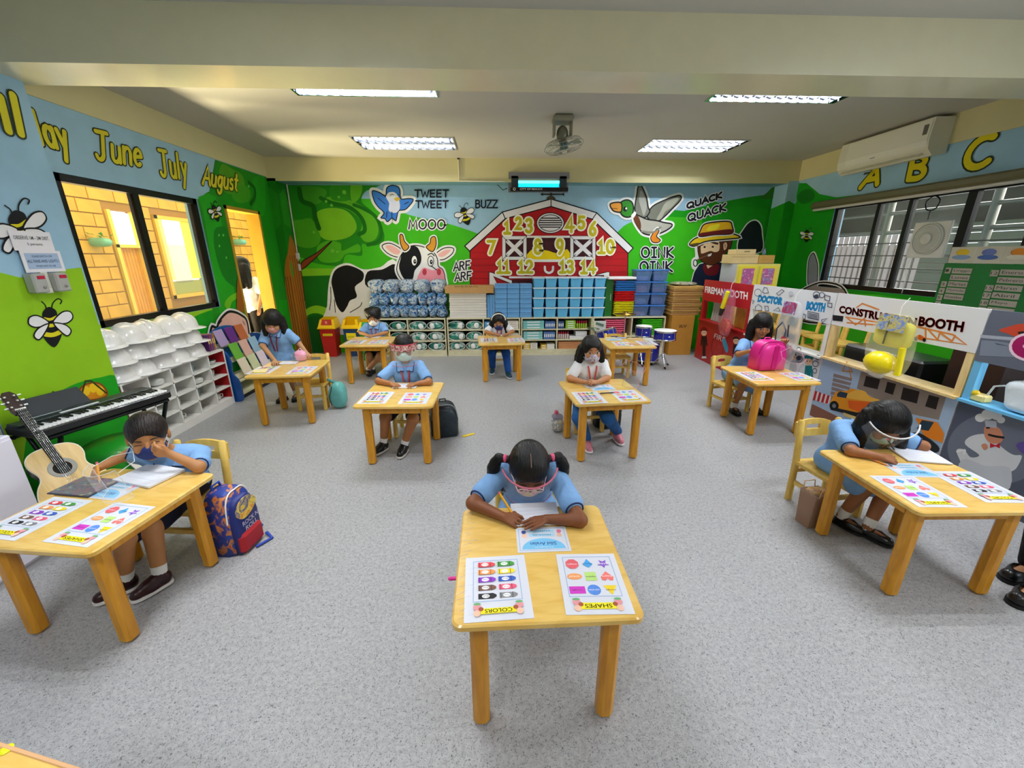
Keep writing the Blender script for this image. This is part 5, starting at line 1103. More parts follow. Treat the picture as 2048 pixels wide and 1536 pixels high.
# ------------------------------------------------------------------ pigeonhole shelf with helmets
WHP = mat('#e8e6e0', .4, var=.02); REDP = mat('#a81418', .4)
def pigeon(x, y0, y1, label, cols, z1=.608, red=True):
    t = thing('pigeonhole_shelf', label, 'shelf', (x, (y0 + y1) / 2, 0), 0, 'pigeonhole shelves'); h = (y1 - y0) / 2; d = .285
    MB().span((-d, -h, z1 - .016), (0, h, z1)).build('top_board', WHP, t); MB().span((-d, -h, 0), (0, h, .075)).build('plinth', WHP, t); MB().span((-d, -h, .075), (-d + .01, h, z1 - .016)).build('back_panel', mat('#cfcdc6', .5), t)
    for s in (-1, 1): MB().span((-d + .012, s * h - s * .0 - (.016 if s > 0 else 0), .075), (-.006, s * h + (.016 if s < 0 else 0), z1 - .016)).build('side_panel', REDP if red else WHP, t)
    for k in range(cols + 1): MB().span((-.006 if k in (0, cols) else -d + .012, -h + k * (2 * h - .014) / cols, .075), (0, -h + k * (2 * h - .014) / cols + .014, z1 - .016)).build('divider', WHP, t)
    rh_ = (z1 - .016 - .075) / 4
    for r_ in range(1, 4): MB().span((-d + .012, -h + .016, .075 + r_ * rh_ - .006), (0, h - .016, .075 + r_ * rh_ + .006)).build('shelf_board', WHP, t)
    return t
pigeon(-2.9, 3.085, 4.335, 'white pigeonhole shelf with red ends under the window', 5); pigeon(-2.9, 1.98, 2.29, 'white pigeonhole shelf behind the guitar', 2, red=False)
CUP = [MB().lathe([(0, 0), (.03, 0), (.036, .06), (.034, .06), (.028, .004)], 14).mesh('cup', mat('#f0efe8', .3)), MB().add(*lump(.11, .13, .065, 61, .7, .15), 0, True).mesh('cup', mat('#d8dcd6', .2, coat=.5)), MB().lathe([(0, 0), (.035, 0), (.05, .035), (.05, .04), (.03, .006)], 14).mesh('cup', mat('#c2c8c6', .25, metal=.3)), MB().lathe([(0, 0), (.045, 0), (.05, .07), (.04, .085), (0, .085)], 14).mesh('cup', film('#a8ccd0', .5, .1))]
HD = MB().tube([(.03, 0, .012), (.055, 0, .02), (.055, 0, .045), (.03, 0, .05)], .005, 6).mesh('handle', mat('#e8e8e2', .3)); ROWN = ['bottom', 'second', 'third', 'top']
for c in range(5):
    for r_ in range(4):
        if (c, r_) in ((3, 0), (4, 1)): continue
        o = obj('cup', CUP[(c * 3 + r_ * 2) % 4], None, (-3.0 + random.uniform(-.02, .02), 3.085 + .247 * (c + .5) + random.uniform(-.04, .04), .077 + r_ * .1293 + .007), (0, 0, random.random() * 3)); obj('handle', HD, o)
        tag(o, 'pale cup in %s row of pigeonhole shelf, %s column from column' % (ROWN[r_], ORD[c].replace('leftmost', 'first')), 'cup', 'cups in the pigeonholes')
for r_ in range(3):
    for c in range(2): tag(MB().add(*lump(.12, .13, .09, 66 + r_ + c, .5, .1), 0, True).build('bagged_item', patchy('grey_bag', ['#6a6a66', '#a8aca8', '#d8dcda', '#8a8a80'], 22), None, (-2.99, 2.07 + .15 * c, .083 + r_ * .1293)), 'clear bagged item in %s row, %s cubby behind the guitar' % (ROWN[r_], ('near', 'far')[c]), 'bag', 'bagged items behind guitar')
# helmets: dome with ridge and brim
def helmet_mesh():
    m = MB(); prof = [(.125, 0), (.122, .02), (.116, .05), (.1, .085), (.07, .112), (.035, .124), (0, .127)]; n = 28; vs = []; fs = []
    for k in range(n):
        a = 2 * PI * k / n
        for r, z in prof: vs.append((r * math.cos(a) * .9, r * math.sin(a) * 1.08, z))
    for k in range(n):
        for i in range(len(prof) - 1): fs.append((k * 7 + i, (k + 1) % n * 7 + i, (k + 1) % n * 7 + i + 1, k * 7 + i + 1))
    m.add(vs, fs, 0, True)
    return m.mesh('shell', mat('#eceae6', .18, coat=.5))
HS = helmet_mesh(); m = MB()
o_ = [(.126 * math.cos(a) * .9, .126 * math.sin(a) * 1.08) for a in [k * PI / 14 for k in range(28)]]; o2 = []
for k in range(28): a = k * PI / 14; e = .012 + (.05 * max(0, math.cos(a)) ** 1.5); o2.append(((.126 + e) * math.cos(a) * .9, (.126 + e * .6) * math.sin(a) * 1.08))
m.add([(x, y, .006) for x, y in o_] + [(x, y, -.004) for x, y in o2] + [(x, y, -.008) for x, y in o2], [(k, 28 + k, 28 + (k + 1) % 28, (k + 1) % 28) for k in range(28)] + [(28 + k, 56 + k, 56 + (k + 1) % 28, 28 + (k + 1) % 28) for k in range(28)], 0, True); HB = m.mesh('brim', mat('#f0efec', .2, coat=.4))
m = MB()
for off in (-.03, 0, .03): m.tube([(.105 * math.cos(t_) * 1.0, off, .01 + .123 * math.sin(t_) * (1 - abs(off) * 3)) for t_ in [.35 + k * .27 for k in range(9)]], [.004] + [.009] * 7 + [.004], 6)
HR = m.mesh('ridge', mat('#eceae6', .18, coat=.5)); HBAND = MB().tube([(.1 * math.cos(a), .115 * math.sin(a), -.012) for a in [k * PI / 8 for k in range(17)]], .006, 5).mesh('inner_band', mat('#6f6f6c', .6))
ci = 0
for c, (n, y) in enumerate(((3, 3.2), (3, 3.41), (3, 3.62), (3, 3.83), (3, 4.04))):
    for k in range(n):
        t = thing('safety_helmet', 'white helmet, %s in %s stack on the pigeonhole shelf' % (('bottom', 'middle', 'top')[k], ('nearest', 'second', 'third', 'fourth', 'farthest')[c]), 'helmet', (-3.04 + .012 * ((c + k) % 2), y + random.uniform(-.015, .015), .622 + .132 * k), random.uniform(-.6, .6), 'white safety helmets')
        t.scale = (1.08, 1.02, 1.08)
        for nm, me in (('shell', HS), ('brim', HB), ('ridge', HR), ('inner_band', HBAND)): obj(nm, me, t)
for k in range(2):
    t = thing('safety_helmet', 'white helmet, %s of pair above the guitar head' % ('lower', 'upper')[k], 'helmet', (-3.02, 2.13 + .01 * k, .616 + .118 * k), .1, 'white safety helmets')
    for nm, me in (('shell', HS), ('brim', HB), ('ridge', HR), ('inner_band', HBAND)): obj(nm, me, t)
# ------------------------------------------------------------------ white cabinet, paper signs, switches
t = thing('white_cabinet', 'white cabinet at the left edge beside the guitar', 'cabinet', (-2.64, 1.45, 0)); MB().box((0, 0, .375), (.46, .96, .67), 0, None, .006).build('body', mat('#dcdae8', .45), t); MB().span((-.23, -.48, 0), (.22, .48, .04)).build('plinth', mat('#b8b8bc', .5), t); MB().span((.231, -.47, .06), (.239, .47, .69)).build('door', mat('#e2e0ec', .4), t)
def sign(x, y0, y1, z0, z1, label, lines, hx='#eceaf0', panel=None):
    o = MB().span((0, y0, z0), (.003, y1, z1)).build('paper_notice', mat(hx, .5), None, (x, 0, 0)); tag(o, label, 'notice')
    if panel: MB().span((.003, *panel[0]), (.0036, *panel[1])).build('panel', mat('#a9c0de', .5), o)
    for tx, ya, yb, z, h, c in lines:
        vs_, fs_ = text_geo(tx, .01); MB().add([(.0042, ya + (yb - ya) * (u), z + h * v) for u, v in vs_], fs_).build('lettering', mat(c, .5), o)
    return o
def wy(px, py_): p = at(px, py_, 0, -2.9); return p.y, p.z
ya, za = wy(5, 484); yb, zb = wy(100, 515)
sign(-2.886, 2.68, 2.915, 1.585, 1.70, 'white paper notice about keeping distance, above the switches', [('OBSERVE 1M - 2M DIST.', 2.695, 2.9, 1.65, .022, '#6a6a6e'), ('5 persons.', 2.76, 2.85, 1.612, .02, '#6a6a6e')])
sign(-2.885, 2.70, 2.94, 1.455, 1.585, 'white paper notice with blue panel about fans and lights', [('PLEASE SWITCH OFF', 2.76, 2.88, 1.545, .012, '#2f4a7a'), ('ALL FANS AND LIGHTS !', 2.725, 2.915, 1.513, .018, '#12305f'), ('WHEN NOT IN USE', 2.765, 2.885, 1.487, .011, '#2f4a7a')], panel=((2.72, 1.475), (2.92, 1.57)))
for k, y in enumerate((2.725, 2.86)):
    t = thing('switch_box', 'grey wall switch box with red label, %s of the pair' % ('near', 'far')[k], 'switch', (-2.9, y, 1.335), 0, 'grey switch boxes'); MB().box((.03, 0, .055), (.06, .085, .12), 0, None, .008).build('casing', mat('#a8aaa4', .4), t); MB().box((.0615, .005, .09), (.003, .045, .02), 0, None, .001).build('red_label', mat('#b81c3c', .4), t); MB().sphere((.061, .01, .03), (.006, .012, .01)).build('button', mat('#8a8c86', .4), t)
o = MB().span((0, 0, 0), (.02, .04, .13)).build('wire_cover', mat('#dcdcd0', .45), None, (-2.899, 2.775, 1.325)); tag(o, 'white wire cover between the two switch boxes', 'cover'); MB().span((.02, .004, .005), (.023, .036, .03)).build('cap', mat('#efece0', .4), o)
# ------------------------------------------------------------------ keyboard on stand
BLKP = mat('#15171a', .35, coat=.2); t = thing('electric_keyboard', 'black electric keyboard on a folding stand beside the column', 'keyboard', (-2.56, 2.55, .57), math.radians(74)); Lk = .74
# local x runs along the keys, local y to the wall
body = MB().box((0, .03, .025), (Lk, .26, .05), 0, None, .008).build('casing', BLKP, t); MB().box((0, .105, .056), (Lk - .02, .1, .018), 0, None, .004).build('control_panel', mat('#1d2a2c', .4), t)
MB().box((-.06, .075, .0665), (.2, .018, .003)).build('display_strip', mat('#e8eaec', .4), t); vs_, fs_ = text_geo('CASIO'); MB().add([(-.06 + .06 * u, .118 + .012 * v, .0656) for u, v in vs_], fs_).build('lettering', mat('#9aa8a8', .4), t)
MB().box((-.19, .13, .066), (.14, .006, .002)).build('display_strip', mat('#b8c4c4', .4), t)
kw = MB().box((0, 0, 0), (.0182, .105, .012), 0, None, .002).mesh('white_key', mat('#f0f0f2', .25)); kb_ = MB().box((0, 0, 0), (.011, .065, .014), 0, None, .002).mesh('black_key', mat('#0c0c0e', .3)); nk = 36
for k in range(nk): obj('white_key', kw, t, (-Lk / 2 + .03 + k * .0194, -.045, .055)); 
for k in range(nk - 1):
    if k % 7 not in (2, 6): obj('black_key', kb_, t, (-Lk / 2 + .03 + (k + .5) * .0194, -.025, .066))
MB().add([(-.3, .15, .06), (.05, .15, .06), (.02, .19, .17), (-.27, .19, .17), (-.3, .156, .06), (.05, .156, .06), (.02, .196, .17), (-.27, .196, .17)], [(0, 1, 2, 3), (7, 6, 5, 4), (0, 4, 5, 1), (1, 5, 6, 2), (2, 6, 7, 3), (3, 7, 4, 0)]).build('music_rest', mat('#22282a', .4), t)
t = thing('keyboard_stand', 'black tubular keyboard stand with crossed legs', 'stand', (-2.56, 2.55, 0), math.radians(74)); sm_ = mat('#101214', .35, metal=.4)
for x in (-.3, .3):
    MB().tube([(x, -.12, .013), (x, .14, .54)], .013, 8).build('leg', sm_, t); MB().tube([(x + .03, .18, .013), (x + .03, -.08, .54)], .013, 8).build('leg', sm_, t)
for y in (.14, -.08): MB().tube([(-.35, y, .555), (.35, y, .555)], .0125, 8).build('support_bar', sm_, t)
MB().tube([(-.35, .14, .55), (-.43, .14, .57), (-.46, .12, .5), (-.47, .0, .03)], .012, 8).build('side_hoop', sm_, t)
# ------------------------------------------------------------------ guitar
def guitar():
    g = thing('acoustic_guitar', 'acoustic guitar with pale top leaning by the keyboard', 'guitar')
    out = [(0, -.2), (.08, -.195), (.135, -.15), (.15, -.08), (.13, -.01), (.1, .035), (.095, .07), (.11, .12), (.105, .17), (.07, .205), (0, .215)]
    o = smooth(out + [(-x, y) for x, y in out[-2:0:-1]], True, 3)
    MB().prism(o, -.075, 0, None, 0, True).build('body', mat('#141210', .25, coat=.5), g); MB().prism([(x * .985, y * .985) for x, y in o], 0, .003).build('soundboard', wood('#d9b86e', '#c9a256', (20, 2, 2), .45, .05), g)
    m = MB()
    for k in range(len(o)): pass
    m.tube([(x, y, -.002) for x, y in o + [o[0]]], .004, 5).build('binding', mat('#e8e4d0', .4), g)
    MB().lathe([(.0, .0035), (.038, .0035)], 24, (0, .07, 0)).build('sound_hole', mat('#0a0806', .8), g); MB().lathe([(.039, .0036), (.046, .0044), (.054, .0044), (.058, .0036)], 24, (0, .07, 0)).build('rosette', mat('#8a8a80', .4), g)
    MB().box((0, .28, .008), (.042, .4, .014), 0, None, .003).build('fretboard', mat('#1a100b', .65, spec=.15), g); MB().box((0, .33, -.008), (.04, .26, .02), 0, None, .006).build('neck', mat('#2a1a12', .4), g)
    for k in range(14): MB().box((0, .465 - .39 * (1 - .944 ** k), .0155), (.042, .0016, .0016)).build('fret', mat('#8a8578', .5, metal=.5), g)
    MB().prism([(-.022, .47), (.022, .47), (.03, .5), (.03, .6), (.015, .625), (-.015, .625), (-.03, .6), (-.03, .5)], -.014, .004, Matrix.Translation((0, 0, 0)) @ Matrix.Rotation(math.radians(-4), 4, 'X')).build('headstock', mat('#34201a', .35, coat=.3), g)
    for s in (-1, 1):
        for k in range(3): MB().sphere((s * .018, .515 + .035 * k, -.026), .006, 0, 8, 6).tube([(s * .03, .515 + .035 * k, -.03), (s * .045, .515 + .035 * k, -.03)], .005, 6).build('tuning_peg', mat('#e8e6e0', .25, metal=.5), g)
    MB().box((0, .474, .016), (.042, .006, .006)).build('nut', mat('#f0ece0', .4), g); MB().box((0, -.1, .007), (.12, .022, .01), 0, None, .002).build('bridge', mat('#241610', .4), g)
    for k in range(6): MB().tube([(-.016 + .0064 * k, .48, .02), (-.019 + .0076 * k, -.1, .014)], .0007, 4).build('string', CHR, g)
    return g
g = guitar(); hole = Vector((-2.44, 2.12, .42)); head_ = Vector((-2.735, 2.26, .80)); yv = (head_ - hole).normalized(); nv = Vector((.85, -.5, .3)); nv = (nv - yv * nv.dot(yv)).normalized(); xv = yv.cross(nv)
g.matrix_world = Matrix(((xv.x, yv.x, nv.x, 0), (xv.y, yv.y, nv.y, 0), (xv.z, yv.z, nv.z, 0), (0, 0, 0, 1))); g.location = hole - yv * .07
# ------------------------------------------------------------------ green bean bag
o = MB().add(*lump(.44, .46, .4, 71, .75, .09, 30, 20), 0, True).build('bean_bag', mat('#15881c', .45, coat=.25, var=.12, vscale=4, bump=.6, bscale=7), None, (-2.56, 2.56, .002)); tag(o, 'slumped green bean bag under the keyboard', 'bean bag')
MB().box((.2, -.1, .27), (.006, .085, .09), 0, rotm(.2, -.35, 0)).build('tag_label', mat('#d8d4cc', .6), o)
# ------------------------------------------------------------------ book rack
t = thing('book_rack', 'low book display rack with blue scalloped ends', 'book rack', (-3.02, 4.80, 0)); BLU = mat('#0f4a96', .35, coat=.3)
prof = smooth([(-.16, 0), (.16, 0), (.2, .1), (.19, .24), (.14, .33), (.15, .45), (.11, .56), (.0, .62), (-.12, .6), (-.16, .4)], True, 4)
for s, nm in ((-1, 'near'), (1, 'far')): MB().prism(prof, -.012, .012, Matrix.Translation((0, s * .43, 0)) @ Matrix.Rotation(PI / 2, 4, 'X') ).build('end_panel', BLU, t)
MB().prism(smooth([(-.3, .35), (.3, .35), (.34, .55), (.25, .72), (0, .78), (-.25, .72), (-.34, .55)], True, 4), -.01, .01, Matrix.Translation((-.15, 0, 0)) @ Matrix.Rotation(PI / 2, 4, 'Z') @ Matrix.Rotation(PI / 2, 4, 'X')).build('back_panel', mat('#1565a8', .35), t)
cream2 = mat('#dcd6b4', .5); MB().span((-.14, -.415, .05), (.15, .415, .07)).build('shelf_board', cream2, t); MB().span((-.14, -.415, .2), (.15, .415, .215)).build('shelf_board', cream2, t); MB().span((.12, -.415, .0), (.135, .415, .05)).build('plinth', mat('#1a1a1c', .5), t)
for k, (x, z) in enumerate(((.09, .23), (.0, .4), (-.1, .56))): MB().box((x, 0, z + .02), (.012, .82, .06), 0, rotm(0, -.3, 0)).build('front_rail', cream2, t)
BK = [('#efe0c8', '#9a5a3a', 'white picture book with brown horse'), ('#d8dcb0', '#5a6a4a', 'pale green book with grey figure'), ('#e9d8e4', '#c06a9a', 'pink flowered book'), ('#6fb83a', '#2a4a4a', 'green book with dark owl'), ('#e8b8a8', '#a83a4a', 'thin pink book'), ('#9ac0d8', '#3a6a8a', 'pale blue book'), ('#b8a0d0', '#6a4a9a', 'lilac book'), ('#6a2a8a', '#d8b84a', 'purple book with yellow cover picture'), ('#c86a3a', '#6a2a1a', 'orange brown book')]
for k, (a, b, lab) in enumerate(BK):
    r_ = (0, 0, 0, 1, 1, 1, 2, 2, 2)[k]; j = (0, 1, 2)[k % 3]; x, z = ((.105, .275), (.012, .44), (-.09, .60))[r_]
    o = MB().box((0, 0, .0), (.012, .15, .19), 0, rotm(0, -.3, 0), .002).build('picture_book', mat(a, .35, coat=.3), None, (-3.02 + x + .02, 4.62 + .19 * j + (.05 if r_ == 1 else 0), z + .07)); tag(o, lab + ' on the blue rack', 'book', 'picture books on the rack')
    MB().box((.0075, 0, -.01), (.001, .1, .11), 0, rotm(0, -.3, 0)).build('cover_picture', patchy('cover%d' % k, [b, a, b], 30, .4, .1, 0), o)
for k in range(4):
    o = MB().box((0, 0, .085), (.16, .022, .17), 0, None, .002).build('picture_book', mat(('#5a2a6a', '#8a3a5a', '#6a4a8a', '#b8823a')[k], .4), None, (-3.03, 4.255 + .026 * k - .04, .61), (0, 0, .05 * k)); tag(o, '%s spined storybook standing on end of pigeonhole shelf' % ('plum', 'maroon', 'lilac', 'tan')[k], 'book', 'storybooks on pigeonhole shelf'); MB().box((.081, 0, .1), (.002, .014, .05)).build('spine_label', mat('#e0c87a', .5), o)
# ------------------------------------------------------------------ plants and pots in the corridor
def pot_plant(loc, label, hx='#7ab89a'):
    t = thing('hanging_planter', label, 'planter', loc); MB().add(*lump(.24, .16, .11, 81, .7, .05), 0, True).build('pot', mat(hx, .4), t)
    m = MB(); rs = random.Random(3)
    for k in range(26): a = rs.random() * 6.28; r_ = .03 + rs.random() * .09; c = Vector((r_ * math.cos(a), r_ * math.sin(a) * .7, .1 + rs.random() * .05)); d = Vector((math.cos(a), math.sin(a), rs.uniform(-.5, .8))) * .05; n = d.cross(Vector((0, 0, 1))).normalized() * .014; m.add([c, c + d * .5 + n, c + d, c + d * .5 - n], [(0, 1, 2, 3)])
    m.build('foliage', mat('#4f9a2a', .5), t)['kind'] = 'stuff'
    return t
pot_plant((-4.82, 5.44, 1.66), 'green swan shaped planter on the corridor wall'); pot_plant((-4.82, 8.3, 1.75), 'green planter on corridor wall seen through doorway')
t = thing('potted_fern', 'spiky fern in a pot outside the left window', 'fern', (-4.3, 4.35, 0)); MB().lathe([(0, 0), (.1, 0), (.13, .75), (.11, .75)], 16).build('pot', mat('#8a7a5a', .6), t)
for k in range(22):
    a = k * 2.4; d = Vector((math.cos(a), math.sin(a), 0)); L_ = .3 + .12 * (k % 3); n = Vector((-d.y, d.x, 0)) * .02; p = [Vector((0, 0, .75)) + d * (L_ * s) + Vector((0, 0, .28 * s - .3 * s * s)) for s in (0, .33, .66, 1)]
    MB().add([p[0] - n * .4, p[0] + n * .4, p[1] - n, p[1] + n, p[2] - n * .8, p[2] + n * .8, p[3]], [(0, 1, 3, 2), (2, 3, 5, 4), (4, 5, 6)]).build('leaf', mat('#7a8a3a', .5), t)
# ------------------------------------------------------------------ play booths along the right
BX = 3.18
WPAN = mat('#e4e6ea', .4, coat=.15); WEDG = wood('#efd49a', '#e2c07c', (3, 20, 3), .4, .2)
def booth(y0, y1, label, face, edge, ztop=1.21, zh=.92, zl=.60):
    loc = Vector((BX, (y0 + y1) / 2, 0)); t = thing('play_booth', label, 'play booth', loc); h = (y1 - y0) / 2; fm_ = mat(face, .4, coat=.15)
    hp = MB().span((0, -h + .002, zh), (.018, h - .002, ztop)).build('header_panel', fm_, t); lp = MB().span((0, -h + .002, 0), (.018, h - .002, zl)).build('lower_panel', fm_, t)
    for s in (-1, 1): MB().span((.002, s * h - s * .05, zl), (.03, s * h - s * .004, zh)).build('post', edge, t)
    MB().span((-.03, -h + .004, zl), (.16, h - .004, zl + .018)).build('ledge', edge, t)
    for s in (-1, 1): MB().span((.03, s * (h - .004) - .008, 0), (.1, s * (h - .004) + .008, ztop - .02)).build('side_panel', edge, t)
    return t, hp, lp, loc
def put(mu, name, parent, loc): o = mu.build(name, parent); o.location = -loc; return o
R2, R4, R5 = Crop(1380, 540, .15625), Crop(1600, 560, .21875), Crop(1600, 700, .21875)
# fireman
t, hp, lp, loc = booth(4.962, 6.175, 'red fireman play booth beside the cardboard', '#b3121c', mat('#a8121a', .4), 1.2, .9, .6)
m = Mural(0, BX, -1); m.type('FIREMAN BOOTH', *R2([(190, 290), (735, 385), (195, 205)]), '#f4f2f0', .03); put(m, 'lettering', hp, loc)
m = Mural(0, BX, -1, 2)
def fig(m, C, x, y, s, suit, hair='#1a1210', hat=None, skin='#f0c8a4'):
    """small printed standing figure, head centre x,y and scale s in crop units"""
    P = lambda pts: C([(x + s * a, y + s * b) for a, b in pts])
    m.fill(P([(-.9, 1.2), (.9, 1.2), (1.2, 4.4), (.7, 4.6), (.55, 3), (.5, 8.2), (-.5, 8.2), (-.55, 3), (-.8, 4.6), (-1.2, 4.4)]), suit, False); m.fill(P([(-.6, 8), (.6, 8), (.9, 8.7), (-.9, 8.7)]), '#e8e4e0', False)
    m.fill(P(arc(0, 0, .95, 1.15, 0, 340, 12)), skin); m.fill(P([(-1, -.2), (-.8, -1.1), (0, -1.4), (.8, -1.1), (1, -.2), (.5, -.6), (-.5, -.6)]), hair)
    if hat: m.fill(P([(-1.4, -.6), (-.9, -1.4), (0, -1.9), (.9, -1.4), (1.4, -.6), (0, -.9)]), hat)
    m.fill(P(arc(-.35, .05, .14, .18, 0, 300, 6)), BLK, False).fill(P(arc(.35, .05, .14, .18, 0, 300, 6)), BLK, False)
for _a in ((180, 800, '#2a1416', '#8a1014'), (590, 905, '#241416', None)): _f2 = Mural(0, BX, -1, 2); fig(_f2, R2, _a[0], _a[1], 38, _a[2], hat=_a[3]); put(_f2, 'printed_figure', lp, loc)
c = R2([(350, 980)])[0]; ca, cb = m.ab(*c); m.ribbon([(ca + .16 * math.cos(a), cb + .16 * math.sin(a)) for a in [k * PI / 14 for k in range(28)]], .012, '#7a1218', True)
put(m, 'printed_ring', lp, loc); m = Mural(0, BX, -1, 6)
m.type('FIRE', *R2([(305, 870), (440, 930), (320, 810)]), '#e8d8d0').type('DEPT', *R2([(265, 1165), (370, 1195), (270, 1110)]), '#e8d8d0').type('R W', *R2([(300, 985), (400, 1035), (305, 915)]), '#c8483c')
put(m, 'lettering', lp, loc); m = Mural(0, BX, -1, 6)
m.fill(R2([(415, 900), (450, 880), (490, 1000), (470, 1060), (430, 980)]), '#4aa2c8')
m2 = None; put(m, 'printed_picture', lp, loc)
# doctor
t, hp, lp, loc = booth(3.692, 4.958, 'white doctor play booth with medical drawings', '#e6e8ec', mat('#ecebe4', .4), 1.21, .92, .585)
m = Mural(0, BX, -1); IN = '#3c4258'
m.type('DOCTOR', *R2([(860, 410), (1180, 455), (880, 315)]), '#1c86c0', .09).type('BOOTH', *R2([(1480, 510), (1720, 545), (1500, 395)]), '#1c86c0', .09)
for x, y, s in ((870, 290, 45), (1620, 320, 42), (1690, 320, 34), (1400, 1140, 40), (1610, 1200, 36)): m.line(R2(arc(x, y, s, s, 0, 340, 12)), .007, IN, True, True)
for q in ([(950, 225), (930, 280), (960, 300), (1010, 290), (990, 230)], [(1110, 300), (1180, 250), (1210, 270), (1140, 325)], [(840, 520), (840, 470), (880, 440), (920, 470), (920, 520)], [(960, 465), (970, 525), (1010, 525), (1005, 465)], [(1070, 520), (1140, 480), (1160, 530)], [(1730, 320), (1730, 380), (1790, 400), (1800, 340)], [(1770, 420), (1770, 470), (1820, 480), (1825, 430)], [(1515, 530), (1515, 610), (1650, 640), (1655, 560)], [(1690, 640), (1760, 620), (1700, 680)], [(1460, 560), (1490, 580), (1480, 630), (1440, 620)], [(800, 380), (830, 400), (810, 430)]): m.line(R2(q), .007, IN, False, True)
for k in range(4): m.line(R2([(1530, 555 + 18 * k), (1640, 580 + 18 * k)]), .007, IN, False)
m.fill(R2([(1590, 330), (1640, 310), (1650, 350), (1600, 360)]), IN); m.fill(R2(arc(1300, 300, 30, 28, 0, 340, 10)), '#c8ccd8')
put(m, 'printed_doodles', hp, loc)['kind'] = 'stuff'
m = Mural(0, BX, -1, 2); fig(m, R2, 1320, 1110, 42, '#b8c4cc', '#3a1a14'); fig(m, R2, 1520, 1165, 48, '#0f7a80', '#0f7a80', '#0f7a80')
for x, y in ((1210, 1000), (1250, 1150), (1600, 1290), (1240, 1320), (1330, 1430), (1640, 1120), (1400, 1020), (1230, 1480), (1450, 1500)): m.line(R2(arc(x, y, 26, 30, 0, 330, 8)), .007, IN, True, True)
m.fill(R2([(1370, 1120), (1410, 1100), (1430, 1140), (1390, 1160)]), IN); put(m, 'printed_picture', lp, loc)
# construction
t, hp, lp, loc = booth(2.483, 3.688, 'white construction play booth with crane lettering', '#e6e6e6', WEDG, 1.215, .925, .60)
m = Mural(0, BX, -1); OR_ = '#d8823a'
for q in ([(420, 340), (700, 385), (1050, 460)], [(430, 390), (690, 410)], [(1060, 425), (1400, 500), (1520, 590), (1060, 520)], [(520, 250), (570, 215), (720, 270)], [(430, 345), (510, 410), (590, 350), (600, 420)], [(1150, 440), (1150, 530)], [(1170, 450), (1260, 545), (1280, 480), (1390, 560), (1420, 510)]): m.line(R4(q), .012, OR_, False)
m.fill(R4([(300, 320), (400, 330), (390, 380), (300, 370)]), '#1c1c20', False).fill(R4([(1060, 520), (1100, 500), (1150, 540), (1100, 550)]), '#d8641a'); m.fill(R4(arc(1060, 538, 16, 18, 0, 340, 8)), '#141418').fill(R4(arc(1138, 548, 16, 18, 0, 340, 8)), '#141418')
m.type('CONSTRUCTION', *R4([(355, 300), (1060, 430), (365, 232)]), '#8a1a10', .05).type('CONSTRUCTION', *R4([(358, 298), (1057, 427), (368, 235)]), '#c8321c', .02)
m.type('BOOTH', *R4([(1078, 420), (1490, 480), (1095, 330)]), '#8a1a10', .05).type('BOOTH', *R4([(1082, 416), (1486, 474), (1099, 335)]), '#c8321c', .02)
put(m, 'printed_picture', hp, loc)
m = Mural(0, BX, -1, 2)
m.poly([(2.487, .10), (3.684, .10), (3.684, .598), (2.487, .598)], '#a9c0dc'); m.poly([(2.487, 0), (3.684, 0), (3.684, .12), (2.487, .1)], '#8a5a48'); m.L += 1
m.fill(R5([(520, 350), (560, 195), (1340, 420), (1270, 640), (900, 560)]), '#8d8078', False)
for q in ([(605, 235), (735, 270), (710, 360), (580, 330)], [(800, 290), (880, 310), (850, 410), (775, 385)], [(945, 340), (1095, 380), (1070, 490), (920, 450)], [(1180, 410), (1275, 435), (1245, 545), (1145, 515)]): m.fill(R5(q), '#1f1a1a', False)
for k in range(6): m.fill(R5([(310 - 6 * k, 215 + 40 * k), (480 - 10 * k, 260 + 40 * k), (470 - 10 * k, 285 + 40 * k), (305 - 6 * k, 245 + 40 * k)]), '#8a7a74', False)
m.line(R5([(430, 110), (390, 190), (480, 200), (440, 120), (470, 260)]), .012, '#c88a3a', False)
m.fill(R5([(130, 370), (290, 425), (260, 500), (110, 450)]), '#e6dcd8', False)
for k in range(4): m.fill(R5([(140 + 38 * k, 372 + 13 * k), (160 + 38 * k, 379 + 13 * k), (140 + 38 * k, 462 + 10 * k), (118 + 38 * k, 455 + 10 * k)]), '#b8202c', False)
m.fill(R5([(280, 470), (330, 380), (440, 370), (470, 350), (550, 370), (600, 400), (740, 470), (700, 620), (560, 590), (280, 510)]), '#e8971c', False).fill(R5([(440, 400), (530, 365), (600, 380), (640, 430), (720, 450), (735, 480), (440, 440)]), '#f0b84a').fill(R5([(440, 460), (740, 480), (620, 600), (450, 530)]), '#e8641a', False)
m.fill(R5([(345, 395), (370, 378), (440, 395), (425, 440), (340, 425)]), '#23384a', False).fill(R5([(290, 520), (660, 600), (640, 640), (280, 545)]), '#1a1a1c', False)
for x, y in ((315, 510), (550, 610)): m.fill(R5(arc(x, y, 42, 44, 0, 340, 12)), '#141416').fill(R5(arc(x, y, 18, 20, 0, 340, 8)), '#7a7a80')
m.fill(R5([(1060, 620), (1260, 660), (1320, 760), (1310, 850), (1140, 790)]), '#e8841c', False).fill(R5([(1120, 640), (1230, 660), (1180, 740), (1070, 720)]), '#1f3a4a', False).fill(R5([(1000, 780), (1100, 760), (1270, 880), (1240, 940), (1050, 900)]), '#20242a')
m.fill(R5([(400, 570), (515, 610), (510, 640), (400, 600)]), '#d8c07a', False); put(m, 'printed_picture', lp, loc)
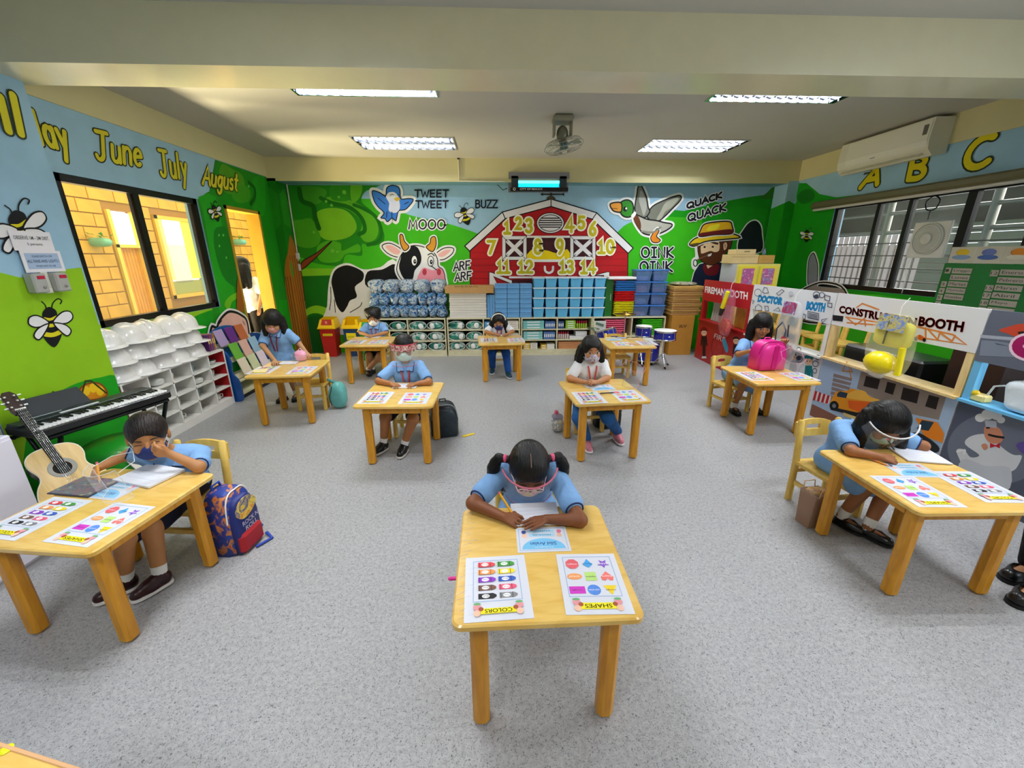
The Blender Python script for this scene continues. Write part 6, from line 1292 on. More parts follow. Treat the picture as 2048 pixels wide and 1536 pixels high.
# chef
BLUP = mat('#6fbce8', .35); t, hp, lp, loc = booth(1.262, 2.479, 'grey chef play booth with light blue ledge', '#5f6676', BLUP, 1.215, .88, .60)
m = Mural(0, BX, -1); m.fill(R4([(1650, 500), (2400, 560), (2400, 590), (1650, 530)]), '#a8aeba', False).fill(R4([(1660, 550), (1800, 560), (2300, 640), (2300, 720), (1640, 690)]), '#7f8898', False)
m.fill(R4([(1820, 460), (1900, 430), (2048, 400), (2300, 440), (2300, 520), (2000, 520), (1900, 490)]), '#c8462c').fill(R4([(1780, 575), (1940, 610), (1800, 590)]), '#3a4454', False).fill(R4([(1990, 480), (2048, 470), (2100, 500), (2050, 520)]), '#141418')
m.letters('C', (2031, 706), (2075, 712), (2036, 676), [(.08, '#f0d0e0'), (.05, '#a0105a')]); put(m, 'printed_picture', hp, loc)
m = Mural(0, BX, -1, 2); m.poly([(1.27, .0), (2.475, .0), (2.475, .598), (1.27, .598)], '#4f5566'); m.L += 1
m.fill(R5(arc(1800, 900, 450, 330, 0, 350, 24)), '#6c7282')
body = [(1510, 860), (1560, 790), (1700, 770), (1800, 850), (1900, 930), (1960, 960), (2030, 970), (1980, 1080), (1920, 1130), (1880, 1280), (1480, 1240), (1480, 1060), (1430, 920), (1500, 910), (1560, 980), (1640, 960)]
m.fill(R5(body), '#d4d6da'); m.fill(R5([(1480, 1000), (1700, 1060), (1920, 1080), (1880, 1300), (1470, 1240)]), '#c4c8d0')
m.fill(R5([(1690, 700), (1760, 690), (1830, 720), (1860, 800), (1830, 850), (1740, 850), (1690, 790)]), '#c88466'); m.line(R5([(1730, 775), (1790, 790), (1860, 800)]), .014, '#141418').line(R5([(1710, 712), (1730, 712)]), .01, '#141418', False)
for c, r in (((1650, 620), 48), ((1720, 590), 60), ((1800, 600), 50), ((1840, 640), 38)): m.fill(R5(arc(*c, r, r * .8, 0, 340, 12)), '#e6e6e8')
m.fill(R5([(1690, 640), (1800, 650), (1800, 715), (1700, 700)]), '#b0b4c0', False).fill(R5([(1740, 850), (1790, 870), (1830, 850), (1830, 900), (1790, 880), (1740, 895)]), '#b8182c', False).fill(R5([(1660, 870), (1700, 855), (1720, 890), (1690, 915)]), '#c88466')
m.line(R5([(1440, 930), (1510, 915), (1500, 950)]), .012, '#e6e6e8'); m.fill(R5([(1980, 880), (2048, 840), (2200, 900), (2100, 980)]), '#5a4a92'); put(m, 'printed_picture', lp, loc)
# ------------------------------------------------------------------ things behind the booths
carton('storage_bench', 'low wooden bench behind the doctor booth', 'bench', (3.6, 4.0, 0), (4.02, 5.72, .36), WEDG, .006)
for k, (y, dx, rz, lab) in enumerate(((5.54, 0, 1.3, 'farthest'), (5.19, .02, 1.5, 'second farthest'), (4.85, 0, 1.7, 'middle'), (4.51, .03, 1.45, 'second nearest'), (4.17, 0, 1.6, 'nearest'))):
    dup(_c0, (3.78 + dx, y, .362), rz + PI, 'spare wooden chair on the bench behind booths, %s' % lab, 'spare chairs behind the booths')
t = thing('printer', 'black printer behind the construction booth opening', 'printer', (3.72, 3.5, .42)); MB().box((0, 0, .14), (.34, .78, .28), 0, None, .02).build('casing', mat('#121214', .3, coat=.3), t); MB().box((-.17, 0, .08), (.02, .34, .05), 0, None, .004).build('paper_tray', mat('#2a2a2e', .4), t)
for k in range(3): MB().box((-.172, -.13 + .05 * k, .17), (.006, .03, .035)).build('key', mat('#8a8c90', .4), t)
carton('brown_box', 'brown carton under the black printer', 'carton', (3.55, 3.1, 0), (3.9, 3.9, .417), mat('#5a3a1c', .6, var=.1), .004)
o = carton('dark_cabinet', 'dark brown cabinet behind the chef booth opening', 'cabinet', (3.62, 2.62, 0), (4.05, 2.98, 1.0), mat('#2c1810', .5, var=.2), .004); MB().span((-.22, -.01, .1), (-.2165, .0, .95)).build('door_gap', mat('#120a06', .6), o)
# hose and board behind the fireman opening
t = thing('folded_hose', 'grey folded hose hanging in the fireman booth', 'hose', (3.26, 5.72, .62)); hm = mat('#b0aca2', .6, var=.1)
for k in range(7): MB().tube([(.0, .22 - .065 * k, .0), (.015, .22 - .065 * k, .15), (.0, .2 - .065 * k, .27)], .026, 8, 0).build('hose_fold', hm, t)
carton('wood_board', 'ochre wooden board in the fireman booth opening', 'board', (3.25, 5.02, .62), (3.28, 5.36, .9), wood('#c8963a', '#b07c28', (3, 3, 3), .5, .1), .004)
# cabinet with pictures behind the fireman booth
t = thing('wooden_cabinet', 'wooden cabinet behind the fireman booth', 'cabinet', (3.85, 6.0, 0)); MB().box((0, .0, .52), (.84, .5, 1.04), 0, None, .006).build('body', WEDG, t); MB().box((0, -.02, 1.065), (.9, .56, .05), 0, None, .006).build('top_board', wood('#e2c07a', '#cfa55a', (12, 3, 3), .4, .2), t)
for s in (-1, 1): MB().span((s * .21 - .2, -.262, .06), (s * .21 + .2, -.251, 1.0)).build('door', WEDG, t)
t = thing('toy_cabinet', 'yellow toy cabinet with two pink pictures', 'cabinet', (3.72, 5.98, 1.092)); yb = mat('#e8dc6a', .4)
MB().box((0, 0, .17), (.62, .42, .34), 0, None, .004).build('body', mat('#b8bcc4', .45), t); MB().span((-.31, -.215, .0), (.31, -.208, .34)).build('front_frame', yb, t)
for s in (-1, 1):
    d = MB().span((s * .145 - .125, -.224, .03), (s * .145 + .125, -.216, .31)).build('door', mat('#f0e23a', .4), t); MB().span((s * .145 - .085, -.227, .06), (s * .145 + .085, -.2245, .28)).build('picture', patchy('pinkpic', ['#e8d0dc', '#d06aa8', '#b84a98', '#8a8ac0', '#e8b8d0'], 14, .4, .2, 0), d)
o = carton('wooden_box', 'pale wooden box on the toy cabinet', 'box', (3.38, 5.9, 1.436), (3.78, 6.15, 1.56), mat('#d8bd84', .5, var=.05), .004); seam(o, ((-.19, -.127, .09), (.19, -.1245, .093)), mat('#9a7a42', .5), 'lid_edge')
o = carton('wooden_box', 'ochre carton at right on the toy cabinet', 'box', (3.785, 5.9, 1.436), (4.02, 6.15, 1.55), mat('#c89a42', .55, var=.05), .004); seam(o, ((-.1, -.127, .05), (.1, -.1245, .053)), mat('#9a7a42', .5), 'lid_edge')
o = carton('wooden_box', 'thin pale box lying on the wooden box', 'box', (3.44, 5.92, 1.562), (3.74, 6.12, 1.63), mat('#dcc48e', .5, var=.05), .004); seam(o, ((-.02, -.102, .03), (.06, -.0995, .045)), mat('#8a7a52', .5), 'label_patch')
o = tag(MB().lathe([(0, 0), (.025, 0), (.025, .05), (.012, .07), (.012, .08), (0, .08)], 12).build('small_bottle', film('#8aa0c0', .6), None, (3.9, 5.98, 1.552)), 'small blue glass bottle on the ochre carton', 'bottle'); MB().lathe([(.013, .08), (.013, .095), (0, .096)], 10).build('cap', mat('#3a4a6a', .4), o)
# ------------------------------------------------------------------ hanging toy bags
def hang(x, y, z0, z1, w, label, card, wall='#e8ecf0', tint=.16):
    t = thing('toy_bag', label, 'toy bag', (x, y, z0)); h = z1 - z0
    MB().add(*lump(.1, w, h, 91, .6, .06, 20, 12), 0, True).build('clear_bag', film(wall, tint, .06), t); MB().box((-.045, 0, h - .07), (.006, w * .62, .12), 0, rotm(0, .1, 0)).build('header_card', patchy('card_' + card[0].lstrip('#'), card, 22, .4, .2, 0), t); MB().tube([(0, 0, h - .01), (.01, .01, h + .06), (.045, 0, h + .12)], .003, 5).build('string', mat('#f0f0f0', .5), t)
    return t
p = at(1452, 640, 0, 3.09); t = hang(3.09, p.y, .5, 1.13, .26, 'hanging bag of fireman toys with yellow tube', ['#6a7ac0', '#8a9ad8', '#c84a6a', '#4a5ab0'], '#e87a9a', .3)
MB().tube([(-.06, -.05, .6), (-.065, .02, .38)], .028, 10).build('yellow_tube', mat('#f2e21a', .35), t); MB().tube([(-.06, .02, .38), (-.06, .05, .28)], [.034, .022], 8).build('nozzle', mat('#1a1e14', .4), t); MB().add(*lump(.06, .2, .22, 92, .6, .1), 0, True).build('red_toys', patchy('redtoy', ['#8a1218', '#d8321c', '#e8783a', '#a01a20'], 14, .3, .4, .2), t, (0, 0, .02))
p = at(1582, 640, 0, 3.09); t = hang(3.09, p.y, .44, 1.1, .3, 'hanging bag of toy doctor tools on doctor booth', ['#e8ecf4', '#6a80c0', '#c83a4a', '#2a3a7a'], '#f2f4f8', .32)
MB().tube([(-.06, .09, .2), (-.062, .1, .36), (-.062, .03, .44), (-.062, -.04, .36), (-.06, -.03, .22)], .008, 6).build('stethoscope', mat('#4a4e60', .4), t); MB().tube([(-.06, -.06, .42), (-.06, -.08, .3)], .008, 6).build('tweezers', mat('#3a3e54', .4), t); MB().sphere((-.05, -.02, .27), (.02, .04, .03)).build('red_syringe', mat('#b8243a', .35), t); MB().add(*lump(.05, .2, .16, 93, .6, .12), 0, True).build('tools', patchy('doctoy', ['#e8d8a8', '#8a8a98', '#c8484a', '#5a4a5a', '#e8e8ec'], 16, .3, .3, .2), t, (0, 0, .05))
p = at(1782, 690, 0, 3.09); t = hang(3.09, p.y, .625, 1.12, .36, 'hanging bag of yellow builder toys on construction booth', ['#5a78b8', '#8aa0d0', '#d8c84a', '#3a4a9a'], '#f4f0c8', .2)
MB().add(*lump(.07, .3, .2, 94, .45, .05), 0, True).build('yellow_vest', mat('#e6dc3a', .45, var=.1), t, (-.005, 0, .24)); MB().sphere((-.03, .02, .11), (.09, .12, .09)).build('toy_helmet', mat('#f2dc0a', .3, coat=.3), t); MB().tube([(-.04, -.15, .05), (-.045, -.14, .26)], .022, 8).build('toy_saw', mat('#f4e01a', .35), t); MB().tube([(-.045, .02, .44), (-.05, .02, .26)], .006, 6).build('zip', mat('#6a6a4a', .5), t)
MB().add(*lump(.08, .14, .06, 95, .8, .3), 0, True).build('knotted_end', film('#f4f6f8', .5, .05), t, (-.01, .04, -.02))
# white bag and yellow toy on the chef ledge
p = at(2010, 800, 2, .62); t = thing('plastic_bag', 'white plastic bag on the light blue ledge', 'bag', (3.235, 2.16, .619)); MB().add(*lump(.12, .24, .2, 96, .6, .14, 22, 14), 0, True).build('bag_body', mat('#dfe8ee', .3, coat=.3, bump=.6, bscale=14), t); MB().tube([(0, .09, .16), (-.01, .02, .24), (0, -.05, .17)], .012, 6).build('handle', mat('#eef2f4', .35), t); MB().box((-.03, .02, .2), (.02, .04, .14), 0, rotm(.5, 0, 0)).build('folded_flap', mat('#f4f6f6', .35), t)
t = thing('toy_tap', 'small yellow and cream toy on the light blue ledge', 'toy', (3.22, 2.4, .619)); MB().box((0, 0, .025), (.07, .09, .05), 0, None, .01).build('base', mat('#ecd68a', .4), t); MB().sphere((-.02, .02, .05), .022).build('knob', mat('#d8b81a', .35), t); MB().tube([(0, -.03, .05), (.0, -.05, .12), (.0, -.1, .14)], .006, 6).build('spout', mat('#f0f0e8', .4), t)
# ------------------------------------------------------------------ on the right wall
t = thing('air_conditioner', 'white wall mounted air conditioner above the letters', 'air conditioner', (XR - .013, 4.93, 2.5)); ACM = mat('#dedbc9', .4)
M = Matrix.Rotation(PI / 2, 4, 'X'); pf = [(0, .02), (-.14, .0), (-.2, .06), (-.215, .14), (-.2, .34), (0, .345)]
MB().prism(pf, -.56, .56, M).build('casing', ACM, t); MB().prism([(-.2, .07), (-.222, .14), (-.209, .325), (-.203, .325), (-.212, .14), (-.195, .07)], -.44, .545, M).build('front_panel', mat('#e6e4d6', .35), t); MB().box((-.18, .0, .035), (.09, .98, .006), 0, rotm(0, -.75, 0)).build('louvre', mat('#cfccb8', .4), t); MB().box((-.217, -.5, .24), (.004, .045, .09)).build('display', mat('#6a665a', .4), t); MB().box((-.224, .05, .1), (.003, .06, .008)).build('emblem', mat('#8a8a84', .4), t)
MB().prism([(-.02, .0), (-.07, -.03), (-.06, -.005)], -.3, -.25, M).build('drain_spout', mat('#3a3a36', .5), t)
t = thing('projector_screen', 'rolled projector screen case along the right wall', 'screen', (XR - .01, 4.2, 2.13)); MB().box((-.05, 0, .075), (.1, 3.56, .085), 0, None, .02).build('case', mat('#6f6a4e', .4, metal=.3), t); MB().box((-.055, 0, .018), (.05, 3.5, .03), 0, None, .01).build('bottom_bar', mat('#d4d0c8', .35), t)
t = thing('exhaust_fan', 'white square exhaust fan in the right window', 'exhaust fan', (XR + .02, 4.315, 1.52)); MB().box((0, 0, .18), (.025, .38, .36), 0, None, .006).build('plate', mat('#e6e6e2', .35), t)
Rf = rotm(0, -PI / 2, 0); MB().lathe([(.0, .02), (.05, .022), (.06, .03), (.12, .026), (.155, .012), (.16, .0)], 28, (-.012, 0, .19), Rf).build('grille_dome', film('#dfe2dc', .6, .2), t); MB().lathe([(0, .03), (.05, .034), (.055, .03)], 20, (-.014, 0, .19), Rf).build('hub', mat('#d6d6d0', .3), t)
for r_ in (.08, .105, .13, .155): MB().tube([(-.03 - .01 * (1 - r_ / .16), r_ * math.cos(a), .19 + r_ * math.sin(a)) for a in [k * PI / 12 for k in range(25)]], .003, 5).build('grille_ring', mat('#f0f0ec', .3), t)
MB().tube([(-.02, .12, .0), (-.02, .14, -.12), (-.03, .1, -.2), (-.02, .11, -.38)], .004, 5).build('pull_cord', mat('#e8e8e0', .5), t)
o = tag(MB().tube([(0, .07 * math.cos(a) * (1 + .08 * math.sin(5 * a)), .07 * math.sin(a)) for a in [k * PI / 8 for k in range(34)]], .006, 5).build('cable_coil', mat('#1a1a18', .5), None, (XR + .01, 4.38, 2.06)), 'black coiled cable hanging at the window top', 'cable'); MB().tube([(0, 0, -.07), (0, .0, -.16)], .005, 5).build('cable_end', mat('#1a1a18', .5), o)
t = thing('pocket_chart', 'green pocket chart with white word strips on right wall', 'pocket chart', (XR - .02, 3.66, .93)); MB().box((0, 0, .27), (.01, .78, .54), 0, None, .002).build('backing', mat('#14702c', .5, var=.08), t); wp = mat('#b9b0a4', .6)
def strip(y, z, w, tx, h=.05):
    s_ = MB().box((-.008, y, z), (.003, w, h)).build('word_strip', wp, t); vs_, fs_ = text_geo(tx); ww = min(w * .85, .03 * len(tx)); MB().add([(-.0102, y + w * .42 - ww * u, z - .012 + .026 * v) for u, v in vs_], fs_).build('lettering', mat('#3a342e', .6), s_)
for k, tx in enumerate(('Linggo', 'Lunes', 'Martes', 'Miyerkules', 'Huwebes')): strip(.21, .47 - .062 * k, .17, tx)
for k, tx in enumerate(('Enero', 'Pebrero', 'Marso', 'Abril', 'Mayo', 'Hunyo')): strip(-.2, .47 - .066 * k, .2, tx)
for k, tx in enumerate(('1', '3', '4', '5', '6')): strip(.335, .47 - .066 * (k + (k > 0)), .05, tx, .055)
for k, tx in enumerate(('12', '15', '17', '18', '19')): strip(-.06, .46 - .066 * (k + (k > 0)), .06, tx, .055)
for k, (y, a, b, lab) in enumerate(((3.92, '#e8c22a', '#8aa4cc', 'yellow sun and blue cloud'), (3.70, '#6a7ab8', '#4a6ab0', 'blue clouds'), (3.48, '#e08a2a', '#e8e0d0', 'orange sun'))):
    o = MB().box((0, 0, .075), (.006, .215, .15), 0, None, .001).build('weather_card', mat('#d4cdbc', .5), None, (XR - .02, y, 1.472)); tag(o, 'weather card with %s above the pocket chart' % lab, 'card', 'weather cards')
    MB().sphere((-.003, .0, .1), (.002, .06, .032)).build('picture_shape', mat(a, .5), o); MB().sphere((-.004, .0, .055), (.002, .085, .022)).build('picture_shape', mat(b, .5), o)
o = tag(MB().box((0, 0, .25), (.012, .3, .5), 0, None, .004).build('round_sign', mat('#9a8f80', .5), None, (4.3, 5.2, .6)), 'beige board end behind the doctor booth', 'board') if False else None
# ------------------------------------------------------------------ people: continuous bodies grown from a field
class Sdf:
    def __init__(s): s.p = []
    def cap(s, a, b, ra, rb=None, k=.015): s.p.append(('c', np.array(a, float), np.array(b, float), ra, ra if rb is None else rb, k)); return s
    def ell(s, c, r, k=.015, R=None): s.p.append(('e', np.array(c, float), np.array(r, float), None if R is None else np.array(R), 0, k)); return s
    def cute(s, c, r, k=.006): s.p.append(('se', np.array(c, float), np.array(r, float), None, 0, k)); return s
    def plane(s, n, d, k=.004): s.p.append(('pl', np.array(n, float) / np.linalg.norm(n), d, 0, 0, k)); return s   # keep n.p < d
    def mesh(s, name, res, mt):
        lo = np.full(3, 1e9); hi = -lo
        for q in s.p:
            if q[0] == 'c': r = max(q[3], q[4]); lo = np.minimum(lo, np.minimum(q[1], q[2]) - r); hi = np.maximum(hi, np.maximum(q[1], q[2]) + r)
            elif q[0] == 'e': r = q[2].max(); lo = np.minimum(lo, q[1] - r); hi = np.maximum(hi, q[1] + r)
        lo -= 3 * res; hi += 3 * res; n = np.ceil((hi - lo) / res).astype(int) + 1
        ax = [lo[i] + res * np.arange(n[i]) for i in range(3)]; D = np.full(n, 9., np.float32)
        for q in s.p:
            k = q[5]
            if q[0] == 'c': r = max(q[3], q[4]) + k + 2 * res; l, h = np.minimum(q[1], q[2]) - r, np.maximum(q[1], q[2]) + r
            elif q[0] in ('e', 'se'): r = q[2].max() + k + 2 * res; l, h = q[1] - r, q[1] + r
            else: l, h = lo, hi
            i0 = np.clip(np.floor((l - lo) / res).astype(int), 0, n); i1 = np.clip(np.ceil((h - lo) / res).astype(int) + 1, 0, n)
            if (i1 <= i0).any(): continue
            sl = tuple(slice(a, b) for a, b in zip(i0, i1)); X, Y, Z = np.meshgrid(ax[0][sl[0]], ax[1][sl[1]], ax[2][sl[2]], indexing='ij', sparse=True)
            if q[0] == 'c':
                a, b = q[1], q[2]; ba = b - a; L2 = ba @ ba + 1e-12; px, py, pz2 = X - a[0], Y - a[1], Z - a[2]
                t = np.clip((px * ba[0] + py * ba[1] + pz2 * ba[2]) / L2, 0, 1); d = np.sqrt((px - t * ba[0]) ** 2 + (py - t * ba[1]) ** 2 + (pz2 - t * ba[2]) ** 2) - (q[3] + (q[4] - q[3]) * t)
            elif q[0] in ('e', 'se'):
                px, py, pz2 = X - q[1][0], Y - q[1][1], Z - q[1][2]
                if q[3] is not None: R = q[3]; px, py, pz2 = (R[0, 0] * px + R[1, 0] * py + R[2, 0] * pz2, R[0, 1] * px + R[1, 1] * py + R[2, 1] * pz2, R[0, 2] * px + R[1, 2] * py + R[2, 2] * pz2)
                r = q[2]; k0 = np.sqrt((px / r[0]) ** 2 + (py / r[1]) ** 2 + (pz2 / r[2]) ** 2); k1 = np.sqrt((px / r[0] ** 2) ** 2 + (py / r[1] ** 2) ** 2 + (pz2 / r[2] ** 2) ** 2) + 1e-9; d = k0 * (k0 - 1) / k1
            else: d = X * q[1][0] + Y * q[1][1] + Z * q[1][2] - q[2]
            cur = D[sl]
            if q[0] in ('c', 'e'): hh = np.clip(.5 + .5 * (cur - d) / k, 0, 1); D[sl] = cur * (1 - hh) + d * hh - k * hh * (1 - hh)
            else:
                e = -d if q[0] == 'se' else d; hh = np.clip(.5 - .5 * (cur - e) / k, 0, 1); D[sl] = cur * (1 - hh) + e * hh + k * hh * (1 - hh)
        S = D < 0; cn = sum(S[a:n[0] - 1 + a, b:n[1] - 1 + b, c:n[2] - 1 + c].astype(np.int8) for a in (0, 1) for b in (0, 1) for c in (0, 1))
        act = (cn > 0) & (cn < 8); I = np.argwhere(act); idx = np.full(act.shape, -1, np.int64); idx[act] = np.arange(len(I)); P = np.zeros((len(I), 3)); W = np.zeros(len(I))
        off = [(a, b, c) for a in (0, 1) for b in (0, 1) for c in (0, 1)]; V = [D[I[:, 0] + o[0], I[:, 1] + o[1], I[:, 2] + o[2]].astype(float) for o in off]
        for i in range(8):
            for j in range(i + 1, 8):
                if sum(abs(off[i][m] - off[j][m]) for m in range(3)) != 1: continue
                ms = (V[i] < 0) != (V[j] < 0); t = np.where(ms, V[i] / np.where(ms, V[i] - V[j], 1), 0); oi, oj = np.array(off[i]), np.array(off[j])
                P += ms[:, None] * (oi + t[:, None] * (oj - oi)); W += ms
        P = lo + res * (I + P / W[:, None]); F_ = []
        for a in range(3):
            b, c = (a + 1) % 3, (a + 2) % 3; s0 = [slice(None)] * 3; s1 = [slice(None)] * 3; s0[a] = slice(0, -1); s1[a] = slice(1, None)
            E = np.argwhere(S[tuple(s0)] != S[tuple(s1)]); E = E[(E[:, b] > 0) & (E[:, c] > 0)]; sg = S[E[:, 0], E[:, 1], E[:, 2]]; q = []
            for db, dc in ((1, 1), (0, 1), (0, 0), (1, 0)): e = E.copy(); e[:, b] -= db; e[:, c] -= dc; q.append(idx[e[:, 0], e[:, 1], e[:, 2]])
            q = np.stack(q, 1); q[~sg] = q[~sg][:, ::-1]; F_.append(q)
        F_ = np.concatenate(F_); F_ = F_[(F_ >= 0).all(1)]
        me = bpy.data.meshes.new(name); me.vertices.add(len(P)); me.vertices.foreach_set('co', P.astype(np.float32).ravel()); me.loops.add(F_.size); me.loops.foreach_set('vertex_index', F_.astype(np.int32).ravel())
        me.polygons.add(len(F_)); me.polygons.foreach_set('loop_start', np.arange(0, F_.size, 4, dtype=np.int32)); me.update(calc_edges=True); me.polygons.foreach_set('use_smooth', np.ones(len(F_), bool)); me.materials.append(mt); me.update()
        return me
hair_mat = strand_mat
HAIR = hair_mat('#080606'); HAIRB = hair_mat('#1a100c')
V3 = Vector
def hand(s, W, d, n, side, curl, sc=1., spread=.25):
    """palm and five fingers from wrist W along d; n is the palm normal, side points to the thumb side"""
    d = V3(d).normalized(); n = (V3(n) - d * V3(n).dot(d)).normalized(); t = d.cross(n) * side; W = V3(W)
    for i, (o, L) in enumerate(((.0245, .046), (.0082, .053), (-.008, .05), (-.0235, .039))):
        kn = W + (d * .05 + t * o - d * (.006 * (i == 3))) * sc; s.cap(W + t * o * .35 * sc, kn, .0105 * sc, .0085 * sc, .006)
        dd = (d + t * (o * spread * 16)).normalized(); p = kn
        for j, f in enumerate((.45, .32, .26)):
            a = curl * (.55, 1.1, .8)[j]; dd = (dd * math.cos(a) + n * math.sin(a)).normalized(); q = p + dd * L * f * sc; s.cap(p, q, (.0072 - .0007 * j) * sc, (.0067 - .0007 * j) * sc, .002); p = q
    b = W + (d * .012 + t * .014) * sc; q = b + (d * .022 + t * .02 + n * .006) * sc; s.cap(b, q, .0105 * sc, .0085 * sc, .004); e = q + (d * .022 + t * (.006 - .012 * curl) + n * .012 * curl) * sc; s.cap(q, e, .0082 * sc, .0065 * sc, .0025)
def shoe(parent, p, yaw, kind, sc=1., pitch=0.):
    """shoe with its heel under p, toe along yaw"""
    key = ('shoe', kind)
    if key not in MATS:
        cols = {'flat': ('#0d0d10', '#0a0a0c', None), 'sneak': ('#0c0c0e', '#d8d4c8', '#e8e8e4'), 'red': ('#2a0a10', '#e6e2e0', '#8a1420'), 'pink': ('#c87a88', '#f0ecec', '#f0d8dc'), 'navy': ('#12405a', '#e0e4e8', None), 'black': ('#0e0f12', '#16171a', None)}[kind]
        low = kind == 'flat'; f = Sdf(); f.cap((0, .0, .03), (0, -.05, .03), .03, .031, .02).cap((0, -.05, .026), (0, -.1, .022), .031, .027, .02)
        if not low: f.cap((0, .005, .045), (0, -.005, .06), .03, .029, .02).cap((0, -.03, .045), (0, -.06, .036), .026, .022, .02)
        f.plane((0, 0, -1), -.01)
        if low: f.cute((0, -.028, .06), (.026, .062, .035))
        up = f.mesh('upper', .005, mat(cols[0], .35, coat=.3 if kind == 'flat' else 0, var=.15 if kind in ('red', 'pink') else 0, vscale=30))
        o = smooth([(0, .036), (.026, .026), (.031, -.02), (.034, -.07), (.026, -.115), (0, -.13), (-.026, -.115), (-.034, -.07), (-.031, -.02), (-.026, .026)], True, 2)
        so = MB().prism(o, 0, .014, None, 0, True).mesh('sole', mat(cols[1], .5)); MATS[key] = (up, so, cols)
    up, so, cols = MATS[key]
    t = bpy.data.objects.new('shoe', up); COL.objects.link(t); t.parent = parent; t.location = p; t.rotation_euler = (pitch, 0, yaw); t.scale = (sc,) * 3
    obj('sole', so, t)
    if cols[2]:
        for s in (-1, 1): MB().tube([(s * .031, -.02, .03), (s * .033, -.045, .035), (s * .03, -.07, .028)], .003, 5).build('stripe', mat(cols[2], .5), t)
    if kind == 'flat': MB().tube([(-.03, -.03, .03), (-.018, -.035, .05), (0, -.037, .055), (.018, -.035, .05), (.03, -.03, .03)], .005, 6).build('strap', mat('#0d0d10', .35), t)
    if kind in ('sneak', 'red', 'pink'): MB().tube([(-.012, -.045, .056), (.012, -.05, .054), (-.012, -.06, .05), (.012, -.065, .046)], .0022, 5).build('lace', mat(cols[1], .5), t)
    return t
def person(name, label, loc, pel, nk, hc, hang_, arms, legs, skin='#a8714a', top='polo', topc='#7ea8d8', bot='shorts', botc='#15172a', shoes='flat', hair='short', mask=None, extra=(), res=.006, cat='person', sc=1., trim='#1c2a5a', hm=None, eyes=True):
    base = V3((loc[0], loc[1], loc[2] if len(loc) > 2 else 0)); t = thing(name, label, cat, base); T_ = lambda p: V3(p) - base
    P, N, H = T_(pel), T_(nk), T_(hc); up = (N - P).normalized(); sk = mat(skin, .5, spec=.35, var=.05, vscale=14); Rh = rotm(*[math.radians(a) for a in (hang_[1], hang_[2], hang_[0])]); hm = hm or HAIR
    yawb = math.radians(arms.get('turn', 0)); ax = V3((math.cos(yawb), math.sin(yawb), 0)); ax = (ax - up * ax.dot(up)).normalized()
    f = Sdf(); tor = []
    for h, w, r in ((0, .048, .074), (.33, .04, .066), (.62, .05, .068), (.8, .058, .058)): c = P + (N - P) * h; tor.append((c - ax * w * sc, c + ax * w * sc, r * sc)); f.cap(*tor[-1][:2], r * sc, None, .04)
    shl = [N - up * .03 * sc - ax * .108 * sc, N - up * .03 * sc + ax * .108 * sc]; f.cap(shl[0], shl[1], .038 * sc, None, .03)
    nb = H + Rh @ V3((0, .018, -.055)) * sc; f.cap(N - up * .02, nb, .036 * sc, .034 * sc, .02)
    hs = sc * (1.07 if sc == 1 else 1.); hp = lambda v: H + Rh @ (V3(v) * hs)
    f.ell(hp((0, .012, .028)), [v * hs for v in (.074, .088, .08)], .02, Rh).ell(hp((0, -.024, -.038)), [v * hs for v in (.054, .057, .062)], .03, Rh).ell(hp((0, -.06, -.082)), [v * hs for v in (.022, .018, .016)], .02, Rh)
    f.cap(hp((0, -.082, .0)), hp((0, -.092, -.022)), .006 * hs, .011 * hs, .01).ell(hp((0, -.078, -.052)), [v * hs for v in (.02, .01, .008)], .008, Rh)
    for s in (-1, 1): f.ell(hp((s * .074, .006, -.01)), [v * hs for v in (.009, .019, .027)], .006, Rh).ell(hp((s * .034, -.062, -.028)), [v * hs for v in (.022, .02, .02)], .02, Rh)
    slv = []
    for i, sd in enumerate('LR'):
        e, w_, d, n, cu = arms[sd][:5]; e, w_ = T_(e), T_(w_); f.cap(shl[i], e, .034 * sc, .028 * sc, .02).cap(e, w_, .028 * sc, .0185 * sc, .015); hand(f, w_, d, n, (1 if i == 0 else -1) * arms.get('flip', 1), cu, sc * .98); slv.append((shl[i], e))
    ank = []
    for i, (kn, an, fy) in enumerate(legs):
        kn, an = T_(kn), T_(an); hip = P + ax * (.058 * (1 if i else -1) * sc) - up * .01; f.cap(hip, kn, .062 * sc, .046 * sc, .02).cap(kn, an, .044 * sc, .027 * sc, .02); ft = V3((math.sin(fy), -math.cos(fy), 0)); f.cap(an - V3((0, 0, .02)), an + ft * .07 * sc - V3((0, 0, .03)), .024 * sc, .018 * sc, .012); ank.append((hip, kn, an, fy))
    obj('body', f.mesh('body', res, sk), t)
    # top
    cl = cloth(topc); g = Sdf(); r2 = max(res, .0065)
    for a, b, r in tor[(0 if top != 'dress' else 0):]: g.cap(a, b, r + .013 * sc, None, .03)
    g.cap(shl[0], shl[1], .046 * sc, None, .02)
    for a, b in slv: m = a + (b - a) * (.72 if top != 'long' else 1.); g.cap(a, m, .046 * sc, .05 * sc, .02)
    if top in ('dress',) or bot == 'skirt':
        kn = [(q[1] - q[0]) for q in ank]
        if bot == 'skirt':
            for w_ in (-.06, 0, .06): m = (ank[0][0] + ank[1][0]) / 2 + ax * w_ * 1.1; e = (ank[0][1] + ank[1][1]) / 2 + ax * w_ * 1.5; q = m + (e - m) * .86; g.cap(m, q, .08 * sc, .07 * sc, .03).cap(q, q - V3((0, 0, .05)), .055 * sc, .05 * sc, .02)
        else: g.cap(P, P - V3((0, 0, .17)) * sc, .1 * sc, .14 * sc, .03)
    for a, b in slv:
        m = a + (b - a) * (.72 if top != 'long' else 1.) + (b - a).normalized() * .03
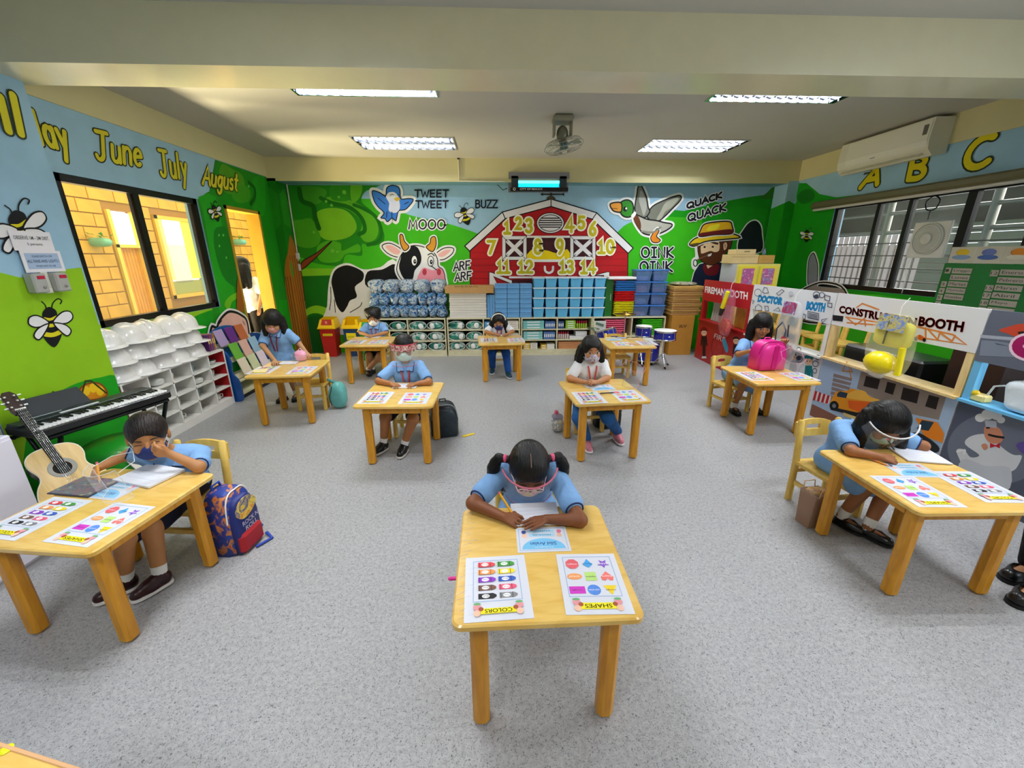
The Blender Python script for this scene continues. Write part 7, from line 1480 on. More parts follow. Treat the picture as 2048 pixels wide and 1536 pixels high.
    cm = obj('shirt' if bot != 'skirt' and top != 'dress' else 'dress', g.mesh('shirt', r2, cl), t)
    if trim:
        for a, b in slv:
            dd = (b - a).normalized(); m = a + (b - a) * .72 + dd * .036; u = dd.orthogonal().normalized(); v = dd.cross(u); MB().tube([m + (u * math.cos(q) + v * math.sin(q)) * .038 * sc for q in [k * PI / 8 for k in range(17)]], .0035, 5).build('sleeve_trim', mat(trim, .7), cm)
    if top == 'polo' or top == 'dress':
        c0 = N + up * .006; fw = ax.cross(up).normalized() if False else up.cross(ax).normalized() * -1
        if fw.y > 0: fw = -fw
        for s in (-1, 1):
            q = [c0 + ax * s * .01 + fw * .082 - up * .045, c0 + ax * s * .068 + fw * .078 - up * .055, c0 + ax * s * .078 + fw * .02 + up * .008, c0 + ax * s * .045 - fw * .03 + up * .018, c0 + ax * s * .04 + fw * .02 + up * .012]; q = [c0 + (v - c0) * sc for v in q]; q2 = [v + fw * .006 + up * .004 for v in q]
            m_ = MB().add(q + q2, [(0, 1, 2, 3, 4), (9, 8, 7, 6, 5)] + [(j, (j + 1) % 5, 5 + (j + 1) % 5, 5 + j) for j in range(5)]); o = m_.build('collar', cl, cm); MB().tube([v + fw * .004 for v in (q2[0], q2[1], q2[2])], .003, 5).build('piping', mat(trim or '#ffffff', .7), o)
    # lower clothes, socks, shoes
    if bot in ('shorts', 'jeans', 'pants'):
        g = Sdf(); g.cap(*tor[0], None, .03)
        for hip, kn, an, fy in ank:
            if bot == 'shorts': g.cap(hip, hip + (kn - hip) * .86, .076 * sc, .066 * sc, .025)
            else: g.cap(hip, kn, .074 * sc, .056 * sc, .025).cap(kn, an + V3((0, 0, .02)), .055 * sc, .042 * sc, .02)
        obj('shorts' if bot == 'shorts' else 'trousers', g.mesh('trousers', r2, cloth(botc, .14 if bot == 'jeans' else .05)), t)
    for hip, kn, an, fy in ank:
        ft = V3((math.sin(fy), -math.cos(fy), 0)); hl = V3((an.x, an.y, 0)) - ft * .005
        if shoes:
            z = max(0, an.z - .06 * sc); shoe(t, hl + V3((0, 0, z - base.z * 0)), fy, shoes, sc * 1.02)
            if bot in ('shorts', 'skirt') or top == 'dress': u = (kn - an).normalized(); MB().tube([an - V3((0, 0, .025)), an + u * .02, an + u * .05], [.028 * sc, .031 * sc, .033 * sc], 12).build('sock', mat('#ecebea', .8), t)
    # head pieces in head space
    HM = (Matrix.Translation(H) @ Rh.to_4x4()) @ Matrix.Scale(hs, 4)
    def on_head(o): o.parent = t; o.matrix_local = HM; return o
    g_ = Rh.transposed() @ V3((0, 0, -1)); g_ = np.array(g_); h = Sdf(); h.ell((0, .014, .032), (.083, .098, .09), .01)
    short = hair in ('short', 'puff')
    if hair == 'puff': h.ell((0, .014, .045), (.098, .105, .095), .02).ell((-.07, .0, .085), (.035, .035, .04), .02).ell((.06, .02, .09), (.04, .04, .035), .02)
    if hair == 'short': h.p[0] = ('e', np.array((0, .014, .03)), np.array((.079, .094, .086)), None, 0, .01)
    if short: h.cute((0, -.1, -.05), (.066, .105, .095)).plane((0, -.45, -1), .03).cute((0, .02, -.09), (.12, .1, .06))
    else:
        h.cute((0, -.092, -.045), (.06, .07, .09)) if hair != 'bangs' else h.cute((0, -.1, -.065), (.062, .06, .085))
        if hair == 'pig':
            h.plane((0, -.2, -1), .055)
            for s in (-1, 1):
                a = np.array((s * .085, .03, .03)); b = a + np.array((s * .04, .02, .0)) + g_ * .01; h.cap(a, b, .016, .018, .008); p = b
                for q in range(7): d = g_ * .03 + np.array((s * (.014 - .006 * q), .006, 0)); h.cap(p, p + d, (.017, .023, .026, .025, .022, .018, .012)[q], (.023, .026, .025, .022, .018, .012, .004)[q], .01); p = p + d
        elif hair in ('long', 'bangs', 'band'):
            L = {'long': 6, 'bangs': 4, 'band': 4}[hair]; wide = {'long': .011, 'bangs': .006, 'band': .011}[hair]
            for s in (-1, 1):
                for (x, y, r0) in ((.07, .008, .023), (.072, .045, .03), (.035, .08, .03)):
                    p = np.array((s * x, y, .01))
                    for q in range(L): d = g_ * .038 + np.array((s * wide * (.9 if q < 2 else .2), .002, 0)); h.cap(p, p + d, r0 + wide * .5 - .001 * q, r0 + wide * .5 - .0012 * (q + 1), .014); p = p + d
    on_head(obj('hair', h.mesh('hair', max(res, .0055), hm), None))
    if hair == 'pig':
        for s in (-1, 1): on_head(MB().sphere((s * .098, .035, .03), (.012, .018, .018)).build('hair_tie', mat('#e0507a', .4))); on_head(MB().tube([(0, -.068 + .02 * q, .098 + (.027 * math.sin(q * .55))) for q in range(1, 7)], .0016, 4).build('parting', mat('#8a6a58', .7))) if s > 0 else None
    if hair == 'band': on_head(MB().tube([(.09 * math.cos(a), -.018, .03 + .092 * math.sin(a)) for a in [k * PI / 12 for k in range(13)]], .008, 6).build('headband', mat('#f0f0ee', .5)))
    for s in (-1, 1):
        if eyes: on_head(MB().sphere((s * .03, -.0765, -.002), (.013, .006, .0065), 0, 12, 8).build('eye_white', mat('#e6e0d8', .3)))
        if eyes: on_head(MB().sphere((s * .03, -.081, -.003), (.0065, .003, .0062), 0, 10, 6).build('iris', mat('#120b08', .2)))
        on_head(MB().tube([(s * .015, -.0815, .02), (s * .03, -.081, .026), (s * .046, -.074, .022)], [.0022, .003, .0015], 5).build('eyebrow', mat('#150e0a', .7))); on_head(MB().tube([(s * .017, -.082, .003), (s * .03, -.0835, .006), (s * .044, -.0765, .002)], .0014 if eyes else .0022, 4).build('eyelid', mat('#2a1812', .6)))
    if mask:
        q = Sdf().ell((0, -.031, -.05), (.0605, .066, .05), .01).ell((0, -.088, -.026), (.02, .016, .018), .02).plane((0, .25, 1), -.02).plane((0, 1, .1), -.02)
        on_head(obj('face_mask', q.mesh('face_mask', .0045, mask if not isinstance(mask, str) else mat(mask, .7)), None))
        for s in (-1, 1): on_head(MB().tube([(s * .055, -.04, -.03), (s * .07, -.01, -.005), (s * .08, .012, .0)], .0018, 4).tube([(s * .054, -.03, -.075), (s * .072, -.005, -.04), (s * .08, .012, -.02)], .0018, 4).build('ear_loop', mat('#e8e8ea', .6)))
    else: on_head(MB().tube([(-.018, -.084, -.052), (0, -.0885, -.054), (.018, -.084, -.052)], [.001, .0028, .001], 5).build('mouth', mat('#7a3a34', .5)))
    for ex in extra:
        if ex[0] == 'shield':
            m_ = MB(); m_.lathe([(.118, -.12), (.114, .055)], 20, (0, .005, 0), None, 0, True, (math.radians(195), math.radians(345))); on_head(m_.build('face_shield', film('#f4f6fa', .13, .03)))
            on_head(MB().tube([(.114 * math.cos(a), .005 + .114 * math.sin(a), .055) for a in [math.radians(195 + 7.5 * k) for k in range(21)]], .004, 5).build('shield_rim', mat(ex[1], .4))); on_head(MB().tube([(.118 * math.cos(a), .005 + .118 * math.sin(a), -.12) for a in [math.radians(215 + 5.5 * k) for k in range(21)]], .0018, 5).build('shield_rim', mat(ex[1], .4)))
            if len(ex) > 2: on_head(MB().lathe([(.1165, .005), (.1155, .054)], 20, (0, .005, 0), None, 0, True, (math.radians(205), math.radians(335))).build('shield_band', patchy('shieldband', ['#b81c2c', '#e8d8d0', '#a0141c', '#3a2a4a'], 60, .3, .2, 0)))
        if ex[0] == 'glasses':
            on_head(MB().tube([(s_ * .03 + .021 * math.cos(a), -.094, -.002 + .017 * math.sin(a)) for s_ in (1,) for a in [k * PI / 8 for k in range(17)]], .0022, 5).tube([(-.03 + .021 * math.cos(a), -.094, -.002 + .017 * math.sin(a)) for a in [k * PI / 8 for k in range(17)]], .0022, 5).tube([(-.009, -.094, 0), (.009, -.094, 0)], .002, 5).tube([(.051, -.094, 0), (.078, 0, .0)], .002, 5).tube([(-.051, -.094, 0), (-.078, 0, .0)], .002, 5).build('glasses', mat(ex[1], .3)))
        if ex[0] == 'lanyard':
            fw = V3((0, -1, 0)); b0 = N + ax * 0; m_ = MB()
            for s in (-1, 1): m_.tube([N + ax * s * .05 + up * .012, N + ax * s * .034 + fw * .082 - up * .05, N + ax * s * .022 + fw * .1 - up * .13, N + ax * s * .012 + fw * .1 - up * .22], .007, 6)
            m_.build('lanyard', mat(ex[1], .5), t)
    return t
def Wp(x, y, z): return pz(x, y, z)
def Yp(x, y, yy): return at(x, y, 1, yy)
DN = (0, 0, -1); EZ = .535
# girl with pigtails at the front table
hc = Yp(1058, 938, 1.585); cx_ = .15
person('person', 'girl with pigtails, pink mask and face shield writing at front table', (cx_, 1.72), (cx_, 1.76, .35), (cx_ + .0, 1.675, .625), hc, (0, 35, 0),
       {'L': (Wp(946, 1006, EZ + .01), Wp(1008, 1034, .532), (.9, -.35, -.06), (.35, .3, -1), .95), 'R': (Wp(1160, 1040, EZ), Wp(1092, 1038, .53), (-.9, -.36, -.04), DN, .1)},
       [((cx_ - .075, 1.50, .335), (cx_ - .07, 1.56, .06), -.1), ((cx_ + .075, 1.50, .335), (cx_ + .07, 1.56, .06), .1)], skin='#7d4a2c', bot='skirt', hair='pig', mask=patchy('pink_mask', ['#e87aa8', '#f0b8cc', '#e0d08a', '#f4d0dc'], 40, .7, 0, 0), extra=(('shield', '#c86a80'), ('glasses', '#f2c8d2')), res=.004, eyes=False)
# boy in navy mask
hc = Yp(296, 872, 1.95); nk = V3((hc.x + .045, 2.03, hc.z - .125))
person('person', 'boy in navy mask holding his nose while writing', (-1.76, 2.04), (-1.755, 2.05, .35), nk, hc, (34, 10, 0),
       {'L': (V3((nk.x - .17, 1.97, .575)), Wp(196, 936, .545), (.25, -.9, -.25), (.8, .2, -.5), .9), 'R': (Wp(398, 934, EZ), Yp(340, 908, 1.86), (-.75, -.3, .4), (-.2, .9, .2), .8), 'turn': 16},
       [(Wp(247, 1078, .30), Wp(252, 1158, .07), -.75), (Wp(303, 1050, .31), Wp(320, 1150, .07), -.55)], skin='#b07a4c', bot='shorts', shoes='red', mask='#1a2c6a', extra=(('lanyard', '#d8502a'),), res=.004, hm=HAIRB, eyes=False)
# standing girl
hc = Yp(545, 643, 4.30)
person('person', 'girl standing beside the book rack and leaning on her table', (-2.36, 4.36), (-2.34, 4.42, .52), (-2.33, 4.36, .80), hc, (18, 30, 8),
       {'L': ((-2.42, 4.22, .66), Wp(550, 722, .54), (.35, -.9, -.1), DN, .3), 'R': ((-2.13, 4.38, .66), (-2.02, 4.3, .56), (.5, -.6, -.3), DN, .4)},
       [((-2.40, 4.36, .29), (-2.38, 4.38, .065), -.2), ((-2.28, 4.39, .29), (-2.26, 4.42, .065), .1)], skin='#b5855e', top='dress', bot='none', hair='bangs', eyes=False, mask='#c98f8a', extra=(('lanyard', '#7a1c3a'),), res=.006)
# boy with face shield
hc = Yp(808, 696, 3.44); cx_ = -.775
person('person', 'boy with red banded face shield and green mask at table', (cx_, 3.45), (cx_, 3.5, .35), (cx_ - .01, 3.46, .655), hc, (8, 6, 0),
       {'L': (Wp(757, 762, EZ), Wp(783, 768, .53), (.75, -.6, 0), DN, .35), 'R': (Wp(858, 764, EZ), Wp(834, 767, .53), (-.75, -.6, 0), DN, .35)},
       [(Wp(771, 834, .30), Wp(767, 886, .07), -.5), (Wp(826, 838, .30), Wp(808, 890, .07), -.15)], skin='#a56c40', shoes='sneak', mask='#bcd8d0', extra=(('shield', '#b8283a', 1), ('lanyard', '#b8444a')), res=.005)
# girl in floral mask
hc = Yp(1183, 700, 3.43); cx_ = .85
person('person', 'girl in white shirt and floral mask at table', (cx_, 3.47), (cx_, 3.5, .35), (cx_ + .0, 3.46, .65), hc, (0, 4, -3),
       {'L': (Wp(1140, 757, EZ), Wp(1168, 764, .535), (.8, -.45, .1), (.3, 0, -1), .6), 'R': (Wp(1214, 756, EZ), Wp(1193, 765, .54), (-.75, -.3, .25), (-.4, .2, -1), .8)},
       [(Wp(1158, 835, .31), Wp(1172, 880, .07), .1), (Wp(1216, 835, .31), Wp(1234, 866, .07), .1)], skin='#b88058', top='tee', topc='#e6e6e8', bot='jeans', botc='#2a5c98', shoes='pink', hair='long', mask=patchy('floral_mask', ['#e8e0ea', '#f0ecf2', '#5a4a72', '#e8dcea', '#463a5e'], 70, .7, 0, 0), extra=(('lanyard', '#c8483c'),), trim=None, res=.005)
# boy in white mask by the bins
hc = Yp(747, 635, 5.62); cx_ = hc.x
person('person', 'boy in white mask at the table beside the bins', (cx_, 5.62), (cx_, 5.68, .35), (cx_, 5.64, .65), hc, (4, 12, 0),
       {'L': ((cx_ - .17, 5.55, .55), (cx_ - .05, 5.44, .535), (.7, -.5, 0), DN, .6), 'R': ((cx_ + .17, 5.55, .55), (cx_ + .06, 5.45, .535), (-.8, -.4, 0), DN, .5)},
       [(Wp(738, 712, .29), Wp(745, 738, .07), -.4), (Wp(760, 712, .3), Wp(735, 740, .07), .5)], skin='#b07c54', shoes='black', hair='puff', mask='#eef0f0', extra=(('lanyard', '#c04a4a'),), res=.007)
# girl with headband
hc = Yp(997, 643, 5.60); cx_ = hc.x + .01
person('person', 'girl with white headband and navy mask at back table', (cx_, 5.64), (cx_, 5.7, .35), (cx_, 5.65, .62), hc, (0, 20, 0),
       {'L': ((cx_ - .18, 5.52, .55), (cx_ - .07, 5.44, .535), (.7, -.4, 0), DN, .6), 'R': ((cx_ + .18, 5.53, .55), (cx_ + .11, 5.44, .535), (-.5, -.6, 0), DN, .5)},
       [(Wp(984, 705, .31), Wp(985, 736, .07), -.1), (Wp(1012, 706, .31), Wp(1016, 744, .07), .25)], skin='#a8744c', top='tee', topc='#e8e8ec', bot='jeans', botc='#1c4a94', shoes='navy', hair='band', mask='#2a3a78', extra=(('lanyard', '#c03a44'),), trim=None, res=.007)
# girl behind the pink backpack
hc = Yp(1524, 651, 3.95)
person('person', 'girl with fringe holding the pink backpack on her table', (2.55, 3.93), (2.52, 3.97, .35), (2.66, 3.98, .67), hc, (-16, 16, 0),
       {'L': ((2.44, 3.86, .60), (2.47, 3.74, .66), (.6, -.5, .1), (1, 0, -.2), .4), 'R': ((2.86, 3.9, .60), (2.82, 3.74, .76), (-.6, -.45, .3), (-.3, -.4, -1), .5)},
       [((2.46, 3.74, .33), (2.43, 3.78, .07), 0), ((2.62, 3.74, .33), (2.66, 3.8, .07), .1)], skin='#b07a50', bot='skirt', hair='bangs', mask=None, res=.0055)
# long-haired girl near the chef booth
hc = Yp(1772, 846, 1.99); cx_ = 2.2
person('person', 'long-haired girl bent over her paper near chef booth', (2.13, 2.12), (2.12, 2.14, .35), (hc.x - .04, 2.09, .60), hc, (-14, 44, 0),
       {'L': (Wp(1703, 902, EZ), Wp(1762, 914, .532), (.85, -.35, -.05), (.3, .3, -1), .95), 'R': (Wp(1846, 892, EZ), Wp(1800, 886, .53), (-.95, .1, 0), DN, .3), 'turn': -8},
       [((2.1, 1.92, .32), Wp(1684, 1030, .07), .35), ((2.2, 1.9, .32), Wp(1736, 1052, .07), .45)], skin='#9a6440', bot='skirt', hair='long', mask='#a8ccc0', extra=(('shield', '#e8e8ea'),), res=.0042, eyes=False)
# woman in the doorway and the shoes at the right edge
person('person', 'woman in white top standing in the doorway with back turned', (-3.62, 6.2), (-3.62, 6.2, .84), (-3.63, 6.2, 1.24), (-3.63, 6.2, 1.4), (160, 4, 0),
       {'L': ((-3.83, 6.16, 1.05), (-3.8, 6.05, .86), (0, -.3, -1), (1, 0, 0), .3), 'R': ((-3.42, 6.2, 1.02), (-3.44, 6.1, .84), (0, -.3, -1), (-1, 0, 0), .3), 'flip': -1},
       [((-3.7, 6.18, .45), (-3.7, 6.2, .07), 2.9), ((-3.54, 6.18, .45), (-3.54, 6.2, .07), 3.1)], skin='#c08a62', top='tee', topc='#e8ecf0', bot='pants', botc='#16100e', shoes='black', hair='long', sc=1.25, trim='#14141a', res=.009)
a_, b_ = Wp(2024, 1162, 0), Wp(2034, 1206, 0)
person('person', 'person in black flat shoes at the right edge of the room', (a_.x + .1, a_.y), (2.66, 1.47, .80), (2.67, 1.47, 1.2), (2.66, 1.47, 1.37), (-90, 5, 0),
       {'L': ((2.68, 1.7, .98), (2.62, 1.68, .78), (-.3, 0, -1), (0, -1, 0), .3), 'R': ((2.68, 1.24, .98), (2.62, 1.26, .78), (-.3, 0, -1), (0, 1, 0), .3), 'turn': -90},
       [((2.63, 1.54, .44), (a_.x + .11, a_.y + .02, .07), -1.45), ((2.63, 1.4, .44), (b_.x + .11, b_.y + .02, .07), -1.35)], skin='#b8845c', top='tee', topc='#2a2a30', bot='pants', botc='#1a1a1e', shoes='flat', hair='short', sc=1.3, trim=None, res=.01)
# ------------------------------------------------------------------ things on the tables
def pad(px, py_, w, h, rz, label, hx='#dfe1e8', th=.008, name='paper_pad', cover=None):
    p = pz(px, py_, TH + .001); o = MB().box((0, 0, th / 2), (w, h, th), 0, None, .001).build(name, mat(hx, .45), None, (p.x, p.y, TH + .0026), (0, 0, math.radians(rz))); tag(o, label, 'paper' if cover is None else 'folder')
    for k in range(4): MB().box((0, h * .3 - k * h * .18, th + .0003), (w * .75, .0012, .0004)).build('ruled_line', mat('#c4cadc', .5), o)
    if cover: MB().box((0, 0, th + .0006), (w * .96, h * .94, .0006)).build('cover_picture', cover, o)
    return o
pad(1070, 1030, .2, .15, 1, 'white writing paper under the hands of girl with pigtails'); pad(300, 953, .24, .17, -18, 'open white notebook before the boy in navy mask', th=.012)
pad(172, 975, .22, .15, -10, 'dark picture folder beside the guitar on a table', '#3a3a4a', .006, 'picture_folder', patchy('folder', ['#23283a', '#4a5a7a', '#8a5a6a', '#3a6a8a', '#c8a86a'], 22, .3, .4, 0))
pad(811, 773, .2, .11, -2, 'white pad with black edge before face shield boy'); pad(1186, 772, .14, .11, 5, 'white worksheet under hands of floral mask girl', th=.002); pad(578, 726, .17, .12, 4, 'white paper before the standing girl', th=.003); pad(520, 742, .12, .14, 20, 'pale yellow sheet on table by book rack', '#f0e2a0', .001)
pad(745, 674, .2, .12, -4, 'open white book before boy in white mask', th=.006); pad(1000, 671, .18, .09, 0, 'white paper before the headband girl', th=.004); pad(1836, 912, .2, .17, -14, 'white writing paper before the long-haired girl', th=.008)
for k, (x, y, hx, nm) in enumerate(((1222, 676, '#d8c878', 'yellow'), (1243, 676, '#9aa8c4', 'grey blue'), (1264, 678, '#cdb07a', 'tan'), (1268, 688, '#cc9a6a', 'orange brown'))): pad(x, y, .13, .1, 0, '%s paper on the table without a child' % nm, hx, .001)
def pencil(tip, tail, hx, label, r=.0042):
    tip, tail = V3(tip), V3(tail); d = (tail - tip).normalized(); o = MB().tube([tip + d * .02, tail], r, 6, 0, True, False).build('pencil', mat(hx, .4)); tag(o, label, 'pencil'); MB().tube([tip, tip + d * .02], [.0006, r], 6).build('point', mat('#d8b88a', .6), o); MB().tube([tail, tail + d * .01], r * 1.05, 6).build('eraser', mat('#d86a7a', .6), o)
pencil(Wp(1034, 1042, .517), Wp(1000, 988, .60), '#e2a21e', 'yellow pencil in the hand of girl with pigtails', .005); pencil(Wp(200, 968, .509), Wp(194, 928, .60), '#e8a030', 'orange pencil in hand of boy in navy mask', .005)
pencil(Wp(1790, 902, .517), Wp(1776, 880, .60), '#1c1a1a', 'black pencil in the hand of long-haired girl', .0045); pencil(Wp(1784, 934, .512), Wp(1752, 922, .513), '#e08a2a', 'orange pencil lying before the long-haired girl'); pencil(Wp(1195, 787, .514), Wp(1226, 785, .514), '#2a1c16', 'dark pencil lying on floral mask girl table', .005)
def loose_shield(px, py_, rz, tilt, rim, label, sc=1., dz=0.):
    p = pz(px, py_, TH); t = thing('face_shield', label, 'face shield', (p.x, p.y, TH + .004), math.radians(rz)); R = Matrix.Rotation(math.radians(tilt), 3, 'X')
    a0, a1 = math.radians(200), math.radians(340); m = MB(); m.X = (Matrix.Translation((0, 0, .02 * sc)) @ R.to_4x4()) @ Matrix.Scale(sc, 4); m.lathe([(.1, 0), (.1, .17)], 18, (0, .05, 0), None, 0, True, (a0, a1)); m.build('visor', film('#f4f6fa', .12, .03), t)
    n = MB(); n.X = m.X; 
    for z in (0, .17): n.tube([(.1 * math.cos(a), .05 + .1 * math.sin(a), z) for a in [a0 + (a1 - a0) * k / 14 for k in range(15)]], .0016, 5)
    for a in (a0, a1): n.tube([(.1 * math.cos(a), .05 + .1 * math.sin(a), 0), (.1 * math.cos(a), .05 + .1 * math.sin(a), .17)], .0014, 5)
    n.build('visor_rim', film(rim, .55, .1), t); q = MB(); q.X = m.X; q.tube([(.094, .02, .15), (.085, .1, .155), (0, .15, .16), (-.085, .1, .155), (-.094, .02, .15)], .0018, 5); q.build('head_strap', film(rim, .6, .2), t)
loose_shield(238, 1000, -20, 12, '#e6eaee', 'clear face shield standing on navy mask boy table', .9); loose_shield(1262, 775, 25, 20, '#f08a96', 'pink rimmed face shield on floral mask girl table', .95); loose_shield(1572, 748, -10, 35, '#f2a0c8', 'pink rimmed face shield beside the pink backpack', 1.); loose_shield(602, 735, 5, 15, '#e8eaee', 'clear face shield on table by book rack', .7)
o = MB().add(*lump(.12, .1, .11, 101, .7, .18), 0, True).build('pink_pouch', mat('#eaa0c0', .3, coat=.4, bump=.5, bscale=20), None, (*pz(603, 722, TH)[:2], TH + .004)); tag(o, 'crumpled pink pouch on the table by the book rack', 'pouch'); MB().tube([(-.03, 0, .1), (0, .01, .13), (.03, 0, .1)], .004, 5).build('drawstring', mat('#f4d0e0', .5), o)
o = MB().box((0, 0, 0), (.03, .012, .012), 0, None, .003).build('table_clip', mat('#d8208a', .35), None, (TAB['T1'][0] - .3, 1.125, TH - .012)); tag(o, 'small pink clip on left edge of the front table', 'clip'); MB().sphere((-.015, 0, 0), .007).build('knob', mat('#e83a9a', .35), o)
rs_ = random.Random(5); cr = film('#f6f6f2', .5, .1)
for k in range(22):
    y = -.27 + .025 * k + rs_.uniform(-.008, .008); x = -.29 + rs_.random() * .02; l = .015 + rs_.random() * .05; MB().tube([(x, y, TH + .0005), (x + l, y + rs_.uniform(.002, .02), TH + .0008)], [.0006, .0011], 4).build('plastic_crease', cr, _t0)
# ------------------------------------------------------------------ bags
def backpack(loc, rz, w, d, h, main, front, low, label, zip_='#e8e8e8', straps=None, deco_=None, tilt=0.):
    t = thing('backpack', label, 'backpack', loc, rz)
    if tilt: t.rotation_euler = (tilt, 0, rz)
    o = [(-w / 2, 0), (w / 2, 0), (w / 2 * 1.03, h * .55), (w / 2 * .86, h * .85), (w / 4, h * .985), (0, h), (-w / 4, h * .985), (-w / 2 * .86, h * .85), (-w / 2 * 1.03, h * .55)]; o = smooth(o[:2], False, 1) + smooth(o[2:], False, 3); M = Matrix.Rotation(PI / 2, 4, 'X')
    def pil(name, s, y0, y1, z0, mt, par):
        q = [(x * s, z0 + z * s) for x, z in o]; q2 = [(x * s * .9, z0 + h * s * .03 + z * s * .93) for x, z in o]; n = len(q); vs_ = [(x, y1, z) for x, z in q] + [(x, (y0 + y1) / 2 - (y1 - y0) * .2, z) for x, z in q] + [(x, y0, z) for x, z in q2]
        return MB().add(vs_, [list(range(n))[::-1]], 0).add(vs_, [list(range(2 * n, 3 * n))] + [(k * n + j, k * n + (j + 1) % n, (k + 1) * n + (j + 1) % n, (k + 1) * n + j) for k in range(2) for j in range(n)], 0, True).build(name, mt, par)
    b = pil('main_bag', 1., -d / 2, d / 2, 0, main, t); pil('front_pocket', .86, -d / 2 - .035, -d / 2 + .01, h * .02, front, t)
    if low: MB().box((0, -d / 2 - .02, h * .18), (w * .86, .06, h * .34), 0, None, .02).build('lower_pocket', low, t)
    MB().tube([(x * .93, -d / 2 + .005, z * .96 + .01) for x, z in o[2:]], .0045, 5).build('zipper', mat(zip_, .4), t); MB().tube([(-.03, d * .35, h * .96), (-.025, d * .4, h * 1.06), (.025, d * .4, h * 1.06), (.03, d * .35, h * .96)], .007, 6).build('top_handle', straps or main, t)
    for s in (-1, 1): MB().tube([(s * w * .25, d / 2, h * .9), (s * w * .3, d / 2 + .045, h * .6), (s * w * .32, d / 2 + .04, h * .3), (s * w * .3, d / 2, h * .08)], .013, 6, flat=.5).build('shoulder_strap', straps or main, t)
    if deco_: deco_(t, w, d, h)
    return t
def rockdeco(t, w, d, h):
    y = -d / 2 - .037; M_ = patchy('rockprint', ['#f2b81c', '#e8861a', '#f4d84a', '#2a3a8a', '#f2c42a'], 18, .4, .2, 0); MB().prism(smooth([(-.07, .23), (-.03, .2), (.03, .21), (.07, .24), (.075, .27), (.03, .31), (-.03, .31), (-.075, .27)], True, 3), 0, .004, Matrix.Translation((0, y + .002, 0)) @ Matrix.Rotation(PI / 2, 4, 'X')).build('printed_patch', M_, t)
    for tx, x0, x1, z in (('ROCK N', -.06, .06, .17), ('ROLL', -.045, .045, .135)): vs_, fs_ = text_geo(tx, .01); MB().add([(x0 + (x1 - x0) * u, y - .012, z + .026 * v) for u, v in vs_], fs_).build('lettering', mat('#c8c0d8', .5), t)
    MB().tube([(.05, .1, .02), (.14, .08, .012), (.2, .02, .01), (.16, -.03, .01)], .01, 6, flat=.5).build('loose_strap', mat('#1c3fa8', .5), t); MB().tube([(-.02, -.12, .01), (.06, -.16, .008), (.1, -.1, .012)], .01, 6, flat=.5).build('loose_strap', mat('#1c3fa8', .5), t)
bluep = patchy('blue_toy_print', ['#1a2f86', '#22409c', '#1a2f86', '#d8862a', '#b8282c'], 16, .5, .1, 0)
backpack((-1.465, 1.955, .0), math.radians(84), .2, .12, .365, bluep, mat('#1c2a72', .45), mat('#a81420', .5), 'red and blue printed backpack leaning beside chair', '#f2f2ee', mat('#1c3fa8', .5), rockdeco)
o = MB().add(*lump(.17, .16, .29, 111, .75, .12, 24, 18), 0, True).build('drawstring_bag', mat('#5fa8a4', .3, coat=.3, var=.1, vscale=8, bump=.6, bscale=16), None, (-1.675, 4.12, .002)); tag(o, 'shiny teal drawstring bag standing on the floor', 'bag'); MB().tube([(-.02, 0, .28), (-.05, -.03, .31), (-.075, -.04, .33)], [.02, .012, .016], 8).build('gathered_neck', mat('#4a8a8a', .35), o); MB().tube([(-.03, -.07, .26), (-.06, -.09, .15), (-.05, -.08, .05)], .004, 5).build('cord', mat('#2a2e30', .5), o)
def yd(t, w, d, h): MB().box((.2, -.1, .004), (.12, .03, .004), 0, rotm(0, 0, .3)).build('loose_strap', mat('#e0c02a', .5), t)
backpack((-.475, 3.40, 0), .25, .24, .13, .30, mat('#1a1e24', .45, var=.15), mat('#23303a', .4, var=.3, vscale=20), None, 'black backpack behind face shield boy', '#8a9a9a', None, yd)
backpack((1.05, 3.52, 0), .1, .24, .12, .28, mat('#14161a', .5), mat('#1c1e24', .5), None, 'dark backpack behind the floral mask girl', '#5a5a5e')
t = thing('clear_bag', 'clear plastic bag with snacks beside floral mask girl', 'bag', (.555, 3.40, 0)); MB().add(*lump(.15, .13, .3, 113, .7, .1, 22, 16), 0, True).build('bag_film', film('#eef0f4', .25, .06), t, (0, 0, .002)); MB().add(*lump(.12, .1, .12, 114, .7, .15), 0, True).build('snacks', patchy('snack', ['#e8e07a', '#f0f0e0', '#5a5a72', '#d8c85a'], 30, .4, .3, 0), t, (0, 0, .01)); MB().sphere((-.02, -.05, .21), (.02, .015, .025)).build('pink_item', mat('#d8285a', .4), t); MB().add(*lump(.1, .09, .04, 115, .6, .1), 0, True).build('dark_item', mat('#6a5a7a', .5), t, (0, 0, .13))
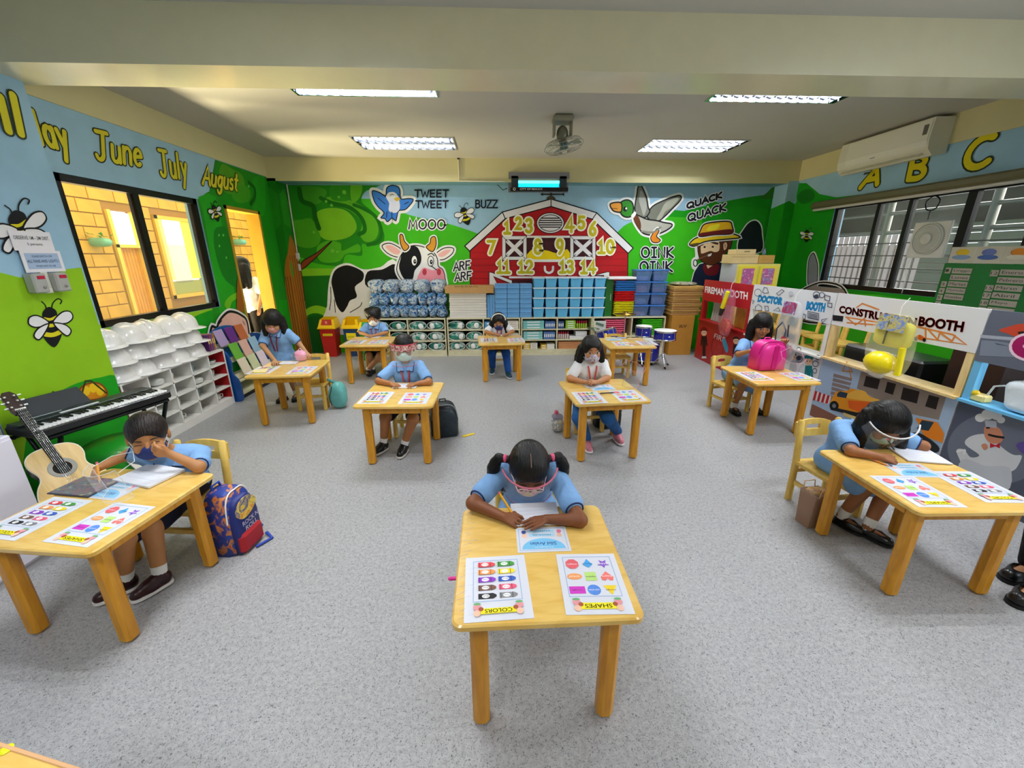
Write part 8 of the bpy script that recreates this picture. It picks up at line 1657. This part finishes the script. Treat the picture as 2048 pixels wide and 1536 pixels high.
t = thing('paper_bag', 'brown paper bag beside the chair near chef booth', 'bag', (1.885, 2.0, 0), .12); frust(MB(), .11, .09, .12, .11, 0, .22, 0, .003).build('bag_body', mat('#8a5a34', .6, coat=.3, var=.1), t); MB().tube([(-.04, -.055, .21), (-.035, -.06, .27), (.035, -.06, .27), (.04, -.055, .21)], .003, 5).tube([(-.04, .055, .21), (-.035, .06, .26), (.035, .06, .26), (.04, .055, .21)], .003, 5).build('handle', mat('#c8a06a', .6), t); MB().add(*lump(.12, .08, .06, 116, .6, .15), 0, True).build('contents', patchy('bagfill', ['#7a1c2a', '#c8a05a', '#5a1a24'], 24), t, (0, 0, .18)); MB().box((0, 0, .11), (.15, .13, .23), 0, None, .01).build('plastic_sleeve', film('#e8e0d8', .12, .06), t)
def pinkd(t, w, d, h): MB().box((0, -d / 2 - .04, h * .48), (.05, .012, h * .8), 0, None, .005).build('centre_panel', mat('#c8127a', .4), t); MB().sphere((.0, -d / 2 - .04, h * .9), (.014, .01, .014)).build('emblem', mat('#e83a9a', .4), t)
p = pz(1521, 741, TH); pnk = mat('#d81a86', .45, coat=.15, var=.1, vscale=6, bump=.3, bscale=8); backpack((2.60, 3.655, TH + .001), .08, .29, .12, .275, pnk, mat('#dc2890', .45, coat=.15, bump=.3, bscale=8), None, 'bright pink backpack standing on the table', '#b81072', None, pinkd)
# ------------------------------------------------------------------ desk corner nearest the camera
a_, b_ = pz(0, 1487, .75), pz(165, 1540, .75); an = math.atan2(b_.y - a_.y, b_.x - a_.x); t = thing('wooden_desk', 'pale wooden desk corner at the lower left edge', 'desk', (a_.x + .25 * math.cos(an) + .22 * math.sin(an), a_.y + .25 * math.sin(an) - .22 * math.cos(an), 0), an)
MB().box((-.2, 0, .738), (.9, .44, .024), 0, None, .004).build('tabletop', TOPW, t); MB().box((-.2, .2185, .742), (.9, .006, .02), 0, None, .001).build('edge_strip', mat('#d8a878', .5), t)
for x in (-.6, .2):
    for y in (-.18, .18): MB().box((x, y, .363), (.05, .05, .725), 0, None, .008).build('leg', LEGW, t)
q = pz(13, 1499, .7505); o = tag(MB().lathe([(0, .001), (.009, .001), (.009, 0)], 16).build('round_sticker', mat('#f0f01a', .4), None, (q.x, q.y, .7505)), 'small round yellow sticker on the desk corner', 'sticker')
